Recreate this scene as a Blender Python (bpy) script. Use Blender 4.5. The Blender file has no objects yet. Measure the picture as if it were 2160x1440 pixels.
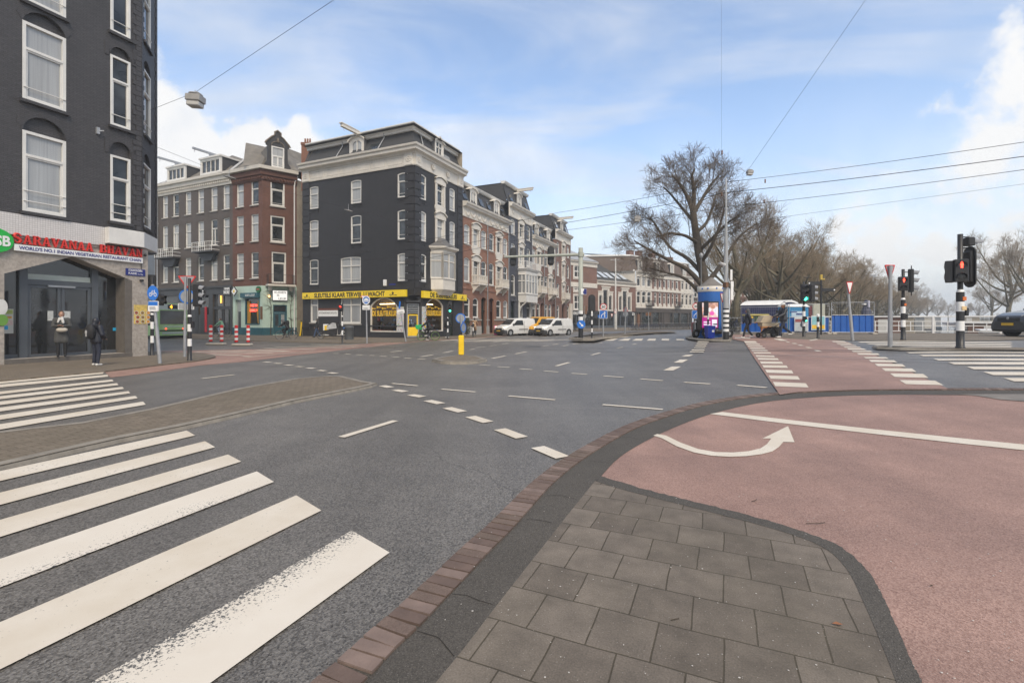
import bpy,bmesh,math,random
from mathutils import Vector,Matrix,noise
from mathutils.geometry import delaunay_2d_cdt
R=math.radians
SC=bpy.context.scene
COL=SC.collection
# ---------------------------------------------------------------- camera
F,HY,CX,H=1007.0,675.0,1080.0,1.6      # focal length and horizon measured on the 2160 px photograph, eye height
cd=bpy.data.cameras.new('camera')
cd.sensor_width=36;cd.lens=36*F/2160;cd.shift_y=-(720-HY)/2160
cd.clip_start=0.05;cd.clip_end=3000
cam=bpy.data.objects.new('camera',cd);COL.objects.link(cam)
cam.location=(0,0,H);cam.rotation_euler=(R(90),0,0)
SC.camera=cam
# ---------------------------------------------------------------- light
SUN_EL,SUN_AZ=46.0,163.0                     # degrees; azimuth clockwise from +Y
SC.view_settings.view_transform='Standard';SC.view_settings.look='None'
SC.view_settings.gamma=1;SC.view_settings.exposure=0.80
sd=bpy.data.lights.new('sun','SUN');sd.energy=1.75;sd.angle=R(26);sd.color=(1,.87,.70)
so=bpy.data.objects.new('sun',sd);COL.objects.link(so)
so.rotation_euler=(R(90-SUN_EL),0,R(180-SUN_AZ))
def pdir(px,py):
 return Vector(((px-CX)/F,1,(HY-py)/F)).normalized()
W=bpy.data.worlds.new('World');SC.world=W;W.use_nodes=True
nt=W.node_tree;nt.nodes.clear()
def N(t,**k):
 n=nt.nodes.new(t)
 for a,b in k.items():setattr(n,a,b)
 return n
def L(a,b):nt.links.new(a,b)
def mth(op,a,b=None,c=None,clamp=False):
 n=N('ShaderNodeMath',operation=op);n.use_clamp=clamp
 for i,x in enumerate((a,b,c)):
  if x is None:continue
  if isinstance(x,(int,float)):n.inputs[i].default_value=x
  else:L(x,n.inputs[i])
 return n.outputs[0]
def vmth(op,a,b):
 n=N('ShaderNodeVectorMath',operation=op)
 for i,x in enumerate((a,b)):
  if isinstance(x,(tuple,Vector)):n.inputs[i].default_value=x
  else:L(x,n.inputs[i])
 return n
def rng(x,a,b,c=0.0,d=1.0):
 n=N('ShaderNodeMapRange',interpolation_type='SMOOTHSTEP');L(x,n.inputs[0])
 for i,v in enumerate((a,b,c,d)):n.inputs[i+1].default_value=v
 return n.outputs[0]
sky=N('ShaderNodeTexSky',sky_type='NISHITA');sky.sun_disc=False
sky.sun_elevation=R(SUN_EL);sky.sun_rotation=R(SUN_AZ);sky.air_density=1.0;sky.dust_density=0.5;sky.ozone_density=1.2
tc=N('ShaderNodeTexCoord');D=tc.outputs['Generated']
sp=N('ShaderNodeSeparateXYZ');L(D,sp.inputs[0])
el=sp.outputs[2]
inv=mth('DIVIDE',1.0,mth('ADD',mth('MAXIMUM',el,0.0),0.12))
pl=vmth('SCALE',D,(0,0,0));L(inv,pl.inputs['Scale'])
mp=N('ShaderNodeMapping');L(pl.outputs[0],mp.inputs[0]);mp.inputs['Rotation'].default_value=(0,0,R(-38));mp.inputs['Scale'].default_value=(0.5,1.25,0.6)
n1=N('ShaderNodeTexNoise');L(mp.outputs[0],n1.inputs['Vector'])
for k,v in (('Scale',1.5),('Detail',9),('Roughness',.55),('Distortion',.5)):n1.inputs[k].default_value=v
cir=rng(n1.outputs[0],.34,.70)
n2=N('ShaderNodeTexNoise');L(D,n2.inputs['Vector'])
for k,v in (('Scale',9.0),('Detail',8),('Roughness',.58),('Distortion',.2)):n2.inputs[k].default_value=v
blob=None
for (px,py,r,w) in ((340,250,.12,1),(540,310,.10,1),(630,325,.085,1),(400,350,.13,1),(500,370,.10,1),(585,340,.07,1),(650,370,.06,1),(300,440,.2,1),(2190,190,.09,.26),(2060,225,.06,.24),(2140,330,.09,.24),(1960,215,.05,.2),
     (1870,205,.045,.2),(2300,300,.2,.4),(1880,470,.11,.3),(2000,450,.11,.36),(2110,430,.12,.36),(1780,540,.14,.12),(2150,540,.14,.15),(1500,420,.1,.02)):
 c=pdir(px,py)
 d=vmth('DISTANCE',D,c).outputs['Value']
 v=mth('MINIMUM',mth('SUBTRACT',1.0,mth('DIVIDE',d,r)),w)
 blob=v if blob is None else mth('MAXIMUM',blob,v)
cum=rng(mth('ADD',mth('MULTIPLY',n2.outputs[0],1.5),blob),.86,1.22)
low=rng(el,.0,.42,.90,.06)
# unseen cloud added behind and overhead, for softer and more neutral light
rear=rng(mth('ADD',mth('MULTIPLY',sp.outputs[1],-1.0),mth('MULTIPLY',el,.55)),.25,.75,0,.9)
thin=mth('MAXIMUM',mth('MAXIMUM',mth('MULTIPLY',cir,.72),low),rear)
n3=N('ShaderNodeTexNoise');L(mp.outputs[0],n3.inputs['Vector'])
for k,v in (('Scale',1.1),('Detail',6),('Roughness',.5)):n3.inputs[k].default_value=v
fac=mth('MAXIMUM',thin,mth('MULTIPLY',cum,.96),clamp=True)
n4=N('ShaderNodeTexNoise');L(D,n4.inputs['Vector'])
for k,v in (('Scale',6.0),('Detail',6),('Roughness',.6)):n4.inputs[k].default_value=v
cc=N('ShaderNodeMix',data_type='RGBA');L(rng(mth('ADD',n4.outputs[0],mth('MULTIPLY',cum,.25)),.35,.72),cc.inputs[0])
cc.inputs[6].default_value=(.72,.775,.86,1);cc.inputs[7].default_value=(.98,.97,.955,1)
bs=N('ShaderNodeBackground');L(sky.outputs[0],bs.inputs[0]);bs.inputs[1].default_value=0.15
bc=N('ShaderNodeBackground');L(cc.outputs[2],bc.inputs[0]);bc.inputs[1].default_value=0.62
mx=N('ShaderNodeMixShader');L(fac,mx.inputs[0]);L(bs.outputs[0],mx.inputs[1]);L(bc.outputs[0],mx.inputs[2])
ow=N('ShaderNodeOutputWorld');L(mx.outputs[0],ow.inputs[0])
# ---------------------------------------------------------------- helpers
random.seed(7)
def sstep(a,b,x):
 t=max(0.0,min(1.0,(x-a)/(b-a)));return t*t*(3-2*t)
def zt(x,y):                                     # the ground rises towards the bridge on the right
 return 0.74*sstep(3,17,x)*(1-sstep(36,75,y))
def G(px,py,dz=0.0):                            # a pixel on the ground -> a point on the terrain
 z=dz
 for _ in range(30):
  Y=F*(H-z)/max(py-HY,.5);X=(px-CX)/F*Y
  z=.5*z+.5*(zt(X,Y)+dz)
 return Vector((X,Y,zt(X,Y)+dz))
def PY(px,Y):return (px-CX)/F*Y
def ZY(py,Y):return H-(py-HY)*Y/F
class MB:
 def __init__(s,m=None):
  s.v=[];s.f=[];s.mi=[];s.sm=[];s.m=m or Matrix();s.c=0
 def add(s,vs,fs,smooth=False):
  n=len(s.v);s.v+=[s.m @ Vector(p) for p in vs]
  for f in fs:
   s.f.append([n+i for i in f]);s.mi.append(s.c);s.sm.append(smooth)
  return s
 def quad(s,a,b,c,d):return s.add([a,b,c,d],[(0,1,2,3)])
 def poly(s,pts):return s.add(pts,[tuple(range(len(pts)))])
 def box(s,x0,x1,y0,y1,z0,z1,bv=0):
  if bv<=0:
   return s.add([(x,y,z) for z in (z0,z1) for y in (y0,y1) for x in (x0,x1)],
                         [(0,2,3,1),(4,5,7,6),(0,1,5,4),(2,6,7,3),(0,4,6,2),(1,3,7,5)])
  b=bv
  p=[(x0+b,y0),(x1-b,y0),(x1,y0+b),(x1,y1-b),(x1-b,y1),(x0+b,y1),(x0,y1-b),(x0,y0+b)]
  q=[(x0+b,y0+b),(x1-b,y0+b),(x1-b,y0+b),(x1-b,y1-b),(x1-b,y1-b),(x0+b,y1-b),(x0+b,y1-b),(x0+b,y0+b)]
  vs=[(x,y,z0) for x,y in q]+[(x,y,z0+b) for x,y in p]+[(x,y,z1-b) for x,y in p]+[(x,y,z1) for x,y in q]
  fs=[tuple(range(7,-1,-1)),tuple(range(24,32))]
  for k in range(3):
   for i in range(8):
    j=(i+1)%8;fs.append((k*8+i,k*8+j,k*8+8+j,k*8+8+i))
  return s.add(vs,fs)
 def tube(s,pts,rad,n=8,cap=True,closed=False,smooth=True):
  P=[Vector(p) for p in pts];m=len(P)
  rr=rad if isinstance(rad,(list,tuple)) else [rad]*m
  vs=[];fs=[];ref=None
  for i in range(m):
   a=P[i-1] if (i>0 or closed) else P[i];b=P[(i+1)%m] if (i<m-1 or closed) else P[i]
   t=(b-a)
   t=t.normalized() if t.length>1e-9 else Vector((0,0,1))
   if ref is None:ref=Vector((0,0,1)) if abs(t.z)<.9 else Vector((1,0,0))
   x=(ref-t*ref.dot(t))
   x=x.normalized() if x.length>1e-6 else t.orthogonal().normalized()
   ref=x;y=t.cross(x)
   for k in range(n):
    an=2*math.pi*k/n
    vs.append(P[i]+(x*math.cos(an)+y*math.sin(an))*rr[i])
  for i in range(m if closed else m-1):
   for k in range(n):
    a=i*n+k;b=i*n+(k+1)%n;i2=(i+1)%m
    fs.append((a,b,i2*n+(k+1)%n,i2*n+k))
  s.add(vs,fs,smooth)
  if cap and not closed:
   s.add([vs[k] for k in range(n)],[tuple(range(n-1,-1,-1))]);s.add(vs[-n:],[tuple(range(n))])
  return s
 def lathe(s,prof,n=16,o=(0,0,0),smooth=True,a0=0,a1=360):
  full=abs(a1-a0)>=360;k=n if full else n+1
  vs=[];fs=[]
  for r,z in prof:
   for i in range(k):
    a=R(a0+(a1-a0)*i/n)
    vs.append((o[0]+r*math.cos(a),o[1]+r*math.sin(a),o[2]+z))
  for j in range(len(prof)-1):
   for i in range(n):
    i2=(i+1)%k
    fs.append((j*k+i,j*k+i2,(j+1)*k+i2,(j+1)*k+i))
  return s.add(vs,fs,smooth)
 def ell(s,c,r,n=12,m=8):
  vs=[];fs=[]
  for j in range(m+1):
   b=math.pi*j/m-math.pi/2
   for i in range(n):
    a=2*math.pi*i/n
    vs.append((c[0]+r[0]*math.cos(b)*math.cos(a),c[1]+r[1]*math.cos(b)*math.sin(a),c[2]+r[2]*math.sin(b)))
  for j in range(m):
   for i in range(n):
    fs.append((j*n+i,j*n+(i+1)%n,(j+1)*n+(i+1)%n,(j+1)*n+i))
  return s.add(vs,fs,True)
 def prism(s,pts,y0,y1):                     # polygon (x, z) extruded along y
  n=len(pts)
  vs=[(x,y0,z) for x,z in pts]+[(x,y1,z) for x,z in pts]
  fs=[tuple(range(n)),tuple(range(2*n-1,n-1,-1))]+[(i,i+n,(i+1)%n+n,(i+1)%n) for i in range(n)]
  return s.add(vs,fs)
 def ring(s,outer,inner,y0,y1):             # frame between two (x, z) loops of the same length
  n=len(outer)
  vs=[(x,y,z) for y in (y0,y1) for lp in (outer,inner) for x,z in lp]
  fs=[]
  for i in range(n):
   j=(i+1)%n
   fs+=[(i,j,n+j,n+i),(2*n+i,3*n+i,3*n+j,2*n+j),(n+i,n+j,3*n+j,3*n+i),(i,2*n+i,2*n+j,j)]
  return s.add(vs,fs)
 def sweep(s,path,prof,closed=False):        # profile [(out, z)] along an XY path with mitred corners; out = right of travel
  P=[Vector((p[0],p[1])) for p in path];n=len(P);off=[]
  for i in range(n):
   def nrm(a,b):
    d=(b-a).normalized();return Vector((d.y,-d.x))
   if closed:n0=nrm(P[i-1],P[i]);n1=nrm(P[i],P[(i+1)%n])
   else:
    n0=nrm(P[i-1],P[i]) if i>0 else nrm(P[0],P[1]);n1=nrm(P[i],P[i+1]) if i<n-1 else n0
   m=n0+n1;off.append(m/max(.3,m.dot(n0)) if m.length>1e-6 else n0)
  vs=[(P[i].x+off[i].x*o,P[i].y+off[i].y*o,z) for i in range(n) for o,z in prof]
  k=len(prof);fs=[]
  for i in range(n if closed else n-1):
   i2=(i+1)%n
   for j in range(k-1):fs.append((i*k+j,i2*k+j,i2*k+j+1,i*k+j+1))
  s.add(vs,fs)
  if not closed:
   s.add(vs[:k],[tuple(range(k))]);s.add(vs[-k:],[tuple(range(k))])
  return s
 def build(s,name,mats,parent=None,loc=None,rz=0):
  me=bpy.data.meshes.new(name);me.from_pydata([tuple(p) for p in s.v],[],s.f)
  uv=me.uv_layers.new(name='UVMap')
  for p in me.polygons:
   nz=p.normal
   if abs(nz.z)>.75:
    for li in p.loop_indices:
     c=me.vertices[me.loops[li].vertex_index].co;uv.data[li].uv=(c.x,c.y)
   else:
    t=Vector((-nz.y,nz.x,0)).normalized()
    for li in p.loop_indices:
     c=me.vertices[me.loops[li].vertex_index].co;uv.data[li].uv=(c.dot(t),c.z)
  me.polygons.foreach_set('material_index',s.mi);me.polygons.foreach_set('use_smooth',s.sm)
  for m in (mats if isinstance(mats,(list,tuple)) else [mats]):me.materials.append(m)
  o=bpy.data.objects.new(name,me);COL.objects.link(o)
  if parent:o.parent=parent
  if loc is not None:o.location=loc
  o.rotation_euler.z=rz
  return o
def tag(o,label=None,cat=None,group=None,kind=None):
 for k,v in (('label',label),('category',cat),('group',group),('kind',kind)):
  if v:o[k]=v
 return o
def struct(o):o['kind']='structure';return o
def thing(name,label,cat,loc=(0,0,0),rz=0,group=None):
 o=bpy.data.objects.new(name,None);COL.objects.link(o);o.empty_display_size=.2
 o.location=loc;o.rotation_euler=(0,0,rz)
 return tag(o,label,cat,group)
def copy_tree(o,parent=None):
 c=o.copy();COL.objects.link(c)
 if parent:c.parent=parent
 for ch in list(o.children):copy_tree(ch,c)
 return c
def dup(o,loc,rz=0,label=None,sc=None):
 c=copy_tree(o);c.location=loc;c.rotation_euler=(0,0,rz)
 if label:c['label']=label
 if sc:c.scale=(sc,sc,sc)
 return c
def text_mb(mb,s,x0,x1,y,z0,h,depth=.02,bold=.0,font_h=.70,align='fit'):
 """letters in the plane facing -y of mb's frame, fitted between x0 and x1, cap height h, base line z0"""
 cu=bpy.data.curves.new('lettering','FONT');cu.body=s;cu.size=1;cu.offset=bold;cu.extrude=.01;cu.resolution_u=3
 ob=bpy.data.objects.new('lettering',cu);COL.objects.link(ob)
 dg=bpy.context.evaluated_depsgraph_get();me=bpy.data.meshes.new_from_object(ob.evaluated_get(dg))
 xs=[v.co.x for v in me.vertices];a,b=min(xs),max(xs);k=(x1-x0)/(b-a)
 zz=h/font_h
 mb.add([(x0+(v.co.x-a)*k,y-(depth if v.co.z>0 else 0),z0+v.co.y*zz) for v in me.vertices],[tuple(p.vertices) for p in me.polygons])
 bpy.data.objects.remove(ob);bpy.data.curves.remove(cu);bpy.data.meshes.remove(me)
 return mb
def inside(p,poly):
 c=False;n=len(poly)
 for i in range(n):
  a,b=poly[i],poly[(i+1)%n]
  if (a[1]>p[1])!=(b[1]>p[1]) and p[0]<(b[0]-a[0])*(p[1]-a[1])/(b[1]-a[1])+a[0]:c=not c
 return c
def tri_holes(outer,holes=(),extra=()):
 vs=[];es=[]
 for lp in [outer]+list(holes):
  n=len(vs);vs+=[Vector(p) for p in lp];es+=[(n+i,n+(i+1)%len(lp)) for i in range(len(lp))]
 vs+=[Vector(p) for p in extra]
 V,E,T,_,_,_=delaunay_2d_cdt(vs,es,[],0,1e-5)
 out=[]
 for t in T:
  c=(V[t[0]]+V[t[1]]+V[t[2]])/3
  if inside(c,outer) and not any(inside(c,h) for h in holes):out.append(tuple(t))
 return [(v.x,v.y) for v in V],out
def sheet_xy(name,poly,mat,dz,step=1.0,skirt=0.0,kind='structure',chamf=0,z_of=zt):
 """a ground sheet over an XY polygon, following the terrain"""
 P=[]
 for i in range(len(poly)):
  a=Vector(poly[i][:2]);b=Vector(poly[(i+1)%len(poly)][:2]);n=max(1,int((b-a).length/step))
  P+=[(a.lerp(b,k/n).x,a.lerp(b,k/n).y) for k in range(n)]
 x0=min(p[0] for p in P);x1=max(p[0] for p in P);y0=min(p[1] for p in P);y1=max(p[1] for p in P)
 ex=[]
 if step>0:
  for i in range(int((x1-x0)/step)+1):
   for j in range(int((y1-y0)/step)+1):
    q=(x0+(i+.37)*step,y0+(j+.41)*step)
    if inside(q,P):ex.append(q)
 V,T=tri_holes(P,(),ex)
 mb=MB();mb.add([(x,y,z_of(x,y)+dz) for x,y in V],T)
 if skirt:
  n=len(P)
  mb.add([(x,y,z_of(x,y)+dz) for x,y in P]+[(x,y,z_of(x,y)+dz-skirt) for x,y in P],[(i,(i+1)%n,n+(i+1)%n,n+i) for i in range(n)])
 o=mb.build(name,mat);o['kind']=kind
 # make normals face up
 return o
def sheet(name,pxpoly,mat,dz,step=1.0,skirt=0.0,kind='structure'):
 return sheet_xy(name,[G(x,y,dz) for x,y in pxpoly],mat,dz,step,skirt,kind)
def smooth_px(pts,n=6):                          # Catmull-Rom through pixel points
 out=[]
 for i in range(len(pts)-1):
  p0=Vector(pts[max(i-1,0)]);p1=Vector(pts[i]);p2=Vector(pts[i+1]);p3=Vector(pts[min(i+2,len(pts)-1)])
  for k in range(n):
   t=k/n
   q=.5*((2*p1)+(p2-p0)*t+(2*p0-5*p1+4*p2-p3)*t*t+(3*p1-p0-3*p2+p3)*t**3)
   out.append((q.x,q.y))
 return out+[tuple(pts[-1])]
# ---------------------------------------------------------------- materials (all procedural)
MATS={}
class NT:
 def __init__(s,name):
  s.m=bpy.data.materials.new(name);s.m.use_nodes=True;s.t=s.m.node_tree;s.b=s.t.nodes['Principled BSDF']
 def n(s,t,**k):
  x=s.t.nodes.new(t)
  for a,b in k.items():setattr(x,a,b)
  return x
 def l(s,a,b):s.t.links.new(a,b)
 def coord(s,which='Object'):return s.n('ShaderNodeTexCoord').outputs[which]
 def noise(s,vec,scale,detail=4,rough=.55,dist=0):
  x=s.n('ShaderNodeTexNoise');s.l(vec,x.inputs['Vector'])
  x.inputs['Scale'].default_value=scale;x.inputs['Detail'].default_value=detail;x.inputs['Roughness'].default_value=rough;x.inputs['Distortion'].default_value=dist
  return x.outputs[0]
 def ramp(s,x,stops):
  r=s.n('ShaderNodeValToRGB');s.l(x,r.inputs[0]);e=r.color_ramp.elements
  while len(e)<len(stops):e.new(.5)
  for i,(p,c) in enumerate(stops):e[i].position=p;e[i].color=c if len(c)==4 else (*c,1)
  return r.outputs[0]
 def mix(s,f,a,b,mode='MIX'):
  x=s.n('ShaderNodeMix',data_type='RGBA',blend_type=mode)
  for i,v in ((0,f),(6,a),(7,b)):
   if isinstance(v,(int,float)):x.inputs[i].default_value=v
   elif isinstance(v,(tuple,list)):x.inputs[i].default_value=v if len(v)==4 else (*v,1)
   else:s.l(v,x.inputs[i])
  return x.outputs[2]
 def math(s,op,a,b=0.0):
  x=s.n('ShaderNodeMath',operation=op)
  for i,v in enumerate((a,b)):
   if isinstance(v,(int,float)):x.inputs[i].default_value=v
   else:s.l(v,x.inputs[i])
  return x.outputs[0]
 def rng(s,x,a,b,c=0.,d=1.):
  n=s.n('ShaderNodeMapRange');s.l(x,n.inputs[0])
  for i,v in enumerate((a,b,c,d)):n.inputs[i+1].default_value=v
  return n.outputs[0]
 def map(s,vec,scale=(1,1,1),rot=(0,0,0),loc=(0,0,0)):
  x=s.n('ShaderNodeMapping');s.l(vec,x.inputs[0]);x.inputs['Scale'].default_value=scale;x.inputs['Rotation'].default_value=rot;x.inputs['Location'].default_value=loc
  return x.outputs[0]
 def bump(s,h,strength=.3,dist=.01):
  x=s.n('ShaderNodeBump');x.inputs['Strength'].default_value=strength;x.inputs['Distance'].default_value=dist
  s.l(h,x.inputs['Height']);s.l(x.outputs[0],s.b.inputs['Normal'])
 def set(s,col=None,rough=None,metal=None,ior=None,spec=None):
  for k,v in (('Base Color',col),('Roughness',rough),('Metallic',metal),('IOR',ior),('Specular IOR Level',spec)):
   if v is None:continue
   if isinstance(v,(int,float)):s.b.inputs[k].default_value=v
   elif isinstance(v,(tuple,list)):s.b.inputs[k].default_value=(*v[:3],1)
   else:s.l(v,s.b.inputs[k])
  return s
def M(name,col,rough=.6,var=.12,scale=2.5,bump=0.,bscale=30,metal=0.,spec=.5,dirt=0.):
 """a plain material: base colour with soft mottling, grime specks and a little bump"""
 if name in MATS:return MATS[name]
 t=NT(name);c=t.coord();n=t.noise(c,scale,5,.6)
 lo=tuple(x*(1-var) for x in col);hi=tuple(min(1,x*(1+var)) for x in col)
 base=t.ramp(n,[(.3,lo),(.7,hi)])
 if dirt:
  d=t.noise(t.map(c,(1.2,1.2,.35)),4.5,6,.65);base=t.mix(t.rng(d,.5,.75,0,dirt),base,tuple(x*.45 for x in col))
 t.set(base,t.rng(n,.3,.7,max(0,rough-.07),min(1,rough+.07)),metal,spec=spec)
 if bump:t.bump(t.noise(c,bscale,3),bump,.004)
 MATS[name]=t.m;return t.m
def E(name,col,st):
 if name in MATS:return MATS[name]
 t=NT(name);t.set((.02,.02,.02),.4);t.b.inputs['Emission Color'].default_value=(*col,1);t.b.inputs['Emission Strength'].default_value=st
 MATS[name]=t.m;return t.m
def brick(name,c1,c2,mortar,var=.25,bump=.35,msize=.010,paint=False,scale=1.0):
 t=NT(name);uv=t.coord('UV');b=t.n('ShaderNodeTexBrick');t.l(uv,b.inputs['Vector'])
 b.inputs['Scale'].default_value=1.0*scale;b.inputs['Brick Width'].default_value=.22;b.inputs['Row Height'].default_value=.066
 b.inputs['Mortar Size'].default_value=msize;b.inputs['Mortar Smooth'].default_value=.3;b.inputs['Bias'].default_value=0
 b.inputs['Color1'].default_value=(*c1,1);b.inputs['Color2'].default_value=(*c2,1);b.inputs['Mortar'].default_value=(*mortar,1)
 n=t.noise(uv,.55,6,.6);m=t.noise(uv,9,4,.6);st=t.noise(t.map(uv,(1.6,.22,1)),1.3,5,.6)
 col=t.mix(1.0,b.outputs[0],t.ramp(n,[(.3,(1-var,)*3),(.7,(1+var*.6,)*3)]),'MULTIPLY')
 col=t.mix(.6,col,t.ramp(m,[(.3,(.75,)*3),(.7,(1.2,)*3)]),'MULTIPLY')
 col=t.mix(t.rng(st,.52,.78,0,.35),col,tuple(x*.5 for x in c1))
 t.set(col,.82 if not paint else .6)
 h=t.math('ADD',t.math('MULTIPLY',b.outputs[1],-1.0),t.math('MULTIPLY',m,.5))
 t.bump(h,bump,.008);MATS[name]=t.m;return t.m
def ground_mat(name,dark,light,speck=(.3,.3,.3),s1=150.,patch=.18,bump=.5,rough=.85,speck_n=.0,track=0):
 t=NT(name);c=t.coord()
 v=t.n('ShaderNodeTexVoronoi');t.l(c,v.inputs['Vector']);v.inputs['Scale'].default_value=s1
 f=t.noise(c,s1*.6,3,.6);big=t.noise(c,.35,5,.6);mid=t.noise(c,2.2,5,.65)
 col=t.ramp(t.math('ADD',t.math('MULTIPLY',v.outputs['Color'],.55),t.math('MULTIPLY',f,.5)),[(.25,dark),(.75,light)])
 col=t.mix(1.0,col,t.ramp(big,[(.3,(1-patch,)*3),(.7,(1+patch,)*3)]),'MULTIPLY')
 col=t.mix(1.0,col,t.ramp(mid,[(.3,(1-patch*.6,)*3),(.7,(1+patch*.6,)*3)]),'MULTIPLY')
 if speck_n:
  v2=t.n('ShaderNodeTexVoronoi');t.l(c,v2.inputs['Vector']);v2.inputs['Scale'].default_value=60
  col=t.mix(t.rng(v2.outputs['Distance'],.10,.14,speck_n,0),col,speck)
 if track:                                    # wheel tracks, oil drips, worn lighter lanes
  w1=t.noise(t.map(c,(1.1,.07,1),(0,0,track)),1.0,4,.55);w2=t.noise(t.map(c,(.09,.9,1),(0,0,track)),1.0,4,.55);sp_=t.noise(c,3.1,6,.7)
  col=t.mix(1.,col,t.ramp(w1,[(.32,(.86,.85,.84)),(.68,(1.12,1.11,1.09))]),'MULTIPLY');col=t.mix(1.,col,t.ramp(w2,[(.35,(.93,.93,.93)),(.65,(1.06,1.06,1.05))]),'MULTIPLY')
  col=t.mix(t.rng(sp_,.66,.80,0,.38),col,tuple(x*.6 for x in dark))
  cr=t.n('ShaderNodeTexVoronoi',feature='DISTANCE_TO_EDGE');cw=t.n('ShaderNodeVectorMath',operation='ADD');t.l(c,cw.inputs[0]);nn=t.n('ShaderNodeTexNoise');t.l(c,nn.inputs['Vector']);nn.inputs['Scale'].default_value=1.1;nn.inputs['Detail'].default_value=5;t.l(nn.outputs['Color'],cw.inputs[1]);t.l(cw.outputs[0],cr.inputs['Vector']);cr.inputs['Scale'].default_value=.16
  col=t.mix(t.math('MULTIPLY',t.rng(cr.outputs['Distance'],.0,.0022,.7,0),t.rng(big,.45,.55)),col,dark)
 t.set(col,rough);t.bump(t.math('ADD',f,t.math('MULTIPLY',v.outputs['Distance'],.6)),bump,.006)
 MATS[name]=t.m;return t
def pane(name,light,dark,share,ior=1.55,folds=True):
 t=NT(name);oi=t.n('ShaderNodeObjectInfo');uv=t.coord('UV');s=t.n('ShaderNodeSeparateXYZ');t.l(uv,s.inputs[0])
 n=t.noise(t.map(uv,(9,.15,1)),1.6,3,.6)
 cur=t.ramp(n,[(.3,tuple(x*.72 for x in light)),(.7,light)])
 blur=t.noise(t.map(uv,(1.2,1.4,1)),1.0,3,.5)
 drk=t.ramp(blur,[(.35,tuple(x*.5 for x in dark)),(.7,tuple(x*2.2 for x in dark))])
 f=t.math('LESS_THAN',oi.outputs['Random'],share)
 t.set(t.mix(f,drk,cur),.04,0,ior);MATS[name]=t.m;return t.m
# ground
ASPHALT=ground_mat('asphalt',(.044,.040,.036),(.226,.212,.196),s1=95,patch=.15,bump=.8,rough=.46,track=R(24.5)).m
tR=ground_mat('red_asphalt',(.200,.112,.087),(.40,.258,.212),s1=120,patch=.16,bump=.5,rough=.65,track=R(-60));REDASPH=tR.m
DARKCONC=ground_mat('kerb_concrete',(.042,.037,.031),(.108,.096,.082),(.32,.30,.27),s1=170,patch=.14,bump=.5,speck_n=.6).m
ISLAND=None
def paver_mat(name,c1,c2,mortar,w,h,rot,bump=.6,msize=.006,offset=.5,speck=.55,loc=(0,0,0),var=.16):
 t=NT(name);c=t.map(t.coord(),(1,1,1),(0,0,rot),loc);wob=t.noise(c,1.6,2)
 cw=t.n('ShaderNodeVectorMath',operation='ADD');t.l(c,cw.inputs[0])
 sc=t.n('ShaderNodeVectorMath',operation='SCALE');sub=t.n('ShaderNodeVectorMath',operation='SUBTRACT')
 nz=t.n('ShaderNodeTexNoise');t.l(c,nz.inputs['Vector']);nz.inputs['Scale'].default_value=2.2
 t.l(nz.outputs['Color'],sub.inputs[0]);sub.inputs[1].default_value=(.5,.5,.5);t.l(sub.outputs[0],sc.inputs[0]);sc.inputs['Scale'].default_value=.025;t.l(sc.outputs[0],cw.inputs[1])
 b=t.n('ShaderNodeTexBrick');t.l(cw.outputs[0],b.inputs['Vector']);b.offset=offset
 for k,v in (('Scale',1.),('Brick Width',w),('Row Height',h),('Mortar Size',msize),('Mortar Smooth',.25),('Bias',0.)):b.inputs[k].default_value=v
 b.inputs['Color1'].default_value=(*c1,1);b.inputs['Color2'].default_value=(*c2,1);b.inputs['Mortar'].default_value=(*mortar,1)
 f=t.noise(c,110,3,.65);mid=t.noise(c,5,5,.65);big=t.noise(c,.5,5,.6)
 col=t.mix(1.,b.outputs[0],t.ramp(f,[(.3,(.72,)*3),(.7,(1.25,)*3)]),'MULTIPLY')
 col=t.mix(1.,col,t.ramp(mid,[(.3,(1-var,)*3),(.7,(1+var,)*3)]),'MULTIPLY')
 col=t.mix(t.rng(big,.45,.75,0,.45),col,(.11,.093,.062))
 if speck:
  v2=t.n('ShaderNodeTexVoronoi');t.l(c,v2.inputs['Vector']);v2.inputs['Scale'].default_value=42
  col=t.mix(t.rng(v2.outputs['Distance'],.07,.11,speck,0),col,(.36,.33,.29))
 t.set(col,.85);t.bump(t.math('ADD',t.math('MULTIPLY',b.outputs[1],-1.6),t.math('MULTIPLY',f,.35)),bump,.008)
 MATS[name]=t.m;return t.m
SLABS=paver_mat('pavement_slabs',(.122,.101,.081),(.174,.146,.118),(.062,.050,.033),   .31,.325,R(23.9),msize=.0045,speck=.75,var=.24)
BRICKPAVE=paver_mat('pavement_bricks',(.165,.134,.100),(.198,.162,.122),(.115,.093,.066),.21,.105,R(-66),speck=0,msize=.008)
GUTTER=paver_mat('gutter_brick_face',(.140,.098,.080),(.195,.138,.114),(.10,.07,.06),5,5,0,speck=.12,var=.2)
tP=NT('road_paint')
_c=tP.coord();_w=tP.noise(_c,38,5,.75);_m=tP.noise(_c,1.3,5,.6);_f=tP.noise(_c,260,2,.6)
_col=tP.ramp(_m,[(.3,(.58,.505,.40)),(.7,(.70,.64,.55))])
_col=tP.mix(tP.rng(tP.math('ADD',_w,tP.math('MULTIPLY',_m,.30)),.785,.84,0,1),_col,(.085,.083,.082))
tP.set(_col,.7);tP.bump(_f,.25,.003);PAINT=tP.m
tW=NT('worn_road_paint')
_c=tW.coord('UV');_o=tW.coord();_w=tW.noise(_o,62,4,.7,.4);_m=tW.noise(_o,1.6,4,.6)
_s=tW.n('ShaderNodeSeparateXYZ');tW.l(_c,_s.inputs[0])
_col=tW.ramp(_m,[(.3,(.64,.575,.485)),(.7,(.71,.655,.57))])
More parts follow.
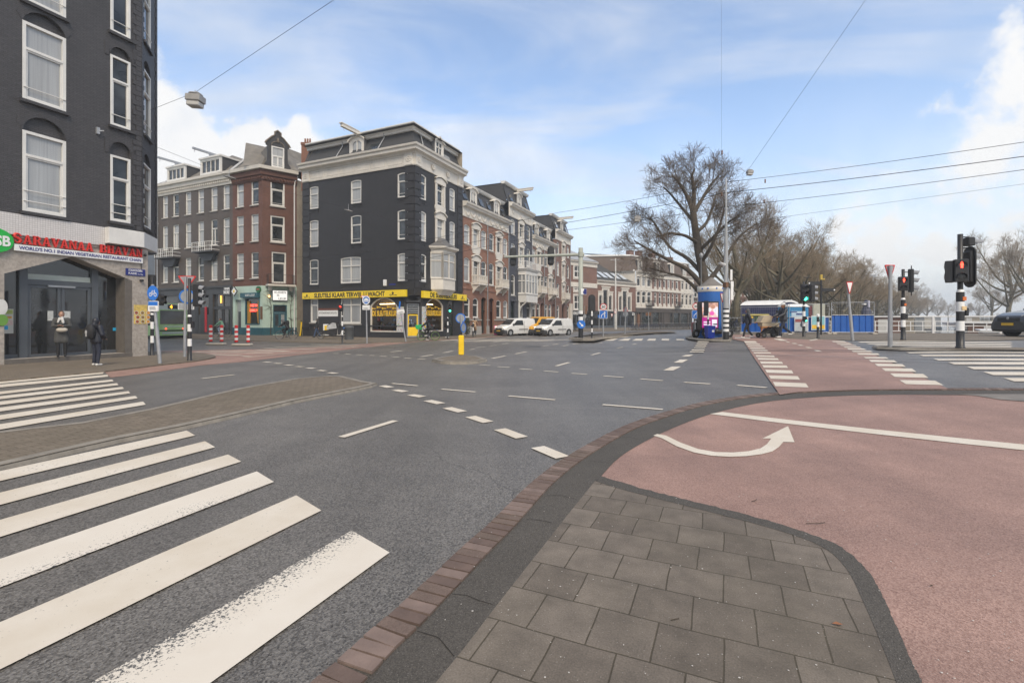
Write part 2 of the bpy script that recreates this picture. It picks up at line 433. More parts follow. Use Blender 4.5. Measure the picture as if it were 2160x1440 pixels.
_thr=tW.math('ADD',tW.math('ADD',_w,tW.math('MULTIPLY',tW.math('SUBTRACT',.46,_s.outputs[1]),.40)),tW.math('MULTIPLY',tW.math('SUBTRACT',_m,.5),.35))
_col=tW.mix(tW.rng(_thr,.632,.672,0,1),_col,(.10,.098,.095));tW.set(_col,.75);WORN=tW.m
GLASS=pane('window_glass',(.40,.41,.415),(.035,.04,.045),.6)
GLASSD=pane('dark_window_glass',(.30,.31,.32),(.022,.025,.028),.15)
SHOPGLASS=M('shop_glass',(.024,.026,.028),.03,.5,.9,spec=1.0)
WHITE=M('white_painted_wood',(.70,.685,.65),.5,.07,1.6,dirt=.18)
CREAM=M('cream_painted_stone',(.66,.62,.555),.6,.08,1.2,dirt=.22)
STONE=M('grey_sill_stone',(.38,.36,.33),.8,.15,5,dirt=.3)
BLKWALL=brick('black_painted_brick',(.056,.053,.056),(.070,.066,.069),(.040,.038,.040),.14,.6,.012,True)
SLTWALL=brick('black_painted_render',(.028,.027,.030),(.034,.033,.036),(.023,.022,.025),.14,.4,.010,True)
BRNWALL=brick('brown_painted_brick',(.088,.070,.058),(.104,.083,.070),(.075,.06,.05),.14,.35,.010,True)
REDWALL=brick('dark_red_brick',(.135,.056,.040),(.175,.074,.052),(.11,.07,.055),.22)
ORGWALL=brick('orange_red_brick',(.265,.115,.074),(.31,.145,.095),(.24,.16,.12),.18)
PLMWALL=brick('dull_red_brick',(.195,.098,.072),(.235,.122,.092),(.19,.13,.11),.18)
BLUWALL=brick('slate_blue_painted_brick',(.056,.060,.078),(.066,.071,.092),(.05,.054,.07),.14,.35,.01,True)
MINT=M('mint_painted_render',(.47,.60,.52),.7,.08,1.2,.15,60,dirt=.2)
TEAL=M('teal_paint',(.018,.095,.125),.45,.15,2)
SLATE=M('roof_slate',(.052,.052,.054),.7,.25,6,.5,18)
BROOF=M('brown_roof_tiles',(.115,.085,.068),.8,.25,7,.6,20)
ROOFG=M('grey_zinc_roof',(.33,.34,.35),.55,.12,2)
BLACKM=M('black_coated_steel',(.022,.022,.024),.45,.2,4)
GREYM=M('galvanised_steel',(.36,.37,.385),.42,.14,5,metal=.35)
DGREYM=M('dark_grey_steel',(.085,.09,.095),.5,.15,4)
WHITEM=M('white_enamel',(.78,.78,.77),.35,.05,4,dirt=.12)
YELLOW=M('yellow_sign_acrylic',(.88,.64,.025),.4,.06,2)
YELP=M('yellow_paint',(.88,.58,.012),.45,.07,3,dirt=.12)
REDM=M('red_enamel',(.62,.022,.020),.4,.08,4)
BLUEM=M('blue_sign_enamel',(.012,.15,.56),.4,.06,4)
BEIGES=M('shell_stone',(.37,.33,.29),.8,.25,9,.7,25,dirt=.35)
RUBBER=M('tyre_rubber',(.022,.022,.022),.8,.2,8)
CONCRETE=M('pale_concrete',(.42,.38,.32),.85,.2,6,.4,40,dirt=.3)
BARK=M('tree_bark',(.082,.066,.05),.9,.35,4,.6,12)
TWIG=M('bare_twigs',(.15,.115,.085),.9,.25,.4)
TWIGP=M('plane_tree_twigs',(.29,.225,.15),.9,.25,.4)
BARKP=M('plane_tree_bark',(.165,.145,.10),.9,.4,1.8,.4,10)
WOOD=M('brown_wood',(.16,.075,.035),.6,.2,5)
# ---------------------------------------------------------------- ground
CD=Vector((.654,.757));PL_=Vector((21,33.8));PR_=Vector((36.5,26.6))
far_l=PL_+CD*450;far_r=PR_+CD*450
land=[(-300,-40),(330,-40),tuple(far_r),tuple(PR_),tuple(PL_),tuple(far_l),(315,600),(-300,600)]
def build_land():
 ex=[]
 x=2.6
 while x<18:
  y=-4.0
  while y<36:ex.append((x+.01,y+.013));y+=.8
  x+=.6
 x=2.0
 while x<70:
  y=36.5
  while y<80:
   if inside((x,y),land):ex.append((x,y))
   y+=2.5
  x+=2.5
 x=19.
 while x<60:
  y=-10.
  while y<34:
   if inside((x+.02,y),land):ex.append((x+.02,y))
   y+=4
  x+=4
 b=[]
 for i in range(len(land)):
  a=Vector(land[i]);c=Vector(land[(i+1)%len(land)]);n=max(1,int((c-a).length/6))
  b+=[(a.lerp(c,k/n).x,a.lerp(c,k/n).y) for k in range(n)]
 V,T=tri_holes(b,(),[p for p in ex if inside(p,b)])
 mb=MB();mb.add([(x,y,zt(x,y)) for x,y in V],T)
 return struct(mb.build('road',ASPHALT))
build_land()
mb=MB();mb.box(-20,700,20,700,-1.6,-1.0)
tWa=NT('canal_water');_n=tWa.noise(tWa.map(tWa.coord(),(1,1,1)),1.2,4,.6);tWa.set((.045,.052,.045),.06,0,1.33);tWa.bump(_n,.25,.05)
struct(mb.build('canal_water',tWa.m))
mb=MB()
for a,b in ((PL_,far_l),(PR_,far_r),(PL_,PR_)):
 n=Vector((b-a)).normalized();q=Vector((-n.y,n.x))*.01
 for i in range(12):
  p=a.lerp(b,(i/12)**2);r=a.lerp(b,((i+1)/12)**2)
  mb.quad((p.x,p.y,-1.3),(r.x,r.y,-1.3),(r.x,r.y,zt(r.x,r.y)-.01),(p.x,p.y,zt(p.x,p.y)-.01))
struct(mb.build('quay_wall',PLMWALL))
def z2(pts,x0,y0,s):return [(x0+x/s,y0+y/s) for x,y in pts]
g_out=[(560,1530),(664,1436),(716,1392),(761,1349),(817,1303),(866,1257),(918,1210),(970,1160),(1027,1110),(1075,1063),(1123,1017),(1176,977),(1244,936),(1325,896),(1437,860),(1510,844),(1593,832.7),(1684,825.8),(1822,821),(1982,820),(2160,820),(2600,822)]
g_in=[(700,1530),(777,1440),(817,1388),(874,1335),(930,1277),(982,1220),(1035,1168),(1083,1118),(1123,1077),(1164,1033),(1216,985),(1284,941),(1365,900),(1437,869),(1510,852.4),(1593,840.5),(1684,833.6),(1822,828.6),(1982,828.6),(2160,829.5),(2600,832)]
k_in_low=[(850,1530),(918,1440),(974,1372),(1039,1287),(1096,1214),(1156,1138),(1204,1077),(1256,1013)]
r_up=[(1268,1004),(1308,963),(1377,922),(1455,888),(1528,865),(1620,846.5),(1730,836.5),(1868,832),(2019,832.7),(2160,834),(2600,838)]
r_low=[(1268,1004),(1372,1034),(1455,1055),(1556,1080),(1661,1109),(1730,1133),(1776,1154),(1817,1188),(1845,1224),(1868,1270),(1895,1330),(1923,1394),(1946,1440),(1980,1530)]
e_low=[(1257,1014),(1317,1033),(1455,1068),(1528,1087),(1629,1114),(1730,1150),(1785,1198),(1822,1270),(1854,1344),(1890,1436),(1915,1530)]
S_=smooth_px
_rj=random.Random(4);r_low=[(x,y) for x,y in S_(r_low,9)];r_low=[(x+_rj.uniform(-1.4,1.4),y+_rj.uniform(-1.1,1.1)) for x,y in r_low]
sheet('cycle_path',S_(r_low,1)[::-1]+S_(r_up,5)[1:]+[(2600,1530)],REDASPH,.014,.8)
sheet('kerb',S_(g_in,4)+([(2600,838)]+S_(r_up,4)[::-1])+S_(k_in_low,4)[::-1],DARKCONC,.018,.6)
sheet('kerb_edging',S_(r_low,1)[::-1]+S_(e_low,5),DARKCONC,.020,.6)
sheet('pavement_foreground',S_(e_low,5)[::-1]+S_(k_in_low,4)[::-1],SLABS,.018,.8)
sheet('gutter_bed',S_(g_out,4)+S_(g_in,4)[::-1],DARKCONC,.006,.6)
def gutter():
 a=[G(*p) for p in S_(g_out,10)];b=[G(*p) for p in S_(g_in,10)]
 def res(P,n):
  Ls=[0]
  for i in range(1,len(P)):Ls.append(Ls[-1]+(P[i]-P[i-1]).length)
  out=[];j=0
  for k in range(n+1):
   t=Ls[-1]*k/n
   while j<len(P)-2 and Ls[j+1]<t:j+=1
   out.append(P[j].lerp(P[j+1],(t-Ls[j])/max(1e-6,Ls[j+1]-Ls[j])))
  return out
 # pair the two edges by their matching pixel stations, not by length
 mb=MB();rnd=random.Random(3)
 acc=0;A=[];B=[]
 m=len(S_(g_out,10));
 for i in range(m):A.append(a[i])
 # inner edge: nearest point on inner polyline to each outer point
 def near(p):
  best=None
  for i in range(len(b)-1):
   d=b[i+1]-b[i];t=max(0,min(1,(p-b[i]).dot(d)/max(1e-9,d.dot(d))));q=b[i]+d*t
   if best is None or (q-p).length<best[0]:best=((q-p).length,q)
  return best[1]
 Ls=[0]
 for i in range(1,m):Ls.append(Ls[-1]+(A[i]-A[i-1]).length)
 n=int(Ls[-1]/.092);P=res(A,n)
 for i in range(n):
  p,q=P[i],P[i+1];d=(q-p)
  g=rnd.uniform(.05,.09);p2=p+d*g;q2=q-d*g
  w=.205
  nn=Vector((d.y,-d.x,0)).normalized()
  r2=p2+nn*w;s2=q2+nn*w
  ins=near(p2)
  h=.020+rnd.uniform(-.002,.002);dz=[rnd.uniform(-.0015,.0015) for _ in range(4)]
  pts=[p2+nn*.008,q2+nn*.008,s2,r2]
  top=[(v.x,v.y,zt(v.x,v.y)+h+dz[k]) for k,v in enumerate(pts)]
  bot=[(v.x,v.y,zt(v.x,v.y)) for v in pts]
  mb.c=rnd.choice((0,0,1,2));mb.add(top+bot,[(0,1,2,3),(0,4,5,1),(1,5,6,2),(2,6,7,3),(3,7,4,0)])
 struct(mb.build('gutter_bricks',[GUTTER,M('gutter_brick_dark',(.130,.090,.074),.85,.2,7,.5,60),M('gutter_brick_pale',(.20,.145,.122),.85,.2,7,.5,60)]))
gutter()
# footways, cycle paths and islands of the crossing
sheet('footway_restaurant',[(-900,905),(-300,830),(0,802),(221,782),(333,769),(408,761),(440,756),(455,752),(452,748),(430,745),(380,742.5),(320,741),(150,741),(-200,745)],BRICKPAVE,.05,1.5,.05)
sheet('cycle_path_left',[(-900,912),(-300,838),(0,812),(221,784),(233,796),(333,784),(417,771),(513,763),(627,749),(724,738),(805,729),(880,721),(935,717),(1010,712.5),(1100,707),(1090,705),(990,711),(905,715),(840,720),(800,723),(740,727),(680,731),(560,736),(400,739),(330,740),(300,745)][3:] ,REDASPH,.006,2)
sheet('footway_shops',[(330,712),(450,716),(560,719),(640,721),(700,722),(780,722),(850,721),(900,717.5),(950,714),(1000,711),(1060,707.5),(1120,704),(1200,698.5),(1203,694),(1000,697),(880,704),(640,702),(330,696)],BRICKPAVE,.05,3,.05)
sheet('footway_far',[(1190,698.5),(1290,697.3),(1400,695.3),(1475,693.5),(1475,688),(1200,690)],BRICKPAVE,.05,5,.05)
med=[(796,807),(771,804),(725,793),(690,792.5),(625,797.5),(500,819),(417,838),(317,861),(167,890),(0,909),(-300,945),(-300,1045),(0,981),(125,952),(250,924),(383,898),(500,872),(625,843),(740,821),(783,812)]
def island(name,px,h,mat,band=.16):
 o=sheet(name,px,mat,h,.8,0)
 P=[G(x,y,h) for x,y in px]
 mb=MB();ring=[(p.x,p.y) for p in P]
 ar=sum(ring[i][0]*ring[(i+1)%len(ring)][1]-ring[(i+1)%len(ring)][0]*ring[i][1] for i in range(len(ring)))
 if ar<0:ring=ring[::-1]
 zz=sum(zt(*r) for r in ring)/len(ring)
 mb.sweep(ring,[(-band,zz+h+.004),(-.025,zz+h+.004),(0.0,zz+h-.02),(.02,zz-.02)],closed=True)
 struct(mb.build(name+'_kerb',M('island_kerb_stone',(.25,.225,.19),.85,.2,5,.5,50,dirt=.5)))
island('median_island',med,.06,BRICKPAVE)
island('bollard_island',[(911,757),(935,752),(973,748.5),(1006,750.5),(1027,756.5),(1010,760),(986,762),(950,762),(930,760.7)],.11,BRICKPAVE)
island('portal_island',[(1200,719),(1230,720),(1255,719.5),(1275,714.5),(1300,710.5),(1330,706),(1380,702),(1430,700),(1420,698),(1340,699),(1290,703),(1250,707),(1222,713)],.11,BRICKPAVE)
island('kiosk_island',[(1446,712),(1452,715.5),(1470,718),(1500,719),(1540,718),(1546,712),(1543,705),(1500,702),(1460,706)],.06,BRICKPAVE)
sheet('footway_bridge_corner',[(1530,706),(1545,713),(1700,716.5),(1763,717),(1842,718),(1930,718.5),(2098,718),(2240,714),(2240,703),(1850,702),(1720,701),(1620,700),(1560,701)],BRICKPAVE,.02,1.5)
sheet('cycle_path_right',[(1645,832),(1611,784),(1582,741),(1569,720),(1545,715),(1540,706),(1585,706),(1640,712.5),(1700,716),(1763,717),(1788,721),(1850,750),(1922,784),(2001,820),(1822,821),(1684,826)],REDASPH,.026,1)
island('platform_island',[(1840,732.5),(1850,735.5),(1900,737),(2240,739),(2240,734),(1900,731.5)],.05,BRICKPAVE,.1)
sheet('concrete_patch',[(2019,831),(2060,834),(2110,842),(2160,846),(2500,870),(2500,834),(2160,830.5)],M('patched_concrete',(.20,.18,.16),.85,.25,3,.4,60),.022,.8)
# ---------------------------------------------------------------- painted markings
def pquad(mb,px,dz=.012,ext=None):
 P=[G(x,y,0) for x,y in px]
 n=max(1,int(max((P[1]-P[0]).length,(P[2]-P[3]).length)/.9))
 for i in range(n):
  a,b,c,d=P[0].lerp(P[1],i/n),P[0].lerp(P[1],(i+1)/n),P[3].lerp(P[2],(i+1)/n),P[3].lerp(P[2],i/n)
  mb.add([(v.x,v.y,zt(v.x,v.y)+dz) for v in (a,b,c,d)],[(0,1,2,3)])
def pline(mb,pts,w,dz=.012):
 P=[G(x,y,0) for x,y in pts]
 for a,b in zip(P,P[1:]):
  n=max(1,int((b-a).length/1.0));d=(b-a).normalized();q=Vector((-d.y,d.x,0))*w/2
  for i in range(n):
   u,v=a.lerp(b,i/n),a.lerp(b,(i+1)/n)
   mb.add([(r.x,r.y,zt(r.x,r.y)+dz) for r in (u-q,v-q,v+q,u+q)],[(0,1,2,3)])
def back(x1,y1,x0,y0,X):return (X,y0+(y1-y0)*(X-x0)/(x1-x0))
near=[((0,995.4),(393.8,909.2),(411.7,919.6),(0,1016.3)),((0,1041),(432.5,931.7),(454,944.6),(0,1067)),((0,1098.8),(481,960),(509,975),(0,1135)),
  ((0,1181.7),(541.7,995.8),(578,1018),(0,1242)),((0,1316),(625,1046.7),(678,1078.8),(0,1416)),((64,1520),(741.7,1121),(821.7,1168),(341,1520))]
mb=MB();mw=MB()
for i,(a,b,c,d) in enumerate(near):
 if i<5:a=back(*b,*a,-220);d=back(*c,*d,-220)
 if i in (3,5):
  P=[G(*p) for p in (a,b,c,d)]
  mw.add([(v.x,v.y,.012) for v in P],[(0,1,2,3)])
 else:pquad(mb,(a,b,c,d))
struct(mb.build('zebra_crossing_near',PAINT))
ow=struct(mw.build('zebra_crossing_worn_stripes',WORN))
for k,uvs in enumerate([((0,0),(1,0),(1,1),(0,1))]*2):
 for j in range(4):
  u,v=uvs[j];ow.data.uv_layers[0].data[k*4+j].uv=(u,v if k else .75+.0*v if v==0 else .28)
mb=MB()
for a,b,c,d in (((0,803.8),(219.6,785),(217,789),(0,810)),((0,811.7),(227,790.8),(228,795),(0,818)),((0,826.7),(236.7,801),(239.6,805),(0,832.5)),((0,836.7),(246.7,808.8),(250,813),(0,843)),
                   ((0,848),(258,816.7),(261.7,821),(0,855.4)),((0,860.8),(271,825.8),(275,830.4),(0,869)),((0,876.7),(285.4,835.8),(290.4,841),(0,886.7)),((0,896),(302,848),(307.5,854.6),(0,907.5))):
 pquad(mb,(back(*b,*a,-160),b,c,back(*c,*d,-160)),.014)
struct(mb.build('zebra_crossing_left',PAINT))
mb=MB()
for x1,y1,x2,y2,w in ((720,923,834,888,.12),(826.7,809,881,814.3,.1),(931.7,821.3,1003,827.3,.1),(1073,835.7,1170.7,844,.1),(1271,854,1398,864.3,.1),
 (806,814,824,817.7,.2),(833,823,855,826.7,.2),(866,833.3,891.7,837.7,.2),(902,845.3,930.7,852,.2),(943,860.7,975.7,869.3,.2),(992,879.3,1030,891.3,.2),(1054,906,1101,924,.2),(1134,944,1187,966,.2),
 (974,766,993,767,.12),(1011,769.7,1034,771.3,.12),(1050,773.7,1075,775.3,.12),(1096,778,1122.7,780,.12),(1147.7,782.7,1177.7,785,.12),(1205.7,787.7,1238,790,.12),(1272.7,793.3,1315,796.3,.12),(1351,799.7,1398,803.3,.12),(1443,806.7,1498,810.3,.12),(1555,813,1617,818,.12),
 (780,749.7,790,750.3,.14),(801.7,751.3,815.7,752.3,.14),(827.7,753,841.7,753.7,.14),(853.3,755.3,867.3,756.3,.14),(881.7,757.3,897.7,758.3,.14),(703,745.7,714,746.2,.14),(728,746.7,739,747.4,.14),(752,748.3,764,749,.14),
 (1173,772.3,1200.7,764.7,.14),(1248,749,1265.7,744.3,.14),(1301.7,734.6,1313,732.3,.14),(1334,727,1342,725.3,.14),(1038,756.3,1065.7,751,.14),(1087,746.7,1110,742,.14),(888,752.7,913,748.7,.14),(935,744.3,955,740.7,.14),(824,742.7,849,739.7,.14),
 (1033,729.7,1047,728,.14),(1060,725.7,1072,724,.14),(1145,730.3,1156,728.7,.14),(1187,730,1199,728,.14),(992,737.7,1001,736,.14),(1004,733.6,1024,731.5,.14),(1166,727,1178,725,.14),(1208,726,1220,724.4,.14),(1230,723.5,1238,722.2,.14),(1262,724.5,1272,723,.14),
 (1409,781.7,1426.7,773.7,.3),(1430,765.3,1443,758.7,.3),(1445,752.3,1455,748.7,.3),
 (557,763.6,571,764.3,.2),(579,766.5,594,767.2,.2),(602.5,770,616.5,771,.2),(625,773.3,639,774,.2),(648,776.6,663,777.6,.2),(671.6,781.4,687,782.7,.2),(694,786.3,709.5,788,.2),(425,799,494,790.8,.12),
 (1320,703.5,1345,702.6,.5),(1345,708,1362,707.3,.3),(1378,705.5,1392,705,.3),(1398,702,1410,701.6,.3),(1300,712,1325,711,.5)):
 pline(mb,[(x1,y1),(x2,y2)],w)
struct(mb.build('lane_markings',PAINT))
mb=MB()                                            # far crossings left and centre
for a in ((656,727,755,728.4),(627,729.5,750,731.6),(581,732,724,733.6),(556,735,666,737.3),(540,738.5,610,741),(410,743,575,745),(442,740.5,600,741.8),(407,747,507,749.5)):
 pline(mb,[a[:2],a[2:]],.34,.014)
pline(mb,[(515,754),(662,741.5)],.14,.014);pline(mb,[(510,751),(530,752.4)],.2,.014);pline(mb,[(742,732.5),(768,730)],.2,.014);pline(mb,[(790,728.5),(812,726.8)],.2,.014)
struct(mb.build('zebra_crossing_side_street',M('dirty_road_paint',(.50,.44,.36),.75,.2,1.5)))
mb=MB()
for a in ((930,719,1025,713.2),(962,720.6,1070,714.6),(1000,720.6,1100,715.3),(1040,720.5,1135,715.8),(1085,720,1170,716),(1125,719.5,1202,716.2)):
 pline(mb,[a[:2],a[2:]],.5)
for a in (((1290,714.3),(1304,714.3),(1293,718.8),(1273,718.5)),((1318,714.3),(1331,714.3),(1325,718.8),(1303,718.6)),((1342,714.3),(1357,714.5),(1353,718.8),(1333,718.6)),
          ((1369,714.4),(1384,714.5),(1382,718.6),(1364,718.5)),((1396.5,714.4),(1412,714.6),(1411,718.3),(1395,718)),((1426.5,714.6),(1442,714.9),(1444,718.2),(1427,718))):pquad(mb,a)
struct(mb.build('zebra_crossing_far',PAINT))
mb=MB()
c1=[((693,327),(885,335),(902,360),(707,352)),((668,288),(838,293),(852,314),(680,308)),((648,254),(802,258),(814,277),(658,272)),((630,227),(772,229),(782,244),(640,242)),((616,205),(745,207),(753,220),(625,218)),((602,185),(720,187),(730,197),(610,195)),((590,168),(698,170),(705,180),(597,178)),((578,151),(678,152),(684,159),(583,158)),((566,137),(660,138),(665,145),(572,144)),((556,124),(645,125),(650,131),(561,130)),((545,112),(630,113),(635,118),(550,117)),((536,100),(615,101),(620,107),(541,106)),((524,85),(590,85),(605,96),(532,95))]
c2=[((1432,317),(1640,320),(1690,347),(1470,341)),((1376,277),(1570,280),(1603,304),(1405,298)),((1328,246),(1505,248),(1532,268),(1350,263)),((1287,219),(1448,222),(1470,238),(1305,234)),((1253,197),(1400,199),(1420,212),(1268,209)),((1221,178),(1352,180),(1370,190),(1235,188)),((1183,157),(1305,158),(1318,168),(1195,166)),((1153,142),(1265,143),(1277,152),(1163,151)),((1125,128),(1220,129),(1243,137),(1135,136)),((1105,118),(1200,119),(1210,125),(1113,124)),((1085,108),(1175,109),(1185,114),(1093,113)),((1062,97),(1140,97),(1155,104),(1072,103)),((1036,85),(1110,85),(1125,92),(1046,91))]
for q in c1+c2:pquad(mb,z2(q,1380,690,2.769),.033)
c3=[((255,85),(318,85),(318,90),(252,90)),((250,97),(312,97),(310,102),(246,102)),((243,109),(305,109),(303,114),(240,114)),((236,121),(300,121),(297,125),(230,125)),((222,134),(296,134),(293,139),(216,139)),((212,145),(290,145),(288,150),(206,150))]
for q in c3:pquad(mb,z2(q,1380,690,2.769),.033)
for x,a,b,c,d,dx in ((1410,130,136,133,140,15),(1470,147,154,148,157,20),(1545,163,171,166,176,25),(1630,186,196,188,199,30),(1715,206,220,207,222,38),(1825,233,248,236,252,42),(1920,263,282,265,285,60),(2040,299,319,301,322,62)):
 pquad(mb,z2([(x,a),(2500,c),(2500,d),(x+dx,b)],1380,690,2.769),.012)
for x,a in ((1185,86),(1235,96),(1280,105),(1325,114)):
 pquad(mb,z2([(x,a),(2080,a+2),(2095,a+7),(x+22,a+5)],1380,690,2.769),.012)
for q in (((693,70),(735,70),(780,82),(740,83)),((765,89),(785,89),(797,93),(778,93)),((800,97),(825,97),(838,102),(812,101)),((838,107),(858,107),(875,112),(850,112)),((880,120),(905,121),(925,127),(897,126)),((932,139),(962,140),(983,148),(950,146)),((470,62),(560,64),(562,70),(472,68)),((905,79),(950,72),(955,76),(915,83))):
 pquad(mb,z2(q,1380,690,2.769),.033)
struct(mb.build('zebra_crossing_right',PAINT))
mb=MB()
pquad(mb,((1496,875),(1524,871),(2700,993),(2700,1009)),.021) if False else pquad(mb,((1524,871),(2700,993),(2700,1009),(1497,875)),.021)
outer=[(432,308),(470,320),(540,358),(620,387),(700,402),(780,407),(860,404),(930,395),(980,382),(1010,362),(1030,338)]
inner=[(975,322),(955,348),(925,368),(870,381),(800,387),(720,385),(640,371),(560,342),(490,308),(450,301)]
ap=z2(outer+[(1082,339),(1052,264),(934,322)]+inner,1180,780,2.1816)
P=[G(*p) for p in ap];V,T=tri_holes([(p.x,p.y) for p in P])
mb.add([(x,y,zt(x,y)+.021) for x,y in V],T)
struct(mb.build('cycle_path_markings',PAINT))
mb=MB()
for pts in ([(560,729),(800,731),(1100,734),(1500,737.5),(1840,741),(2160,743.5),(2400,745)],[(560,731.5),(800,733.5),(1100,736.5),(1500,740.5),(1840,744),(2400,749)],
   [(330,722),(560,724.5),(800,727),(1100,730),(1500,733)],[(330,720),(560,722.5),(800,725),(1100,728),(1500,731.5)]):
 pline(mb,pts,.07,.036)
struct(mb.build('tram_rail',M('tram_rail_steel',(.05,.047,.045),.45,.2,2,metal=.3)))
mb=MB()
for pts in ([(1100,743.5),(1500,746),(1900,757),(2160,764)],[(1180,750.5),(1500,752),(1660,752),(1900,762),(2160,774)]):
 pline(mb,pts,.03,.038)
struct(mb.build('tram_groove',M('polished_rail',(.30,.29,.28),.4,.2,2,metal=.4)))
mb=MB();c=G(1122,731);mb.lathe([(0,.014),(.55,.014)],20,(c.x,c.y,0));struct(mb.build('manhole_cover',DGREYM))
mb=MB()                                            # cracks at the joints of the concrete kerb
for q in ([(954,1259),(985,1262),(1010,1273),(1039,1281)],[(1111,1100),(1135,1101),(1164,1107)],[(1154,1049),(1185,1049),(1216,1057)],[(1244,975),(1262,977),(1284,980)],[(1313,924),(1330,925),(1355,932)],[(880,1338),(925,1352),(958,1392)],[(1440,872),(1475,877)],[(1590,838),(1612,846)]):
 pline(mb,q,.0045,.0205)
struct(mb.build('kerb_joint',M('kerb_joint_dirt',(.02,.017,.014),.95)))
# a dry leaf, and scattered flattened grit on the paving
def litter():
 mb=MB();p=G(1767,1316,.024)
 mb.add([(p.x-.028,p.y+.005,p.z+.002),(p.x,p.y+.014,p.z+.007),(p.x+.026,p.y-.004,p.z+.003),(p.x,p.y-.013,p.z+.006)],[(0,1,2,3)])
 tag(mb.build('leaf',M('dry_leaf',(.26,.11,.05),.7)),'small dry brown leaf lying on the grey paving slabs','leaf')
 rnd=random.Random(11);mb=MB()
 for _ in range(260):
  px=rnd.uniform(930,2150);py=rnd.uniform(900,1435);q=G(px,py,.02)
  r=rnd.uniform(.002,.0055);n=rnd.randint(4,6);a0=rnd.random()*6
  mb.add([(q.x+r*rnd.uniform(.6,1.4)*math.cos(a0+6.28*k/n),q.y+r*rnd.uniform(.6,1.4)*math.sin(a0+6.28*k/n),q.z+.002) for k in range(n)]+[(q.x,q.y,q.z+r*.8)],[(k,(k+1)%n,n) for k in range(n)])
 o=mb.build('grit',M('pale_grit',(.50,.47,.43),.8));o['kind']='stuff'
 mb=MB()
 for (px,py,l,a) in ((1585,1057,.09,.3),(1700,1103,.16,-.2),(1415,1307,.05,0),(1962,1235,.02,0)):
  q=G(px,py,.022)
  mb.tube([(q.x,q.y,q.z),(q.x+l*.5*math.cos(a),q.y+l*.5*math.sin(a),q.z+.006),(q.x+l*math.cos(a+.3),q.y+l*math.sin(a+.3),q.z)],.0025,5)
 o=mb.build('twig_litter',M('twig_litter_brown',(.06,.045,.03),.9));o['kind']='stuff'
litter()
# ---------------------------------------------------------------- buildings
class Face:
 """a vertical wall plane; u runs rightwards along it, y into the building, z up; the thing's origin is loc"""
 def __init__(s,ox,oy,dx,dy,loc):
  l=math.hypot(dx,dy);s.o=(ox,oy);s.d=(dx/l,dy/l);s.loc=loc
  s.m=Matrix(((s.d[0],-s.d[1],0,ox-loc[0]),(s.d[1],s.d[0],0,oy-loc[1]),(0,0,1,-loc[2]),(0,0,0,1)))
 def u(s,px):
  k=(px-CX)/F;return (k*s.o[1]-s.o[0])/(s.d[0]-k*s.d[1])
 def z(s,px,py):return H-(py-HY)*(s.o[1]+s.u(px)*s.d[1])/F
 def at(s,u):return (s.o[0]+s.d[0]*u,s.o[1]+s.d[1]*u)
 def mb(s):return MB(s.m)
def arch(u0,u1,z0,z1,rise,n=8):              # closed loop (u, z); the head is a segment of the given rise
 if rise<=0:return [(u0,z0),(u1,z0),(u1,z1),(u0,z1)]
 w=u1-u0;r=(w*w/4+rise*rise)/(2*rise);c=(u0+u1)/2;zc=z1-r;a=math.asin(min(1,w/2/r))
 if rise>w/2-1e-6:a=math.pi/2;r=w/2;zc=z1-r
 return [(u0,z0),(u1,z0)]+[(c+r*math.sin(a*(1-2*k/n)),zc+r*math.cos(a*(1-2*k/n))) for k in range(n+1)]
def inset(lp,d,base=True):
 c=len(lp);out=[]
 P=[Vector(p) for p in lp]
 for i in range(c):
  a,b,e=P[i-1],P[i],P[(i+1)%c]
  n0=(b-a).normalized();n1=(e-b).normalized()
  n0=Vector((-n0.y,n0.x));n1=Vector((-n1.y,n1.x));m=n0+n1
  out.append(tuple(b+m*(d/max(.4,m.dot(n0)))))
 return out
def wall(face,outer,holes,mat,parent,depth=.16,name='wall',extra=None):
 mb=face.mb();V,T=tri_holes(outer,holes)
 mb.add([(x,0,z) for x,z in V],T)
 for h in holes:
  n=len(h);mb.add([(x,0,z) for x,z in h]+[(x,depth,z) for x,z in h],[(i,(i+1)%n,n+(i+1)%n,n+i) for i in range(n)])
 if extra:extra(mb)
 return mb.build(name,mat,parent)
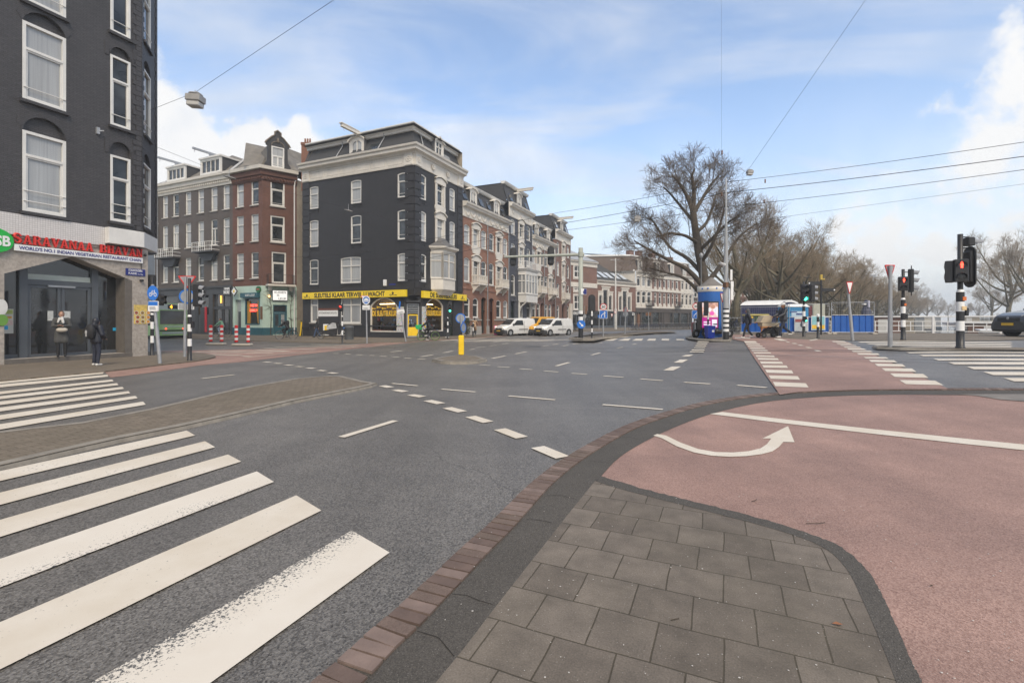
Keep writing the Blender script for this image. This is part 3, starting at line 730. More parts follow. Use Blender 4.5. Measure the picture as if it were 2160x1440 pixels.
def window(face,lp,parent,depth=.14,fw=.085,transom=.68,mull=0,glass=None,frame=None,bar=0,low_mull=0,sill=.10,sillmat=None,bars=(),name='window'):
 """frame ring, transom, mullions and a safety bar as one mesh; pane and sill are its own parts"""
 us=[p[0] for p in lp];zs=[p[1] for p in lp];u0,u1,z0,z1=min(us),max(us),min(zs),max(zs)
 frame=frame or WHITE
 mb=face.mb();mb.ring(lp,inset(lp,fw),depth-.075,depth+.02)
 zt_=z0+(z1-z0)*transom if transom else None
 if transom:mb.box(u0+fw*.9,u1-fw*.9,depth-.08,depth+.018,zt_-fw*.45,zt_+fw*.45)
 if transom:                                   # casement below the transom
  q=[(u0+fw,z0+fw),(u1-fw,z0+fw),(u1-fw,zt_-fw*.45),(u0+fw,zt_-fw*.45)]
  mb.ring(q,inset(q,fw*.55),depth-.045,depth+.016)
 for k in range(mull):
  c=u0+(u1-u0)*(k+1)/(mull+1);mb.box(c-fw*.4,c+fw*.4,depth-.078,depth+.017,z0+fw*.9,z1-fw*.9)
 if low_mull:
  c=(u0+u1)/2;mb.box(c-fw*.55,c+fw*.55,depth-.062,depth+.016,z0+fw,(zt_ or z1)-.02)
 for b in ([.16] if bar==1 else bars):
  zb=z0+(z1-z0)*b;mb.tube([(u0+.02,depth-.10,zb),(u1-.02,depth-.10,zb)],.018,5)
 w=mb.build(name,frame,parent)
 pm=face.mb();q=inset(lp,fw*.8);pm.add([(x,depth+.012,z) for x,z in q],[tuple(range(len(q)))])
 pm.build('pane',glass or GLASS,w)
 if sill:
  sm=face.mb();sm.box(u0-.08,u1+.08,-sill,.12,z0-.11,z0-.003);sm.build('sill',sillmat or STONE,w)
 return w
def cornice(face_path,prof,mat,parent,loc,name='cornice',closed=False):
 mb=MB(Matrix.Translation((-loc[0],-loc[1],-loc[2])));mb.sweep(face_path,prof,closed);return mb.build(name,mat,parent)
def garland(mb,u0,u1,zc,r):                   # plaster swag with tassels
 n=10;mb.tube([(u0+(u1-u0)*k/n,-.05,zc+r-2.2*r*math.sin(math.pi*k/n)) for k in range(n+1)],[r*(.18+.32*math.sin(math.pi*k/n)) for k in range(n+1)],6)
 for u in (u0,u1):mb.tube([(u,-.05,zc+r),(u,-.05,zc-r*1.1)],[r*.3,r*.16],6)
# ================= restaurant on the left =================
def restaurant():
 d1=(.3695,.9293);Q=(-16.23,20.30)
 loc=(-16.23,20.30,0)
 t=thing('restaurant_building','tall black-painted brick corner building with white arched windows above a shell-stone restaurant front','building',loc)
 f=Face(*Q,*d1,loc)
 U0=-22.;UC=f.u(298);ZB=5.35;ZT=24.5
 # upper storeys, 3 cm in front of the ground floor
 holes=[];rects=[]
 for (pa,pb,pm,w,lv) in ((47,139,93,0,((452,286,.62),(223,62,.52),(20,-140,.5))),(232.5,275,253,1,((469,331,.6),(270,123,.42),(75,-75,.42)))):
  ua,ub=f.u(pa),f.u(pb)
  for k,(y0,y1,rise) in enumerate(lv):
   z0,z1=f.z(pm,y0),f.z(pm,y1)
   holes.append(arch(ua,ub,z0,z1+rise,rise));rects.append((ua,ub,z0,z1,w,k))
 # more bays to the left, out of the frame
 for k,dz in enumerate((0,3.62,7.24)):
  for ua in (-8.6,-12.4):
   z0,z1=6.0+dz,8.9+dz;holes.append(arch(ua,ua+1.9,z0,z1+.8,.8));rects.append((ua,ua+1.9,z0,z1,0,k))
 def arches(mb):
  for (ua,ub,z0,z1,w,k),h in zip(rects,holes):
   a=[p for p in h if p[1]>=z1-.01]
   lp=[(ua,z1-.01),(ub,z1-.01)]+[p for p in h[2:] if p[1]>z1]
   mb.add([(x,.13,z) for x,z in lp],[tuple(range(len(lp)))])
   ir=h[2:];orr=[(p[0]+(p[0]-(ua+ub)/2)*.26,p[1]+.24) for p in ir]      # brick arch, a hair proud
   n=len(ir)
   for i in range(n-1):
    for lo,hi in ((.03,.97),):
     q=[Vector(ir[i]),Vector(ir[i+1]),Vector(orr[i+1]),Vector(orr[i])]
     mb.add([(p[0],-.02,p[1]) for p in q],[(0,1,2,3)]);mb.add([(q[3][0],-.02,q[3][1]),(q[2][0],-.02,q[2][1]),(q[2][0],0,q[2][1]),(q[3][0],0,q[3][1])],[(0,1,2,3)])
  z=ZB+.1;k=0
  while z<ZT-.3:                        # corner quoins
   w=.34 if k%2 else .22
   mb.box(UC-w,UC-.004,-.03,.01,z,z+.20);z+=.215;k+=1
  for ua,ub in ((232.5,275),):            # raised brick labels beside the narrow windows
   a,b=f.u(ua),f.u(ub)
   for dz in (0,3.98,7.9):
    for uu in (a-.20,b+.06):mb.box(uu,uu+.14,-.03,.01,f.z(253,331)+dz+.06,f.z(253,331)+dz+.62)
 wall(f,[(U0,ZB),(UC,ZB),(UC,ZT),(U0,ZT)],holes,BLKWALL,t,.13,extra=arches)
 for ua,ub,z0,z1,w,k in rects:
  lp=arch(ua,ub,z0,z1,0)
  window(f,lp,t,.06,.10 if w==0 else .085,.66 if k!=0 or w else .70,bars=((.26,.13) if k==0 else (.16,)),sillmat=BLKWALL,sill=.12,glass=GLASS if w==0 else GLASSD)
 # chamfered corner
 P0=f.at(UC);e=(-.41,.912)
 g=Face(*P0,*e,loc);gu=g.u(330.5)
 holes=[];rects=[]
 for k,(y0,y1) in enumerate(((483,350),(290,155),(98,-35))):
  a,b=g.u(302.5),g.u(317.5);z0=g.z(310,y0);z1=g.z(310,y1)
  holes.append(arch(a,b,z0,z1+.5,.45));rects.append((a,b,z0,z1))
 def arches2(mb):
  for (ua,ub,z0,z1),h in zip(rects,holes):
   lp=[(ua,z1-.01),(ub,z1-.01)]+[p for p in h[2:] if p[1]>z1];mb.add([(x,.13,z) for x,z in lp],[tuple(range(len(lp)))])
  z=ZB+.1;k=0
  while z<ZT-.3:
   w=.34 if k%2 else .22
   mb.box(.004,w,-.03,.01,z,z+.20);mb.box(gu-w,gu,-.03,.01,z,z+.2);z+=.215;k+=1
 wall(g,[(0,ZB),(gu,ZB),(gu,ZT),(0,ZT)],holes,BLKWALL,t,.13,extra=arches2)
 for ua,ub,z0,z1 in rects:window(g,arch(ua,ub,z0,z1,0),t,.06,.08,.66,sillmat=BLKWALL,bars=(.16,),glass=GLASSD)
 P1=g.at(gu);h=Face(*P1,-.93,.37,loc)
 mb=h.mb();mb.box(0,16,.0,.3,ZB-.6,ZT);mb.build('wall',BLKWALL,t)
 mb=f.mb();mb.add([(UC-6,.3,4.735),(UC+.05,.05,4.735),(UC+.9,2.6,4.735),(UC-4,9,4.735)],[(0,1,2,3)]);mb.build('soffit',WHITE,t)
 mb=f.mb();mb.box(U0,UC-.2,.02,12,ZT,ZT+.3);mb.build('roof',SLATE,t)
 # tiled band and plain corner panel
 tl=NT('white_mosaic_tiles');b=tl.n('ShaderNodeTexBrick');tl.l(tl.coord('UV'),b.inputs['Vector']);b.offset=0
 for k,v in (('Scale',1.),('Brick Width',.075),('Row Height',.075),('Mortar Size',.006)):b.inputs[k].default_value=v
 b.inputs['Color1'].default_value=(.66,.63,.61,1);b.inputs['Color2'].default_value=(.60,.575,.555,1);b.inputs['Mortar'].default_value=(.42,.39,.38,1)
 tl.set(b.outputs[0],.35);tl.bump(tl.math('MULTIPLY',b.outputs[1],-1.),.4,.004)
 up=f.u(220)
 mb=f.mb();mb.box(U0,up,-.06,.25,4.62,5.36);mb.build('tiled_band',tl.m,t)
 mb=f.mb();mb.box(up,f.u(295),-.30,.25,4.72,5.37,.01);mb.build('corner_panel',WHITE,t)
 Pq=f.at(f.u(295));gg=Face(Pq[0]+f.d[1]*.3,Pq[1]-f.d[0]*.3,-.38,.925,loc)
 mb=gg.mb();mb.box(0.004,gg.u(332),.0,.25,4.72,5.37,.01);mb.build('corner_panel',WHITE,t)
 # stone front with the pointed opening
 ul,um,ur=f.u(9),f.u(154),f.u(279);uw=f.u(312)
 op=[(ul,.22),(ur,.22),(ur,3.28),(um,4.06),(ul,3.22)]
 wall(f,[(U0,0),(uw,0),(uw,4.63),(U0,4.63)],[op],BEIGES,t,.75,'stone_front')
 mb=f.mb();mb.box(uw-.9,uw-.002,.004,1.2,0,4.62);mb.box(ul,ur,-.02,.75,0,.215);mb.build('plinth',M('dark_stone_step',(.13,.115,.10),.75,.2,4,dirt=.3),t)
 Pw=f.at(uw);hw=Face(*Pw,-.93,.37,loc)
 mb=hw.mb();mb.box(0.01,14,.01,.3,0,4.7);mb.build('wall',BEIGES,t)
 mb=hw.mb()                                  # shop windows round the corner in the side street, seen edge on
 for k in range(4):mb.box(1+k*3,3.3+k*3,-.02,.0,.6,3.4)
 mb.build('side_windows',SHOPGLASS,t)
 # glazing: two side lights, door leaves, transom light
 fr=M('anthracite_aluminium',(.085,.095,.108),.4,.1,3)
 y=.62
 ua,ub=f.u(66),f.u(216.5)
 top=lambda u:(3.22+(u-ul)/(um-ul)*(4.06-3.22)) if u<um else (4.06+(u-um)/(ur-um)*(3.28-4.06))
 mb=f.mb()
 for u,w in ((ua,.24),(ub,.22)):mb.box(u-w/2,u+w/2,y-.12,y+.06,.215,top(u)+.02)
 mb.box(ua+.12,ub-.11,y-.10,y+.05,2.92,3.10)
 mb.box(ul+.002,ua-.12,y-.06,y+.05,.216,.36);mb.box(ub+.11,ur-.002,y-.06,y+.05,.216,.36)
 mb.box(ur-.09,ur-.003,y-.07,y+.05,.36,3.26);mb.box(ul+.003,ul+.05,y-.07,y+.05,.36,3.2)
 mb.build('shopfront_frame',fr,t)
 mb=f.mb();mb.add([(ul,y,.3),(ur,y,.3),(ur,y,3.28),(um,y,4.05),(ul,y,3.22)],[(0,1,2,3,4)]);mb.build('shop_glazing',SHOPGLASS,t)
 mb=f.mb();mb.box(ua+.13,ub-.12,y-.03,y-.006,3.12,3.32);mb.build('frosted_strip',M('frosted_film',(.42,.46,.42),.5,.1),t)
 um2=(ua+ub)/2+.02
 for a,b in ((ua+.13,um2-.01),(um2+.01,ub-.12)):
  dm=f.mb();lp=[(a,.23),(b,.23),(b,2.91),(a,2.91)];dm.ring(lp,inset(lp,.10),y-.06,y+.02);dr=dm.build('door',fr,t)
  hm=f.mb();hu=b-.07 if a<um2-.3 else a+.07
  hm.tube([(hu,y-.07,.95),(hu,y-.13,.97),(hu,y-.13,1.45),(hu,y-.07,1.47)],.016,6);hm.build('handle',GREYM,dr)
 mb=f.mb();mb.box(um2-.42,um2+.42,y-.13,y-.06,2.86,2.93);mb.build('door_closer',GREYM,t)
 # printed sheets hung in front of the door glass
 pm=f.mb()
 for a,b,z0,z1 in ((118,130,1.58,1.95),(146,166,1.58,1.95)):pm.box(f.u(a),f.u(b),y-.07,y-.062,z0,z1)
 pm.build('menu_sheet',[M('printed_paper',(.52,.53,.51),.6,.25,14)],t)
 pm=f.mb();pm.box(f.u(257),f.u(268),y-.02,y-.01,1.15,1.28);pm.build('blue_sticker',M('cyan_sticker',(.02,.36,.62),.4),t)
 pm=f.mb();pm.box(f.u(10),f.u(47.5),y-.02,y-.008,1.12,2.0);q=pm.build('window_poster',M('poster_paper',(.56,.55,.48),.5,.05),t)
 for (a,b,z0,z1,c) in ((12,46,1.82,1.97,(.35,.42,.10)),(12,44,1.66,1.74,(.62,.30,.04)),(22,36,1.26,1.40,(.03,.38,.66)),(12,46,1.42,1.60,(.60,.45,.40))):
  m2=f.mb();m2.box(f.u(a),f.u(b),y-.026,y-.021,z0,z1);m2.build('poster_print',M('print_%d'%int(c[0]*1000+c[2]*100),c,.5,.3,20),q)
 # food poster on the pillar
 pm=f.mb();a,b=f.u(282.3),f.u(311);z0,z1=f.z(297,683),f.z(297,643)
 pm.box(a,b-.01,-.012,-.002,z0,z1);q=pm.build('food_poster',M('poster_yellow',(.62,.45,.12),.45,.25,9),t)
 m2=f.mb();rnd=random.Random(5)
 m2.lathe([(0,0),(.001,0)],4)
 for k in range(9):
  cu,cz,r=a+.12+(k%3)*.21+rnd.uniform(-.03,.03),z0+.1+(k // 3)*.19,.085
  m2.c=0;m2.add([(cu+r*math.cos(6.283*j/12),-.016,cz+r*math.sin(6.283*j/12)) for j in range(12)],[tuple(range(12))])
  m2.c=1+k%3;m2.add([(cu+r*.8*math.cos(6.283*j/12),-.019,cz+r*.8*math.sin(6.283*j/12)) for j in range(12)],[tuple(range(12))])
 m2.build('poster_print',[M('bowl_white',(.66,.64,.6),.4),M('curry_red',(.32,.08,.03),.5),M('curry_brown',(.25,.15,.04),.5),M('curry_orange',(.55,.24,.04),.5)],q)
 pm=f.mb();pm.box(f.u(-60),f.u(8.2),-.012,-.002,f.z(0,688),f.z(0,636));q=pm.build('food_poster',M('poster_dark',(.06,.05,.045),.45,.3,5),t)
 m2=f.mb();m2.add([(f.u(3)+.16*math.cos(6.28*k/14),-.016,2.05+.28*math.sin(6.28*k/14)) for k in range(14)],[tuple(range(14))]);m2.c=1
 m2.add([(f.u(4)+.16*math.cos(6.28*k/14),-.018,1.6+.20*math.sin(6.28*k/14)) for k in range(14)],[tuple(range(14))]);m2.build('poster_print',[M('plate_white',(.6,.6,.58),.4),M('salad_green',(.14,.30,.05),.5)],q)
 # lamp and floodlight details
 mb=f.mb();mb.box(f.u(294),f.u(299.5),-.14,0,f.z(297,594),f.z(297,589.5),.01);mb.build('wall_lamp',BLACKM,t)
 mb=f.mb();u=f.u(205);z=f.z(205,277);mb.box(u-.05,u+.05,-.10,0,z-.12,z+.14);mb.tube([(u+.02,-.1,z),(u+.16,-.14,z+.05)],.03,6);mb.build('wire_anchor',GREYM,t)
 mb=f.mb();mb.tube([(f.u(297.5),-.02,3.6),(f.u(297.5),-.02,4.7)],.012,5);mb.tube([(U0,-.03,4.5),(f.u(297),-.03,4.5)],.012,5);mb.ell((f.u(303),-.1,4.42),(.06,.06,.06));mb.build('cable',BLACKM,t)
 # ---- lettering: its own things hung on the front
 s=thing('restaurant_sign','raised red capital letters SARAVANAA BHAVAN along the stone restaurant front','sign',(f.at(um)[0],f.at(um)[1],4.2))
 fs=Face(*Q,*d1,(f.at(um)[0],f.at(um)[1],4.2))
 def serif(ch,mb,x,z,w,h):
  T=.27*w;t2=.12*w;sv=.075*h
  def P(pts,y0=-.11,y1=-.03):mb.prism([(x+a*w,z+b*h) for a,b in pts],y0,y1)
  def bar(a,b,zz0=0):P([(a,zz0),(b,zz0),(b,zz0+.085),(a,zz0+.085)],-.112)
  if ch=='A':
   P([(.40,1),(.60,1),(.98,0),(.68,0)]);P([(.40,1),(.50,.95),(.18,0),(.06,0)],-.108);P([(.2,.26),(.78,.26),(.75,.36),(.24,.36)],-.106);bar(-.06,.30);bar(.58,1.06)
  elif ch=='V':
   P([(.02,1),(.32,1),(.62,0),(.40,0)]);P([(.84,1),(.96,1),(.58,0),(.48,.05)],-.108);bar(-.08,.42,.915);bar(.7,1.08,.915)
  elif ch=='N':
   P([(.08,0),(.2,0),(.2,.98),(.08,.98)]);P([(.82,0),(.92,0),(.92,1),(.82,1)],-.108);P([(.04,1),(.30,1),(.92,0),(.72,0)],-.106);bar(-.04,.34);bar(-.06,.3,.915);bar(.68,1.06,.915)
  elif ch=='H':
   P([(.08,0),(.34,0),(.34,1),(.08,1)]);P([(.66,0),(.92,0),(.92,1),(.66,1)]);P([(.3,.45),(.7,.45),(.7,.56),(.3,.56)],-.106)
   for a in (-.02,.56):bar(a,a+.46);bar(a,a+.46,.915)
  elif ch in 'RB':
   P([(.08,0),(.34,0),(.34,1),(.08,1)]);bar(-.02,.44);bar(-.02,.5,.915)
   def bowl(z0,z1,xr):
    zc,rz=(z0+z1)/2,(z1-z0)/2;n=10
    o=[(.42+(xr-.42)*math.sin(math.pi*k/n),zc+rz*math.cos(math.pi*k/n)) for k in range(n+1)]
    i=[(.42+(xr-.24-.42)*math.sin(math.pi*k/n),zc+(rz-.09)*math.cos(math.pi*k/n)) for k in range(n+1)]
    mb.prism([(x+a*w,z+b*h) for a,b in [(.3,z1)]+o+[(.3,z0),(.3,z0+.09)]+i[::-1]+[(.3,z1-.09)]],-.108,-.032)
   bowl(.46,1,.90)
   if ch=='R':P([(.45,.5),(.72,.5),(1.06,0),(.76,0)],-.106);bar(.72,1.1)
   else:bowl(0,.53,.98)
  elif ch=='S':
   n=14;o=[];i=[]
   c=[(.86,.80),(.74,.95),(.5,1.0),(.24,.93),(.14,.76),(.25,.60),(.5,.50),(.78,.38),(.86,.22),(.74,.06),(.5,0),(.24,.05),(.12,.22)]
   th=[.04,.07,.09,.2,.24,.24,.26,.26,.24,.2,.09,.07,.04]
   mb.tube([(x+a*w,-.07,z+(b*.86+.07)*h) for a,b in c],[q*w*.62+.018 for q in th],6)
   bar(.76,.92,.70);bar(.06,.22,.2)
 lm=MB(fs.m);x0,x1=f.u(25),f.u(299);z=f.z(25,0)
 word='SARAVANAA BHAVAN';wd=[1.0 if c!=' ' else .75 for c in word];tot=sum(wd);k=(x1-x0)/tot;x=x0
 zl,hl=f.z(162,527.5),.33
 for c,w in zip(word,wd):
  if c!=' ':serif(c,lm,x+.03*k,zl,k*.86,hl*(1.12 if x==x0 else 1))
  x+=w*k
 lm.build('letters',M('red_sign_letters',(.66,.035,.025),.4,.08,3),s)
 bm=MB(fs.m);a,b=f.u(27),f.u(298.5);zb0,zb1=zl-.27,zl-.04
 bm.box(a,b,-.10,-.01,zb0,zb1,.008);bd=bm.build('strapline_board',WHITEM,s)
 lm=MB(fs.m);text_mb(lm,"WORLD'S NO.1 INDIAN VEGETARIAN RESTAURANT CHAIN",a+.12,b-.08,-.106,zb0+.065,.115,.006,.02);lm.build('letters',M('navy_lettering',(.045,.05,.22),.4),bd)
 e=thing('restaurant_emblem','round green emblem with white letters beside the red restaurant name','sign',(f.at(f.u(2))[0],f.at(f.u(2))[1],4.5))
 fe=Face(*Q,*d1,tuple(e.location));em=MB(fe.m);uc,zc=f.u(-9),f.z(0,508)
 em.prism([(uc+.42*math.cos(6.283*k/20),zc+(.40+.04*(k%20 in (5,15)))*math.sin(6.283*k/20)) for k in range(20)],-.12,-.01);em.build('disc',M('emblem_green',(.01,.42,.05),.4),e)
 lm=MB(fe.m);text_mb(lm,'HSB',uc-.34,uc+.33,-.125,zc-.17,.34,.012,.03);lm.build('letters',WHITEM,e)
 n=thing('street_name_plate','dark blue enamel street name plate on the stone pillar','sign',(f.at(f.u(285))[0],f.at(f.u(285))[1],3.6))
 fn=Face(*Q,*d1,tuple(n.location));a,b,z0,z1=f.u(264.5),f.u(305.5),f.z(285,581.5),f.z(285,567)
 pm=MB(fn.m);pm.box(a,b,-.03,-.005,z0,z1);pm.build('plate',M('navy_enamel',(.012,.02,.17),.35),n)
 lm=MB(fn.m);text_mb(lm,'STADHOUDERS',a+.1,b-.12,-.032,z0+.18,.09,.004,.012);text_mb(lm,'KADE',a+.1,a+.42,-.032,z0+.05,.085,.004,.012)
 text_mb(lm,'De Pijp',a+.46,a+.66,-.032,z0+.05,.05,.004);lm.build('letters',WHITEM,n)
restaurant()
# ================= key shop: black corner house =================
DA=(.4155,.9096);DB=(-.9096,.4155);CS=(-8.40,41.07)
def ornate_frame(face,u0,u1,z0,z1,parent,mat,foot=True):
 """white plaster surround with a segmental hood"""
 mb=face.mb();w=.26
 for a,b in ((u0-w,u0),(u1,u1+w)):mb.box(a,b,-.10,.02,z0,z1-.05)
 lp=arch(u0-w-.06,u1+w+.06,z1-.12,z1+.48,.3);mb.prism(lp,-.14,.02)
 lp=arch(u0-w-.16,u1+w+.16,z1+.30,z1+.66,.33);lq=arch(u0-w-.16,u1+w+.16,z1+.2,z1+.54,.3)
 n=len(lp);mb.add([(x,-.26,z) for x,z in lp]+[(x,-.26,z) for x,z in lq],[(i,i+1,n+i+1,n+i) for i in range(1,n-1)])
 mb.add([(x,-.26,z) for x,z in lp]+[(x,.0,z) for x,z in lp],[(i,i+1,n+i+1,n+i) for i in range(1,n-1)])
 mb.add([(x,-.26,z) for x,z in lq]+[(x,.0,z) for x,z in lq],[(i,i+1,n+i+1,n+i) for i in range(1,n-1)])
 if foot:mb.prism([(u0-w-.05,z0),(u1+w+.05,z0),(u1+w+.1,z0-.25),(u1+.12,z0-.8),(u0-.12,z0-.8),(u0-w-.1,z0-.25)],-.09,.02)
 return mb.build('window_surround',mat,parent)
def dormer(face,uc,z0,w,h,parent,yback=.9,round_top=True,mat=None,cheek=None,beam=False,glass=None):
 mat=mat or CREAM;mb=face.mb();y0=.25
 op=arch(uc-w*.36,uc+w*.36,z0+.15,z0+h*.86,w*.22 if round_top else 0)
 out=arch(uc-w/2,uc+w/2,z0,z0+h,w*.24) if round_top else [(uc-w/2,z0),(uc+w/2,z0),(uc+w/2,z0+h*.82),(uc,z0+h*1.06),(uc-w/2,z0+h*.82)]
 V,T=tri_holes(out,[op]);mb.add([(x,y0,z) for x,z in V],T)
 n=len(op);mb.add([(x,y0,z) for x,z in op]+[(x,y0+.12,z) for x,z in op],[(i,(i+1)%n,n+(i+1)%n,n+i) for i in range(n)])
 hd=[p for p in out[2:]];hd=[(p[0]+(.12 if p[0]>uc else -.12 if p[0]<uc else 0),p[1]+.12) for p in hd];ho=[(p[0],p[1]-.16) for p in hd]
 k=len(hd);mb.add([(x,y0-.14,z) for x,z in hd]+[(x,y0-.14,z) for x,z in ho],[(i,i+1,k+i+1,k+i) for i in range(k-1)])
 mb.add([(x,y0-.14,z) for x,z in hd]+[(x,y0+yback+.7,z) for x,z in hd],[(i,i+1,k+i+1,k+i) for i in range(k-1)])
 mb.add([(x,y0-.14,z) for x,z in ho]+[(x,y0,z) for x,z in ho],[(i,i+1,k+i+1,k+i) for i in range(k-1)])
 d=mb.build('dormer',mat,parent)
 cm=face.mb();zc=min(hd[0][1],hd[-1][1])
 for s in (-1,1):cm.quad((uc+s*w*.49,y0+.01,z0),(uc+s*w*.49,y0+yback+.6,z0),(uc+s*w*.49,y0+yback+.6,zc),(uc+s*w*.49,y0+.01,zc))
 cm.build('cheek',cheek or SLATE,d)
 window(face,inset(op,.01),d,y0+.10,.07,.0 if round_top else .7,mull=1,sill=0,glass=glass or GLASS)
 if beam:
  bm=face.mb();bm.box(uc-.13,uc+.13,y0-1.9,y0+.3,z0+h+.22,z0+h+.50,.02);bm.box(uc-.17,uc+.17,y0-2.0,y0+.3,z0+h+.50,z0+h+.58);bm.tube([(uc,y0-1.6,z0+h+.22),(uc,y0-1.6,z0+h+.02),(uc+.06,y0-1.55,z0+h-.04)],.02,5)
  bm.build('hoist_beam',mat,d)
 return d
def brick_drop(mb,u0,u1,z):                    # stepped brick apron below a sill
 for a,b,h0,h1 in ((u0-.05,u1+.05,-.26,-.115),(u0-.05,u0+.28,-.40,-.262),(u1-.28,u1+.05,-.40,-.262)):mb.box(a,b,-.035,.01,z+h0,z+h1)
def key_shop():
 loc=(CS[0],CS[1],0);s1=13.2;s2=8.07
 t=thing('corner_shop_house','black-painted corner house with cream cornice and yellow key-shop signs','building',loc)
 A0=(CS[0]+DB[0]*s1,CS[1]+DB[1]*s1)
 f=Face(*A0,-DB[0],-DB[1],loc);g=Face(*CS,*DA,loc)
 ZF=14.95
 ch=1.05                                     # ground-floor chamfer with the yellow door
 W=[];Hs=[]
 fl=[(12.28,14.44),(8.62,11.2),(5.0,7.42)]
 for i,(z0,z1) in enumerate(fl):
  for a,b in ((652.5,671.4),(740,762),(838.5,860.5)):
   m=0
   if i==2 and a==740:a,b,m=718.5,761,1
   W.append((arch(f.u(a),f.u(b),z0,z1,.09),m));Hs.append(W[-1][0])
 gw=[]
 for a,b,z0,z1,m,r in ((655,671,1.38,3.62,0,0),(719,761,1.28,3.62,1,0)):
  lp=arch(f.u(a),f.u(b),z0,z1,r);Hs.append(lp);gw.append((lp,m))
 shop=arch(f.u(781),f.u(838),.55,3.62,.75);Hs.append(shop)
 def orn(mb):
  for w,m in W:
   us=[p[0] for p in w];brick_drop(mb,min(us),max(us),w[0][1])
  for fu in (lambda w:(0.0,w),lambda w:(s1-w,s1-.004)):
   z=4.4
   while z<ZF-.35:
    a,b=fu(.95);mb.box(a,b,-.05,.01,z,z+.58);z+=.66
  mb.box(0,s1,-.06,.01,4.28,4.40);mb.box(0,.95,-.07,.01,.75,.95)
  mb.box(.955,s1-ch,-.05,.01,1.02,1.14)
 wall(f,[(0,0),(s1-ch,0),(s1-ch,3.75),(s1,3.75),(s1,ZF+.1),(0,ZF+.1)],Hs,SLTWALL,t,.16,extra=orn)
 for lp,m in W:window(f,lp,t,.10,.085,.66,mull=m,bar=1,sill=.09,sillmat=SLTWALL,glass=GLASS)
 for lp,m in gw:window(f,lp,t,.10,.10,.74,mull=m,sill=.1,glass=E('shop_warm_pane',(.35,.22,.06),.12) if False else GLASSD)
 # right face
 W2=[];H2=[]
 for i,(z0,z1) in enumerate(fl):
  for j,(a,b) in enumerate(((884.5,899),(921,934.5),(948.5,959.5))):
   if i==2 and j==1:continue
   lp=arch(g.u(a),g.u(b),z0-.05,z1+.0,.11);W2.append((lp,j));H2.append(lp)
 s_shop=arch(g.u(898),g.u(935),.55,3.62,.7);H2.append(s_shop)
 sd=[(g.u(944.5),.1),(g.u(956),.1),(g.u(956),3.4),(g.u(944.5),3.4)];H2.append(sd)
 def orn2(mb):
  for w,j in W2:
   if j!=1:us=[p[0] for p in w];brick_drop(mb,min(us),max(us),w[0][1])
  for a,b in ((.004,.95),(s2-.95,s2)):
   z=4.4
   while z<ZF-.35:mb.box(a,b,-.05,.01,z,z+.58);z+=.66
  mb.box(.955,s2-.955,-.06,.01,4.28,4.40)
 wall(g,[(ch,0),(s2,0),(s2,ZF+.1),(0,ZF+.1),(0,3.75),(ch,3.75)],H2,SLTWALL,t,.16,extra=orn2)
 for lp,j in W2:
  window(g,lp,t,.10,.085,.66,bar=1,sill=.09 if j!=1 else 0,sillmat=SLTWALL,glass=GLASS)
  if j==1:
   us=[p[0] for p in lp];zs=[p[1] for p in lp];ornate_frame(g,min(us),max(us),min(zs),max(zs)-.1,t,CREAM)
 mb=g.mb();mb.box(sd[0][0],sd[1][0],.12,.18,.1,3.4);mb.build('door',M('dark_green_door',(.02,.03,.026),.4),t)
 # chamfer
 pa=f.at(s1-ch);pb=g.at(ch);c=Face(*pa,pb[0]-pa[0],pb[1]-pa[1],loc);cw=math.hypot(pb[0]-pa[0],pb[1]-pa[1])
 dr=[(.2,.12),(cw-.2,.12),(cw-.2,3.05),(.2,3.05)]
 wall(c,[(0,0),(cw,0),(cw,3.75),(0,3.75)],[dr],SLTWALL,t,.18)
 mb=MB(Matrix.Translation((-loc[0],-loc[1],0)));P=[pa,f.at(s1),pb];mb.add([(p[0],p[1],3.752) for p in P],[(0,1,2)])
 mb.build('soffit',BLACKM,t)
 mb=c.mb()
 for k in range(3):mb.add([(cw/2+(.3-k*.08)*s_*1.9,-.1-.2*k,3.35+.13*k) for s_ in (-1,1)]+[(cw/2+(.3-k*.08)*s_*1.9,.05,3.35+.13*k) for s_ in (1,-1)],[(0,1,2,3)])
 mb.box(.1,cw-.1,-.28,.02,3.10,3.34,.05);mb.build('door_hood',BLACKM,t)
 dm=c.mb();lp=dr;dm.ring(lp,inset(lp,.09),.08,.19);q=[(.29,.2),(cw-.29,.2),(cw-.29,2.12),(.29,2.12)]
 fr=dm.build('door_frame',GREYM,t)
 dm=c.mb();dl=[(.31,.22),(cw-.31,.22),(cw-.31,2.10),(.31,2.10)];gl=[(.40,.98),(cw-.40,.98),(cw-.40,2.0),(.40,2.0)]
 dm.ring(dl,gl,.10,.15)
 for k in range(5):dm.box(.42,cw-.42,.095,.10,.28+k*.13,.36+k*.13)
 d=dm.build('door',YELP,t)
 pm=c.mb();pm.box(.40,cw-.40,.14,.145,.98,2.0);pm.build('pane',SHOPGLASS,d)
 pm=c.mb();rnd=random.Random(8)
 for k in range(5):
  u,z=.48+(k%3)*.14,1.35+(k // 3)*.3+rnd.uniform(-.05,.05);pm.ell((u,.135,z),(.035,.005,.04),8,4);pm.box(u-.01,u+.012,.131,.138,z-.14,z-.03)
 pm.build('key_stickers',M('sticker_blue',(.30,.42,.60),.4),d)
 pm=c.mb();pm.box(.29,cw-.29,.14,.16,2.2,2.98);pm.build('transom_light',SHOPGLASS,fr)
 pm=c.mb()
 for k in range(4):pm.box(.30,cw-.30,.09,.12,2.2+k*.2,2.24+k*.2)
 pm.build('roller_shutter',GREYM,fr)
 pm=c.mb();pm.tube([(.37,.08,1.0),(.37,.05,1.02),(.37,.05,1.25),(.37,.08,1.27)],.015,6);pm.build('handle',GREYM,d)
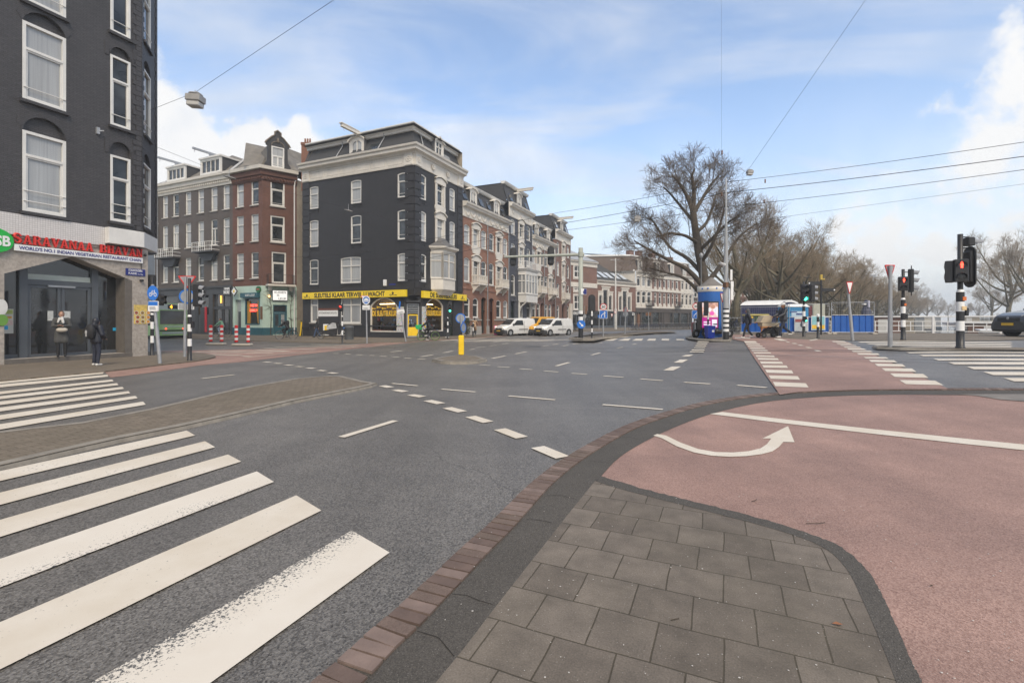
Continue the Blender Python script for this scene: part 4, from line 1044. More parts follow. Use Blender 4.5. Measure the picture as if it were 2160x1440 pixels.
 # cream frieze and cornice round both faces
 path=[f.at(0),CS,g.at(s2)]
 cornice(path,[(.0,ZF-.02),(.10,ZF-.02),(.12,ZF+.12),(.07,ZF+.14),(.07,ZF+.98),(.16,ZF+1.0),(.22,ZF+1.12),(.55,ZF+1.2),(.58,ZF+1.42),(.70,ZF+1.5),(.74,ZF+1.66),(.1,ZF+1.76),(.0,ZF+1.7)],CREAM,t,loc)
 mb=f.mb()
 for k in range(6):a=1.2+k*1.84;q=[(a,ZF+.24),(a+1.6,ZF+.24),(a+1.6,ZF+.88),(a,ZF+.88)];mb.ring(q,inset(q,.06),-.10,-.06)
 for a in (.08,s1-.98):mb.box(a,a+.9,-.17,-.06,ZF+.04,ZF+1.1);mb.lathe([(.0,.0)],3)
 m2=g.mb();m2.box(.02,.9,-.17,-.06,ZF+.04,ZF+1.1);m2.box(s2-.95,s2-.02,-.17,-.06,ZF+.04,ZF+1.1)
 for mm,us in ((mb,(.53,s1-.53)),(m2,(.46,s2-.48,2.7,5.2))):
  for u in us:
   for k in range(8):a=6.283*k/8;mm.ell((u+.2*math.cos(a),-.18,ZF+.56+.2*math.sin(a)),(.10,.04,.10),6,4)
   mm.ell((u,-.2,ZF+.56),(.10,.05,.10),6,4)
 mb.build('frieze_panels',CREAM,t);m2.build('frieze_panels',CREAM,t)
 # mansard
 z0,z1=ZF+1.68,ZF+3.3
 cornice(path,[(-.05,z0),(-.75,z1+.02)],SLATE,t,loc,'roof')
 cornice(path,[(-.78,z1),(-.52,z1),(-.50,z1+.18),(-.38,z1+.22),(-.36,z1+.46),(-.26,z1+.52),(-.26,z1+.62),(-.9,z1+.66)],WHITE,t,loc,'roof_cornice')
 mb=MB(Matrix.Translation((-loc[0],-loc[1],0)));back=[f.at(0),CS,g.at(s2)]
 q=[Vector(p) for p in back];n1=Vector((-f.d[1],f.d[0]));n2=Vector((-g.d[1],g.d[0]))
 e=Vector(f.at(0))+n1*8;h=Vector(g.at(s2))+n2*9
 mb.add([(p[0],p[1],z1+.3) for p in (q[0],q[1],q[2],h,e)],[(0,1,2,3,4)]);mb.build('flat_roof',SLATE,t)
 mb=MB(Matrix.Translation((-loc[0],-loc[1],0)))
 mb.add([(*q[0],0),(*e,0),(*e,z0),(*q[0],z0)],[(0,1,2,3)]);mb.add([(*q[0],z0),(*e,z0),(*e,z1+.3),(*(q[0]+n1*.8+Vector(f.d)*.7),z1+.3)],[(0,1,2,3)])
 mb.add([(*q[2],0),(*h,0),(*h,z1+.3),(*q[2],z1+.3)],[(0,1,2,3)]);mb.build('side_wall',M('beige_render',(.36,.31,.24),.85,.15,1,dirt=.4),t)
 for face,us in ((f,(6.7-.0+0,)),):
  dormer(face,f.u(748),z0-.1,1.75,2.0,t,.75,True,CREAM,M('lead_cheek',(.14,.14,.15),.6),True)
 dormer(g,g.u(931.5),z0-.1,1.5,2.15,t,.75,False,CREAM,M('lead_cheek',(.14,.14,.15),.6))
 mb=f.mb()                                   # gutter pipes over the slates and roof lights
 for px in (712,800):u=f.u(px);mb.tube([(u-.35,.02,z0+.1),(u+.1,.55,z1-.2),(u+.1,.45,z1+.45)],.05,6)
 mb.build('rain_pipe',GREYM,t)
 mb=f.mb();u=f.u(787);mb.add([(u-.9,.14,z0+.28),(u+.6,.14,z0+.28),(u+.75,.5,z0+1.05),(u-.6,.5,z0+1.05)],[(0,1,2,3)]);mb.build('roof_light',GLASS,t)
 mb=g.mb();u=g.u(949);mb.add([(u-.6,.14,z0+.28),(u+.6,.14,z0+.28),(u+.6,.5,z0+1.05),(u-.6,.5,z0+1.05)],[(0,1,2,3)]);mb.tube([(g.u(899)-.3,.02,z0+.1),(g.u(899),.6,z1),(g.u(899),.45,z1+.4)],.05,6);mb.build('roof_light',GLASS,t)
 # bay window
 ba,bb=g.u(909),g.u(948.5);z0b,z1b=4.75,8.0;y0=-.95
 pts=[(ba,0),(ba+.55,y0),(bb-.55,y0),(bb,0)]
 mb=g.mb()
 def ring_at(z,k=0.):return [(ba-k,.0,z),(ba+.55-k*.5,y0-k,z),(bb-.55+k*.5,y0-k,z),(bb+k,.0,z)]
 def band(za,zb,ka,kb):A,B=ring_at(za,ka),ring_at(zb,kb);mb.add(A+B,[(0,1,5,4),(1,2,6,5),(2,3,7,6)])
 band(3.9,4.25,-.35,-.1);band(4.25,4.4,-.05,.08);band(4.4,5.35,0,0);band(5.35,5.45,.06,.06);band(7.75,8.0,.02,.02);band(8.0,8.15,.05,.28);band(8.15,8.32,.3,.34)
 for z,k in ((3.9,-.35),(4.25,-.05),(5.45,.06),(8.0,.05),(8.32,.34)):A=ring_at(z,k);mb.add(A,[(0,1,2,3)])
 for k,(p,q2) in enumerate(zip(pts,pts[1:])):
  for tt in (0,1):u,y=p if tt==0 else q2;mb.box(u-.09,u+.09,y-.02,y+.14,5.44,7.76)
  for z in (5.45,7.0,7.68):mb.tube([(p[0],p[1]+.04,z),(q2[0],q2[1]+.04,z)],.06,4)
 um=(ba+bb)/2;mb.box(um-.07,um+.07,y0-.02,y0+.12,5.44,7.76)
 bay=mb.build('bay_window',CREAM,t)
 pm=g.mb()
 for p,q2 in zip(pts,pts[1:]):pm.quad((p[0],p[1]+.05,5.44),(q2[0],q2[1]+.05,5.44),(q2[0],q2[1]+.05,7.76),(p[0],p[1]+.05,7.76))
 pm.build('pane',GLASS,bay)
 rm=g.mb();A=ring_at(8.33,.3);B=[(um-.45,.05,9.25),(um-.35,-.25,9.25),(um+.35,-.25,9.25),(um+.45,.05,9.25)];Mi=[tuple(Vector(a).lerp(Vector(b),.55)+Vector((0,.06,-.12))) for a,b in zip(A,B)]
 rm.add(A+Mi+B,[(0,1,5,4),(1,2,6,5),(2,3,7,6),(4,5,9,8),(5,6,10,9),(6,7,11,10),(8,9,10,11)]);rm.build('roof',M('bay_roof_lead',(.13,.125,.12),.7,.2),bay)
 # shop interiors behind arched show windows
 warm=M('shop_back_wall',(.10,.065,.022),.8,.4,3);frame=CREAM
 for face,lp,tag_ in ((f,shop,'DE SLEUTELKLUIS'),(g,s_shop,'DE SLEUTELKLUIS')):
  us=[p[0] for p in lp];a,b=min(us),max(us)
  mb=face.mb();mb.ring(lp,inset(lp,.10),.02,.15);sw=mb.build('shop_window',frame,t)
  mb=face.mb();mb.box(a-.1,b+.1,1.4,1.45,.3,3.9);mb.box(a-.1,b+.1,.2,1.4,.45,.55);mb.box(a-.15,a-.1,.17,1.45,.3,3.9);mb.box(b+.1,b+.15,.17,1.45,.3,3.9);mb.box(a-.1,b+.1,.2,1.4,3.75,3.8)
  mb.build('display_case',warm,sw)
  mb=face.mb()
  for k in range(3):mb.box(a+.05,b-.05,.75,1.2,1.0+k*.5,1.03+k*.5)
  mb.build('display_shelf',M('shelf_wood',(.12,.085,.05),.7),sw)
  cols=[(.05,.05,.06),(.45,.43,.40),(.40,.03,.02),(.03,.12,.30),(.55,.28,.03),(.10,.30,.14),(.30,.30,.32),(.02,.02,.02)]
  mb=face.mb();rnd=random.Random(4 if face is f else 9)
  for sh in range(4):
   u=a+.12;zz=(.55,1.03,1.53,2.03)[sh]
   while u<b-.25:
    w=rnd.uniform(.08,.26);hh=rnd.uniform(.08,.36);mb.c=rnd.randrange(8);yy=rnd.uniform(.35,.6) if sh==0 else .8
    if rnd.random()<.75:
     if rnd.random()<.4:mb.lathe([(0,0),(w/2,0),(w/2,hh*.6),(w*.2,hh),(0,hh)],8,(u+w/2,yy+.1,zz+.002))
     else:mb.box(u,u+w,yy,yy+.25,zz+.002,zz+hh,.012)
    u+=w+rnd.uniform(.02,.12)
  mb.build('shop_goods',[M('goods_%d'%i,c_,.45,.2) for i,c_ in enumerate(cols)],sw)
  mb=face.mb();mb.add([(x,.165,z) for x,z in inset(lp,.1)],[tuple(range(len(lp)))])
  gm=NT('clear_shop_glass_'+('a' if face is f else 'b'));tr=gm.n('ShaderNodeBsdfTransparent');gl=gm.n('ShaderNodeBsdfGlossy');gl.inputs['Roughness'].default_value=.02;fr_=gm.n('ShaderNodeFresnel');fr_.inputs[0].default_value=1.45
  mxs=gm.n('ShaderNodeMixShader');gm.l(fr_.outputs[0],mxs.inputs[0]);gm.l(tr.outputs[0],mxs.inputs[1]);gm.l(gl.outputs[0],mxs.inputs[2]);gm.l(mxs.outputs[0],gm.t.nodes['Material Output'].inputs[0])
  mb.build('pane',gm.m,sw)
  zl=1.98 if face is f else 2.02
  lm=face.mb();lm.box(a+.1,b-.1,.150,.156,zl-.10,zl+.62) if False else None
  text_mb(lm,tag_,a+.12,b-.12,.15,zl,.46,.012,.022);lm.build('letters',M('amber_lettering',(.92,.56,.03),.5),sw)
  m2=face.mb()                            # tool-shaped yellow transfers above the lettering
  rnd=random.Random(2)
  zt0=zl+.62;n=5
  for k in range(n):
   u=a+.35+k*(b-a-.7)/(n-1);m2.box(u-.22,u+.16,.150,.156,zt0+.12*(k%2),zt0+.12*(k%2)+.07);m2.ell((u-.24,.153,zt0+.12*(k%2)+.04),(.10,.004,.10),8,4)
  m2.build('transfers',M('amber_lettering',(.92,.56,.03),.5),sw)
  for z_,hgt in ((2.9,.4),):
   lm2=face.mb();lm2.box(a+.25,b-.25,1.0,1.1,3.05,3.1);lm2.build('ceiling_lamp',E('warm_strip_light',(1.,.72,.32),7.0),sw)
 # stickered side panels by the door
 stick=NT('sticker_panel');v=stick.n('ShaderNodeTexVoronoi');stick.l(stick.map(stick.coord('UV'),(5,7,1)),v.inputs['Vector']);v.inputs['Scale'].default_value=1.3
 hs=stick.n('ShaderNodeHueSaturation');stick.l(v.outputs['Color'],hs.inputs['Color']);hs.inputs['Saturation'].default_value=.55;hs.inputs['Value'].default_value=.8
 stick.set(stick.mix(stick.rng(v.outputs['Distance'],.38,.42),hs.outputs[0],(.55,.55,.54)),.5)
 mb=f.mb();mb.box(s1-ch-.75,s1-ch-.05,-.05,-.005,.55,2.75);mb.build('sticker_board',stick.m,t)
 mb=g.mb();mb.box(ch+.03,ch+.62,-.05,-.005,.55,2.8);mb.box(ch+.66,g.u(897),-.05,-.005,.55,2.8);mb.build('sticker_board',stick.m,t)
 mb=g.mb();mb.tube([(ch+.15,-.07,1.35),(ch+.5,-.07,.95)],.06,6);mb.build('yellow_key_sticker',YELP,t)
 # yellow fascia signs are things of their own
 for face,a,b,z0,z1,txt,lab,xa,xb in ((f,f.u(644),f.u(860.5),3.62,4.22,'SLEUTELS KLAAR TERWIJL U WACHT','long yellow fascia sign with black lettering on the left face of the black corner house',.13,.82),
                                       (g,g.u(886.5),g.u(978),3.55,4.16,'DE SLEUTELKLUIS','shorter yellow fascia sign with black lettering on the right face of the black corner house',.13,.74)):
  lo=(*face.at((a+b)/2),z0);s=thing('shop_sign',lab,'sign',lo,group='yellow key shop fascia signs');ff=Face(*face.o,*face.d,lo)
  mb=ff.mb();mb.box(a,b,-.38,-.08,z0,z1,.012);mb.build('sign_box',YELLOW,s)
  blk=M('black_lettering',(.02,.018,.015),.5)
  lm=ff.mb();w=b-a;text_mb(lm,txt,a+w*xa,a+w*xb,-.382,z0+.11,.40,.006,.035);lm.build('letters',blk,s)
  km=ff.mb()
  for k,uk in enumerate((a+w*.06,a+w*.90)):
   if face is g and k==0:continue
   km.prism([(uk-.3,z0+.18),(uk+.3,z0+.18),(uk+.3,z0+.10),(uk+.22,z0+.10),(uk+.22,z0+.14),(uk-.3,z0+.14)],-.388,-.382)
   lp=[(uk-.36+.1*math.cos(6.283*i/10),z0+.17+.09*math.sin(6.283*i/10)) for i in range(10)];km.ring(lp,[(x*.55+(uk-.36)*.45,z*.55+(z0+.17)*.45) for x,z in lp],-.388,-.382)
   km.prism([(uk-.2,z0+.2),(uk-.05,z0+.22),(uk+.02,z0+.36),(uk-.1,z0+.46),(uk-.18,z0+.44),(uk-.12,z0+.36),(uk-.26,z0+.38),(uk-.16,z0+.28)],-.388,-.382)
  km.build('key_emblem',blk,s)
 # wall boards
 lo=(*f.at(f.u(692)),2.0);s=thing('wall_sign','white and brown lettered board on the black side wall of the key shop','sign',lo);ff=Face(*f.o,*f.d,lo)
 mb=ff.mb();a,b=f.u(672),f.u(713);mb.box(a,b,-.04,-.005,1.95,2.52);mb.build('board',WHITEM,s)
 mb=ff.mb();mb.box(a,b,-.046,-.041,2.52,2.72);mb.build('brown_header',M('rust_brown_board',(.15,.05,.03),.5),s)
 lm=ff.mb();text_mb(lm,'AUTOTRANSPONDER CHIP SLEUTEL',a+.1,b-.1,-.042,2.2,.15,.004);lm.build('letters',M('black_lettering',(.02,.018,.015),.5),s)
 mb=f.mb();u,z=f.u(813.5),f.z(813.5,603);mb.box(u-.12,u+.16,-.22,-.02,z,z+.55,.02);mb.build('alarm_box',WHITEM,t)
 mb=f.mb();mb.box(f.u(821),f.u(834.5),-.02,0,f.z(827,601.5),f.z(827,598));mb.build('street_plate',M('navy_enamel',(.012,.02,.17),.35),t)
 mb=g.mb();mb.box(g.u(888),g.u(898),-.02,0,5.0,5.2);mb.build('house_plate',WHITEM,t)
key_shop()
# ================= brown and red corner building across the side street =================
BFIX=M('dark_fascia',(.050,.052,.056),.55,.15,3)
def cafe_corner():
 P1=(CS[0]+DB[0]*18.9,CS[1]+DB[1]*18.9)
 loc=(P1[0],P1[1],0)
 t=thing('cafe_corner_house','dark red brick corner house with mint-green cafe front, joined to a brown-painted terrace','building',loc)
 L_=18.4
 f=Face(P1[0]+DB[0]*L_,P1[1]+DB[1]*L_,-DB[0],-DB[1],loc)
 c=Face(*P1,.76,.65,loc);cw=3.35
 us=f.u(491);ZC=17.0;rows=[(13.5,16.05),(9.75,12.55),(5.95,8.6)]
 cols_b=((343,354),(364.6,377),(391,403),(417.5,430),(445,458.5),(470.7,484));cols_r=((499,514),(529.5,545.3))
 def bank(cols):
  out=[]
  for i,(z0,z1) in enumerate(rows):
   for j,(a,b) in enumerate(cols):out.append((arch(f.u(a),f.u(b),z0,z1,.0),i,j))
  return out
 B=bank(cols_b);Rr=bank(cols_r)
 gf=[(f.u(345),f.u(377),3.55,4.35),(f.u(420),f.u(441),2.2,4.35),(f.u(449.5),f.u(486),.25,4.4)]
 gl=[[(a,z0),(b,z0),(b,z1),(a,z1)] for a,b,z0,z1 in gf]
 wall(f,[(0,0),(us,0),(us,ZC),(0,ZC)],[w for w,_,_ in B]+gl,BRNWALL,t,.2)
 mb=f.mb();mb.box(0,us-.004,-.05,-.004,0.0,5.25) if False else None
 # grey ground-floor cladding, 4 cm proud, cut by the same openings
 mb=f.mb();V,T=tri_holes([(0,.0),(us-.01,.0),(us-.01,5.25),(0,5.25)],gl);mb.add([(x,-.04,z) for x,z in V],T);mb.box(0,us-.01,-.16,.0,5.1,5.3);mb.build('shop_cladding',BFIX,t)
 mb=f.mb()
 for a,b,z0,z1 in gf:mb.box(a,b,.14,.16,z0,z1)
 mb.build('shop_window',SHOPGLASS,t)
 mb=f.mb()
 for u,z0,z1 in ((f.u(449.5)+1.35,.25,3.0),(f.u(449.5)+.4,.25,4.4),(f.u(470),.25,4.4),(f.u(440.5),2.2,4.35)):mb.box(u-.06,u+.06,.08,.17,z0,z1)
 mb.box(f.u(449.5),f.u(486),.06,.17,2.75,3.1);mb.build('shop_frame',BFIX,t)
 dr=f.mb()
 for a,b in ((413,419),(424,433)):dr.box(f.u(a),f.u(b),-.07,-.042,.1,3.0);
 dr.build('shop_door',M('black_door',(.018,.019,.02),.35),t)
 q=f.mb();q.box(f.u(433.5),f.u(437.5),-.10,-.045,.3,3.05);q.build('red_banner',M('red_banner_cloth',(.45,.012,.02),.6),t)
 q=f.mb();q.box(f.u(463.8),f.u(465.8),.05,.07,3.45,4.25);q.build('neon_tube',E('orange_neon',(1,.42,.06),2.5),t)
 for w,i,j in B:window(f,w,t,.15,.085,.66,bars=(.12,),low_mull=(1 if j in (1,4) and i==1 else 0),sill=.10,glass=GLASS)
 zmint=5.15;door=[(f.u(496.5),.12),(f.u(508.5),.12),(f.u(508.5),3.75),(f.u(496.5),3.75)];win=[(f.u(518),1.15),(f.u(548),1.15),(f.u(548),3.9),(f.u(518),3.9)]
 wall(f,[(us,zmint),(L_,zmint),(L_,ZC),(us,ZC)],[w for w,_,_ in Rr],REDWALL,t,.2)
 wall(f,[(us,0),(L_,0),(L_,zmint),(us,zmint)],[door,win],MINT,t,.25,'cafe_front')
 for w,i,j in Rr:window(f,w,t,.15,.085,.66,bars=(.12,),sill=.12,glass=GLASS)
 mb=f.mb();mb.box(us+.0,L_,-.03,.0,0,.82);mb.build('plinth',TEAL,t)
 mb=f.mb();mb.ring(win,inset(win,.1),-.06,.2);mb.box(f.u(513),f.u(549),-.35,-.02,3.92,4.42);cw_=mb.build('cafe_window',TEAL,t)
 mb=f.mb();mb.box(win[0][0],win[1][0],.12,.13,1.15,3.9);mb.build('pane',SHOPGLASS,cw_)
 mb=f.mb()
 for a,b in ((521,526),(543.5,547)):
  for k in range(3):u=f.u(a)+(f.u(b)-f.u(a))*k/3;mb.tube([(u+.06,.09,1.25),(u+.10*(1 if a<530 else -1),.09,2.2),(u+.06,.09,3.6)],.10,5)
 mb.build('curtain',M('ochre_curtain',(.42,.22,.025),.8),cw_)
 nm=f.mb();nz=E('red_neon',(1.,.05,.03),4.0)
 text_mb(nm,'KNEK VAN',f.u(527),f.u(542.5),.06,3.02,.22,.01,.015);text_mb(nm,'TERMINAL WEG',f.u(526),f.u(545),.06,2.5,.24,.01,.02);nm.build('neon_lettering',nz,cw_)
 nm=f.mb();text_mb(nm,"KORT & ZOET",f.u(524),f.u(544),-.355,4.05,.22,.01,.01);nm.build('letters',WHITEM,cw_)
 mb=f.mb();mb.box(door[0][0],door[1][0],.2,.24,.12,3.75);mb.build('door',M('pale_grey_door',(.34,.37,.36),.5),t)
 mb=f.mb();mb.box(f.u(501),f.u(509),.1,.19,.12,2.5);mb.build('recess_shade_slab',M('recess_shade',(.05,.055,.06),.6),t)  # dark slab before the pale door, coloured as the shade of a recess
 d=thing('diamond_sign','small black and white diamond-shaped sign hung at the left of the cafe front','sign',(*f.at(f.u(502)),4.2));fd=Face(*f.o,*f.d,tuple(d.location));u,z=f.u(502),4.62
 m2=fd.mb();m2.prism([(u-.52,z),(u,z-.52),(u+.52,z),(u,z+.52)],-.45,-.38);m2.build('frame',BLACKM,d)
 m2=fd.mb();m2.prism([(u-.42,z),(u,z-.42),(u+.42,z),(u,z+.42)],-.46,-.451);pl_=m2.build('panel',WHITEM,d)
 m2=fd.mb();m2.ell((u,-.462,z),(.13,.004,.15),8,5);m2.build('mark',YELP,pl_)
 m2=f.mb();u,z=f.u(546.5),4.75;m2.lathe([(0,0)],3);m2.prism([(u+.33*math.cos(6.283*k/16),z+.33*math.sin(6.283*k/16)) for k in range(16)],-.14,-.01);m2.build('round_badge',M('bottle_green',(.015,.12,.03),.4),t)
 m2=f.mb();u,z=f.u(546.5),4.75;m2.prism([(u-.2,z-.02),(u+.2,z-.02),(u+.2,z+.06),(u-.2,z+.06)],-.15,-.141);m2.build('badge_mark',REDM,t)
 m2=f.mb();a,b=f.u(551),f.u(557.5);m2.box(a-.1,b-.25,-.05,-.005,1.7,3.0);m2.build('menu_board',WOOD,t)
 # chamfer
 cwin=[arch(c.u(570.5),c.u(600.5),z0,z1,0) for z0,z1 in ((13.45,16.1),(9.7,12.45))]+[arch(c.u(573),c.u(603.5),5.42,8.7,0)]
 wall(c,[(0,zmint),(cw,zmint),(cw,ZC),(0,ZC)],cwin,REDWALL,t,.2)
 for k,w in enumerate(cwin):window(c,w,t,.12,.13,.66,bars=((.12,) if k<2 else ()),sill=(.14 if k<2 else 0),glass=(GLASSD if k<2 else GLASS))
 cd_=[(c.u(576),.12),(c.u(605.5),.12),(c.u(605.5),3.2),(c.u(576),3.2)]
 wall(c,[(0,0),(cw,0),(cw,zmint),(0,zmint)],[cd_],MINT,t,.2,'cafe_front')
 mb=c.mb();mb.box(0,cd_[0][0]-.02,-.03,0,0,.82);mb.box(cd_[1][0]+.02,cw,-.03,0,0,.82);mb.build('plinth',TEAL,t)
 um=(cd_[0][0]+cd_[1][0])/2
 dfm=c.mb();dfm.ring(cd_,inset(cd_,.1),.05,.22);dfm.box(cd_[0][0],cd_[1][0],.05,.2,2.35,2.5);dfm.build('door_frame',TEAL,t)
 for a,b in ((cd_[0][0]+.11,um-.005),(um+.005,cd_[1][0]-.11)):
  m2=c.mb();q=[(a,.14),(b,.14),(b,2.34),(a,2.34)];gq=[(a+.12,1.0),(b-.12,1.0),(b-.12,2.2),(a+.12,2.2)];m2.ring(q,gq,.10,.15);dd=m2.build('door',TEAL,t)
  m2=c.mb();m2.box(a+.12,b-.12,.13,.135,1.0,2.2);m2.build('pane',GLASS,dd)
 m2=c.mb();m2.box(cd_[0][0]+.1,cd_[1][0]-.1,.14,.145,2.5,3.1);m2.build('transom_light',SHOPGLASS,t)
 # lightbox with changeable letters
 s=thing('cafe_lightbox','white letter-board sign reading KUSSEN IS LEUK on the mint cafe front','sign',(*c.at(c.u(590)),3.9));cs=Face(*c.o,*c.d,tuple(s.location))
 a,b,z0,z1=c.u(573.5),c.u(606),3.62,4.72
 mb=cs.mb();mb.box(a,b,-.16,-.02,z0,z1,.01);mb.build('box',BLACKM,s)
 mb=cs.mb();mb.box(a+.05,b-.05,-.166,-.161,z0+.05,z1-.05);mb.build('panel',E('lightbox_panel',(1.,.95,.88),.62),s)
 blk=M('black_lettering',(.02,.018,.015),.5);lm=cs.mb();w=b-a
 text_mb(lm,'KUSSEN',a+w*.14,b-w*.12,-.168,z1-.34,.22,.003,.012);text_mb(lm,'IS',a+w*.30,a+w*.45,-.168,z1-.64,.22,.003,.012);text_mb(lm,'LEUK',a+w*.40,b-w*.08,-.168,z0+.12,.22,.003,.012);lm.build('letters',blk,s)
 mb=c.mb();mb.ell((c.u(567),-.15,4.05),(.08,.08,.1));mb.build('wall_lamp',E('warm_bulb',(1,.45,.12),4),t)
 # balcony over the door
 zb=5.28
 mb=c.mb();mb.box(c.u(560),c.u(619),-1.0,.0,zb-.18,zb);
 for px in (568,612):mb.box(c.u(px)-.13,c.u(px)+.13,-.5,.0,zb-.62,zb-.181)
 bl=mb.build('balcony',CREAM,t)
 mb=c.mb();a,b=c.u(562),c.u(616)
 for z in (zb+.1,zb+1.0):mb.tube([(a,-.02,z),(a,-.92,z),(b,-.92,z),(b,-.02,z)],.018,5)
 n=16
 for k in range(n+1):mb.tube([(a+(b-a)*k/n,-.92,zb),(a+(b-a)*k/n,-.92,zb+1.0)],.011,4)
 for u in (a,b):
  for k in range(5):mb.tube([(u,-.15-k*.18,zb),(u,-.15-k*.18,zb+1.0)],.011,4)
 mb.build('railing',BLACKM,bl)
 v=MB(c.m);rnd=random.Random(5)           # bare climber on the mint wall
 for px in (570.5,613.5):
  u0=c.u(px);pts=[(u0,-.05,.1)]
  for k in range(10):pts.append((u0+rnd.uniform(-.07,.07),-.05,.1+(k+1)*.5))
  v.tube(pts,[.05-.004*k for k in range(11)],5)
  for k in range(26):p=pts[rnd.randrange(3,11)];v.tube([p,(p[0]+rnd.uniform(-.35,.35),-.06,p[2]+rnd.uniform(-.1,.5)),(p[0]+rnd.uniform(-.8,.8),-.05,p[2]+rnd.uniform(-.2,.7))],.011,3)
 tag(v.build('climbing_plant',BARK,None,None),'leafless climbing plant on the mint cafe wall either side of the door','climber');cl=bpy.data.objects[-1] if False else None
 o=[x for x in COL.objects if x.name.startswith('climbing_plant')][-1];o.location=loc
 # end wall, rain pipe, brown building's balconies
 P2=c.at(cw);h=Face(*P2,-DA[0]*-1,DA[1],loc)
 mb=h.mb();mb.box(.0,9,.0,.3,0,16.6);mb.build('side_wall',M('beige_render',(.36,.31,.24),.85,.15,1,dirt=.4),t)
 mb=c.mb();mb.tube([(c.u(620.5),-.09,.1),(c.u(620.5),-.09,15.9),(c.u(622),-.12,16.3),(c.u(622)+.2,-.3,16.9)],.07,6);mb.build('rain_pipe',WHITEM,t)
 mb=f.mb();mb.tube([(f.u(334),-.1,4.2),(f.u(334),-.1,16.3),(f.u(332),-.2,17)],.08,6);mb.build('rain_pipe',GREYM,t)
 for (pa,pb,zb) in ((344,381,8.75),(422.5,463,9.05)):
  a,b=f.u(pa),f.u(pb);mb=f.mb();mb.box(a,b,-.95,0,zb-.12,zb);mb.prism([(a+.2,zb-.12),(b-.2,zb-.12),(b-.9,zb-1.0),(a+.9,zb-1.0)],-.35,-.01);bal=mb.build('balcony',BFIX,t)
  mb=f.mb()
  for z in (zb+.15,zb+.55,zb+1.0):mb.tube([(a,-.02,z),(a,-.9,z),(b,-.9,z),(b,-.02,z)],.025,5)
  n=9
  for k in range(n+1):mb.tube([(a+(b-a)*k/n,-.9,zb),(a+(b-a)*k/n,-.9,zb+1.02)],.018 if k%3 else .04,4)
  mb.build('railing',WHITEM,bal)
 # cornices: cream with dentils on the brown part, corbelled brick on the red part
 pe=f.at(us)
 cornice([f.at(0),pe],[(0,ZC-.9),(.1,ZC-.88),(.14,ZC-.4),(.35,ZC-.34),(.42,ZC+.0),(.62,ZC+.08),(.66,ZC+.34),(.0,ZC+.44)],CREAM,t,loc)
 cornice([(pe[0]+f.d[0]*.004,pe[1]+f.d[1]*.004),P1,P2],[(0,ZC-1.1),(.12,ZC-.95),(.14,ZC-.6),(.30,ZC-.5),(.34,ZC-.02)],REDWALL,t,loc,'brick_corbel')
 cornice([(pe[0]+f.d[0]*.004,pe[1]+f.d[1]*.004),P1,P2],[(.2,ZC),(.6,ZC+.02),(.66,ZC+.34),(.0,ZC+.44)],CREAM,t,loc)
 mb=f.mb();u=.2
 while u<us-.2:mb.box(u,u+.16,-.30,-.15,ZC-.62,ZC-.44);u+=.34
 mb.build('dentils',CREAM,t)
 mb=f.mb();u=us+.2
 while u<L_-.1:mb.box(u,u+.12,-.28,-.13,ZC-.86,ZC-.66);u+=.30
 m3=c.mb();u=.15
 while u<cw-.1:m3.box(u,u+.12,-.28,-.13,ZC-.86,ZC-.66);u+=.30
 mb.build('brick_dentils',REDWALL,t);m3.build('brick_dentils',REDWALL,t)
 # roofs
 mb=f.mb();zr=ZC+.4;rg=M('grey_roof_felt',(.17,.155,.135),.85,.25,1.5)
 def hip(u0,u1,hgt,y1=6.5):
  um_=(u0+u1)/2;A=[(u0,.0,zr),(u1,.0,zr),(u1,y1,zr),(u0,y1,zr)];ap=[(um_,3.2,zr+hgt),(um_,y1,zr+hgt)]
  mb.add(A+ap,[(0,1,4),(1,2,5,4),(3,0,4,5)])
 b1,b2=f.u(402),f.u(490)
 hip(-3,f.u(380),2.3);hip(f.u(380),us-.3,3.4);hip(us-.3,L_-.3,3.9,8);mb.build('roof',rg,t)
 wl=M('lead_flashing',(.42,.43,.44),.5)
 mb=f.mb()
 for px,hgt in ((380,2.6),):mb.tube([(f.u(px),-.05,zr),(f.u(px),2.0,zr+hgt*.72)],.16,4)
 mb.tube([(us-.5,-.05,zr),(us-.2,2.6,zr+2.8)],.16,4);mb.tube([(f.u(337),-.05,zr),(f.u(340),1.6,zr+1.4)],.14,4);mb.build('roof_flashing',wl,t)
 for pc,w,hgt,mu in ((372.5,3.3,1.75,3),(445,3.4,1.9,3)):
  uc=f.u(pc) ;mb=f.mb();lp=[(uc-w/2,zr),(uc+w/2,zr),(uc+w/2,zr+hgt),(uc-w/2,zr+hgt)];ip=[(uc-w/2+.2,zr+.35),(uc+w/2-.2,zr+.35),(uc+w/2-.2,zr+hgt-.2),(uc-w/2+.2,zr+hgt-.2)]
  mb.ring(lp,ip,-.1,.12);mb.box(uc-w/2-.12,uc+w/2+.12,-.22,3.6,zr+hgt,zr+hgt+.18);dm=mb.build('dormer',WHITE,t)
  mb=f.mb()
  for s_ in (-1,1):mb.box(uc+s_*(w/2-.05)-.05,uc+s_*(w/2-.05)+.05,.121,3.4,zr-.1,zr+hgt)
  mb.build('cheek',SLATE,dm)
  window(f,ip,dm,.02,.07,0,mull=mu,sill=0)
  mb=f.mb();mb.box(uc-.2,uc-.02,-1.9,.8,zr+hgt+.45,zr+hgt+.66);mb.tube([(uc-.1,-1.7,zr+hgt+.45),(uc-.1,-1.7,zr+hgt+.15)],.03,5);mb.box(uc-.18,uc-.04,-.1,.5,zr+hgt+.181,zr+hgt+.45);mb.build('hoist_beam',GREYM,dm)
 # dark neck gable over the chamfer
 mb=c.mb();uc=(c.u(569)+c.u(600))/2+.1;z=zr;y=.12
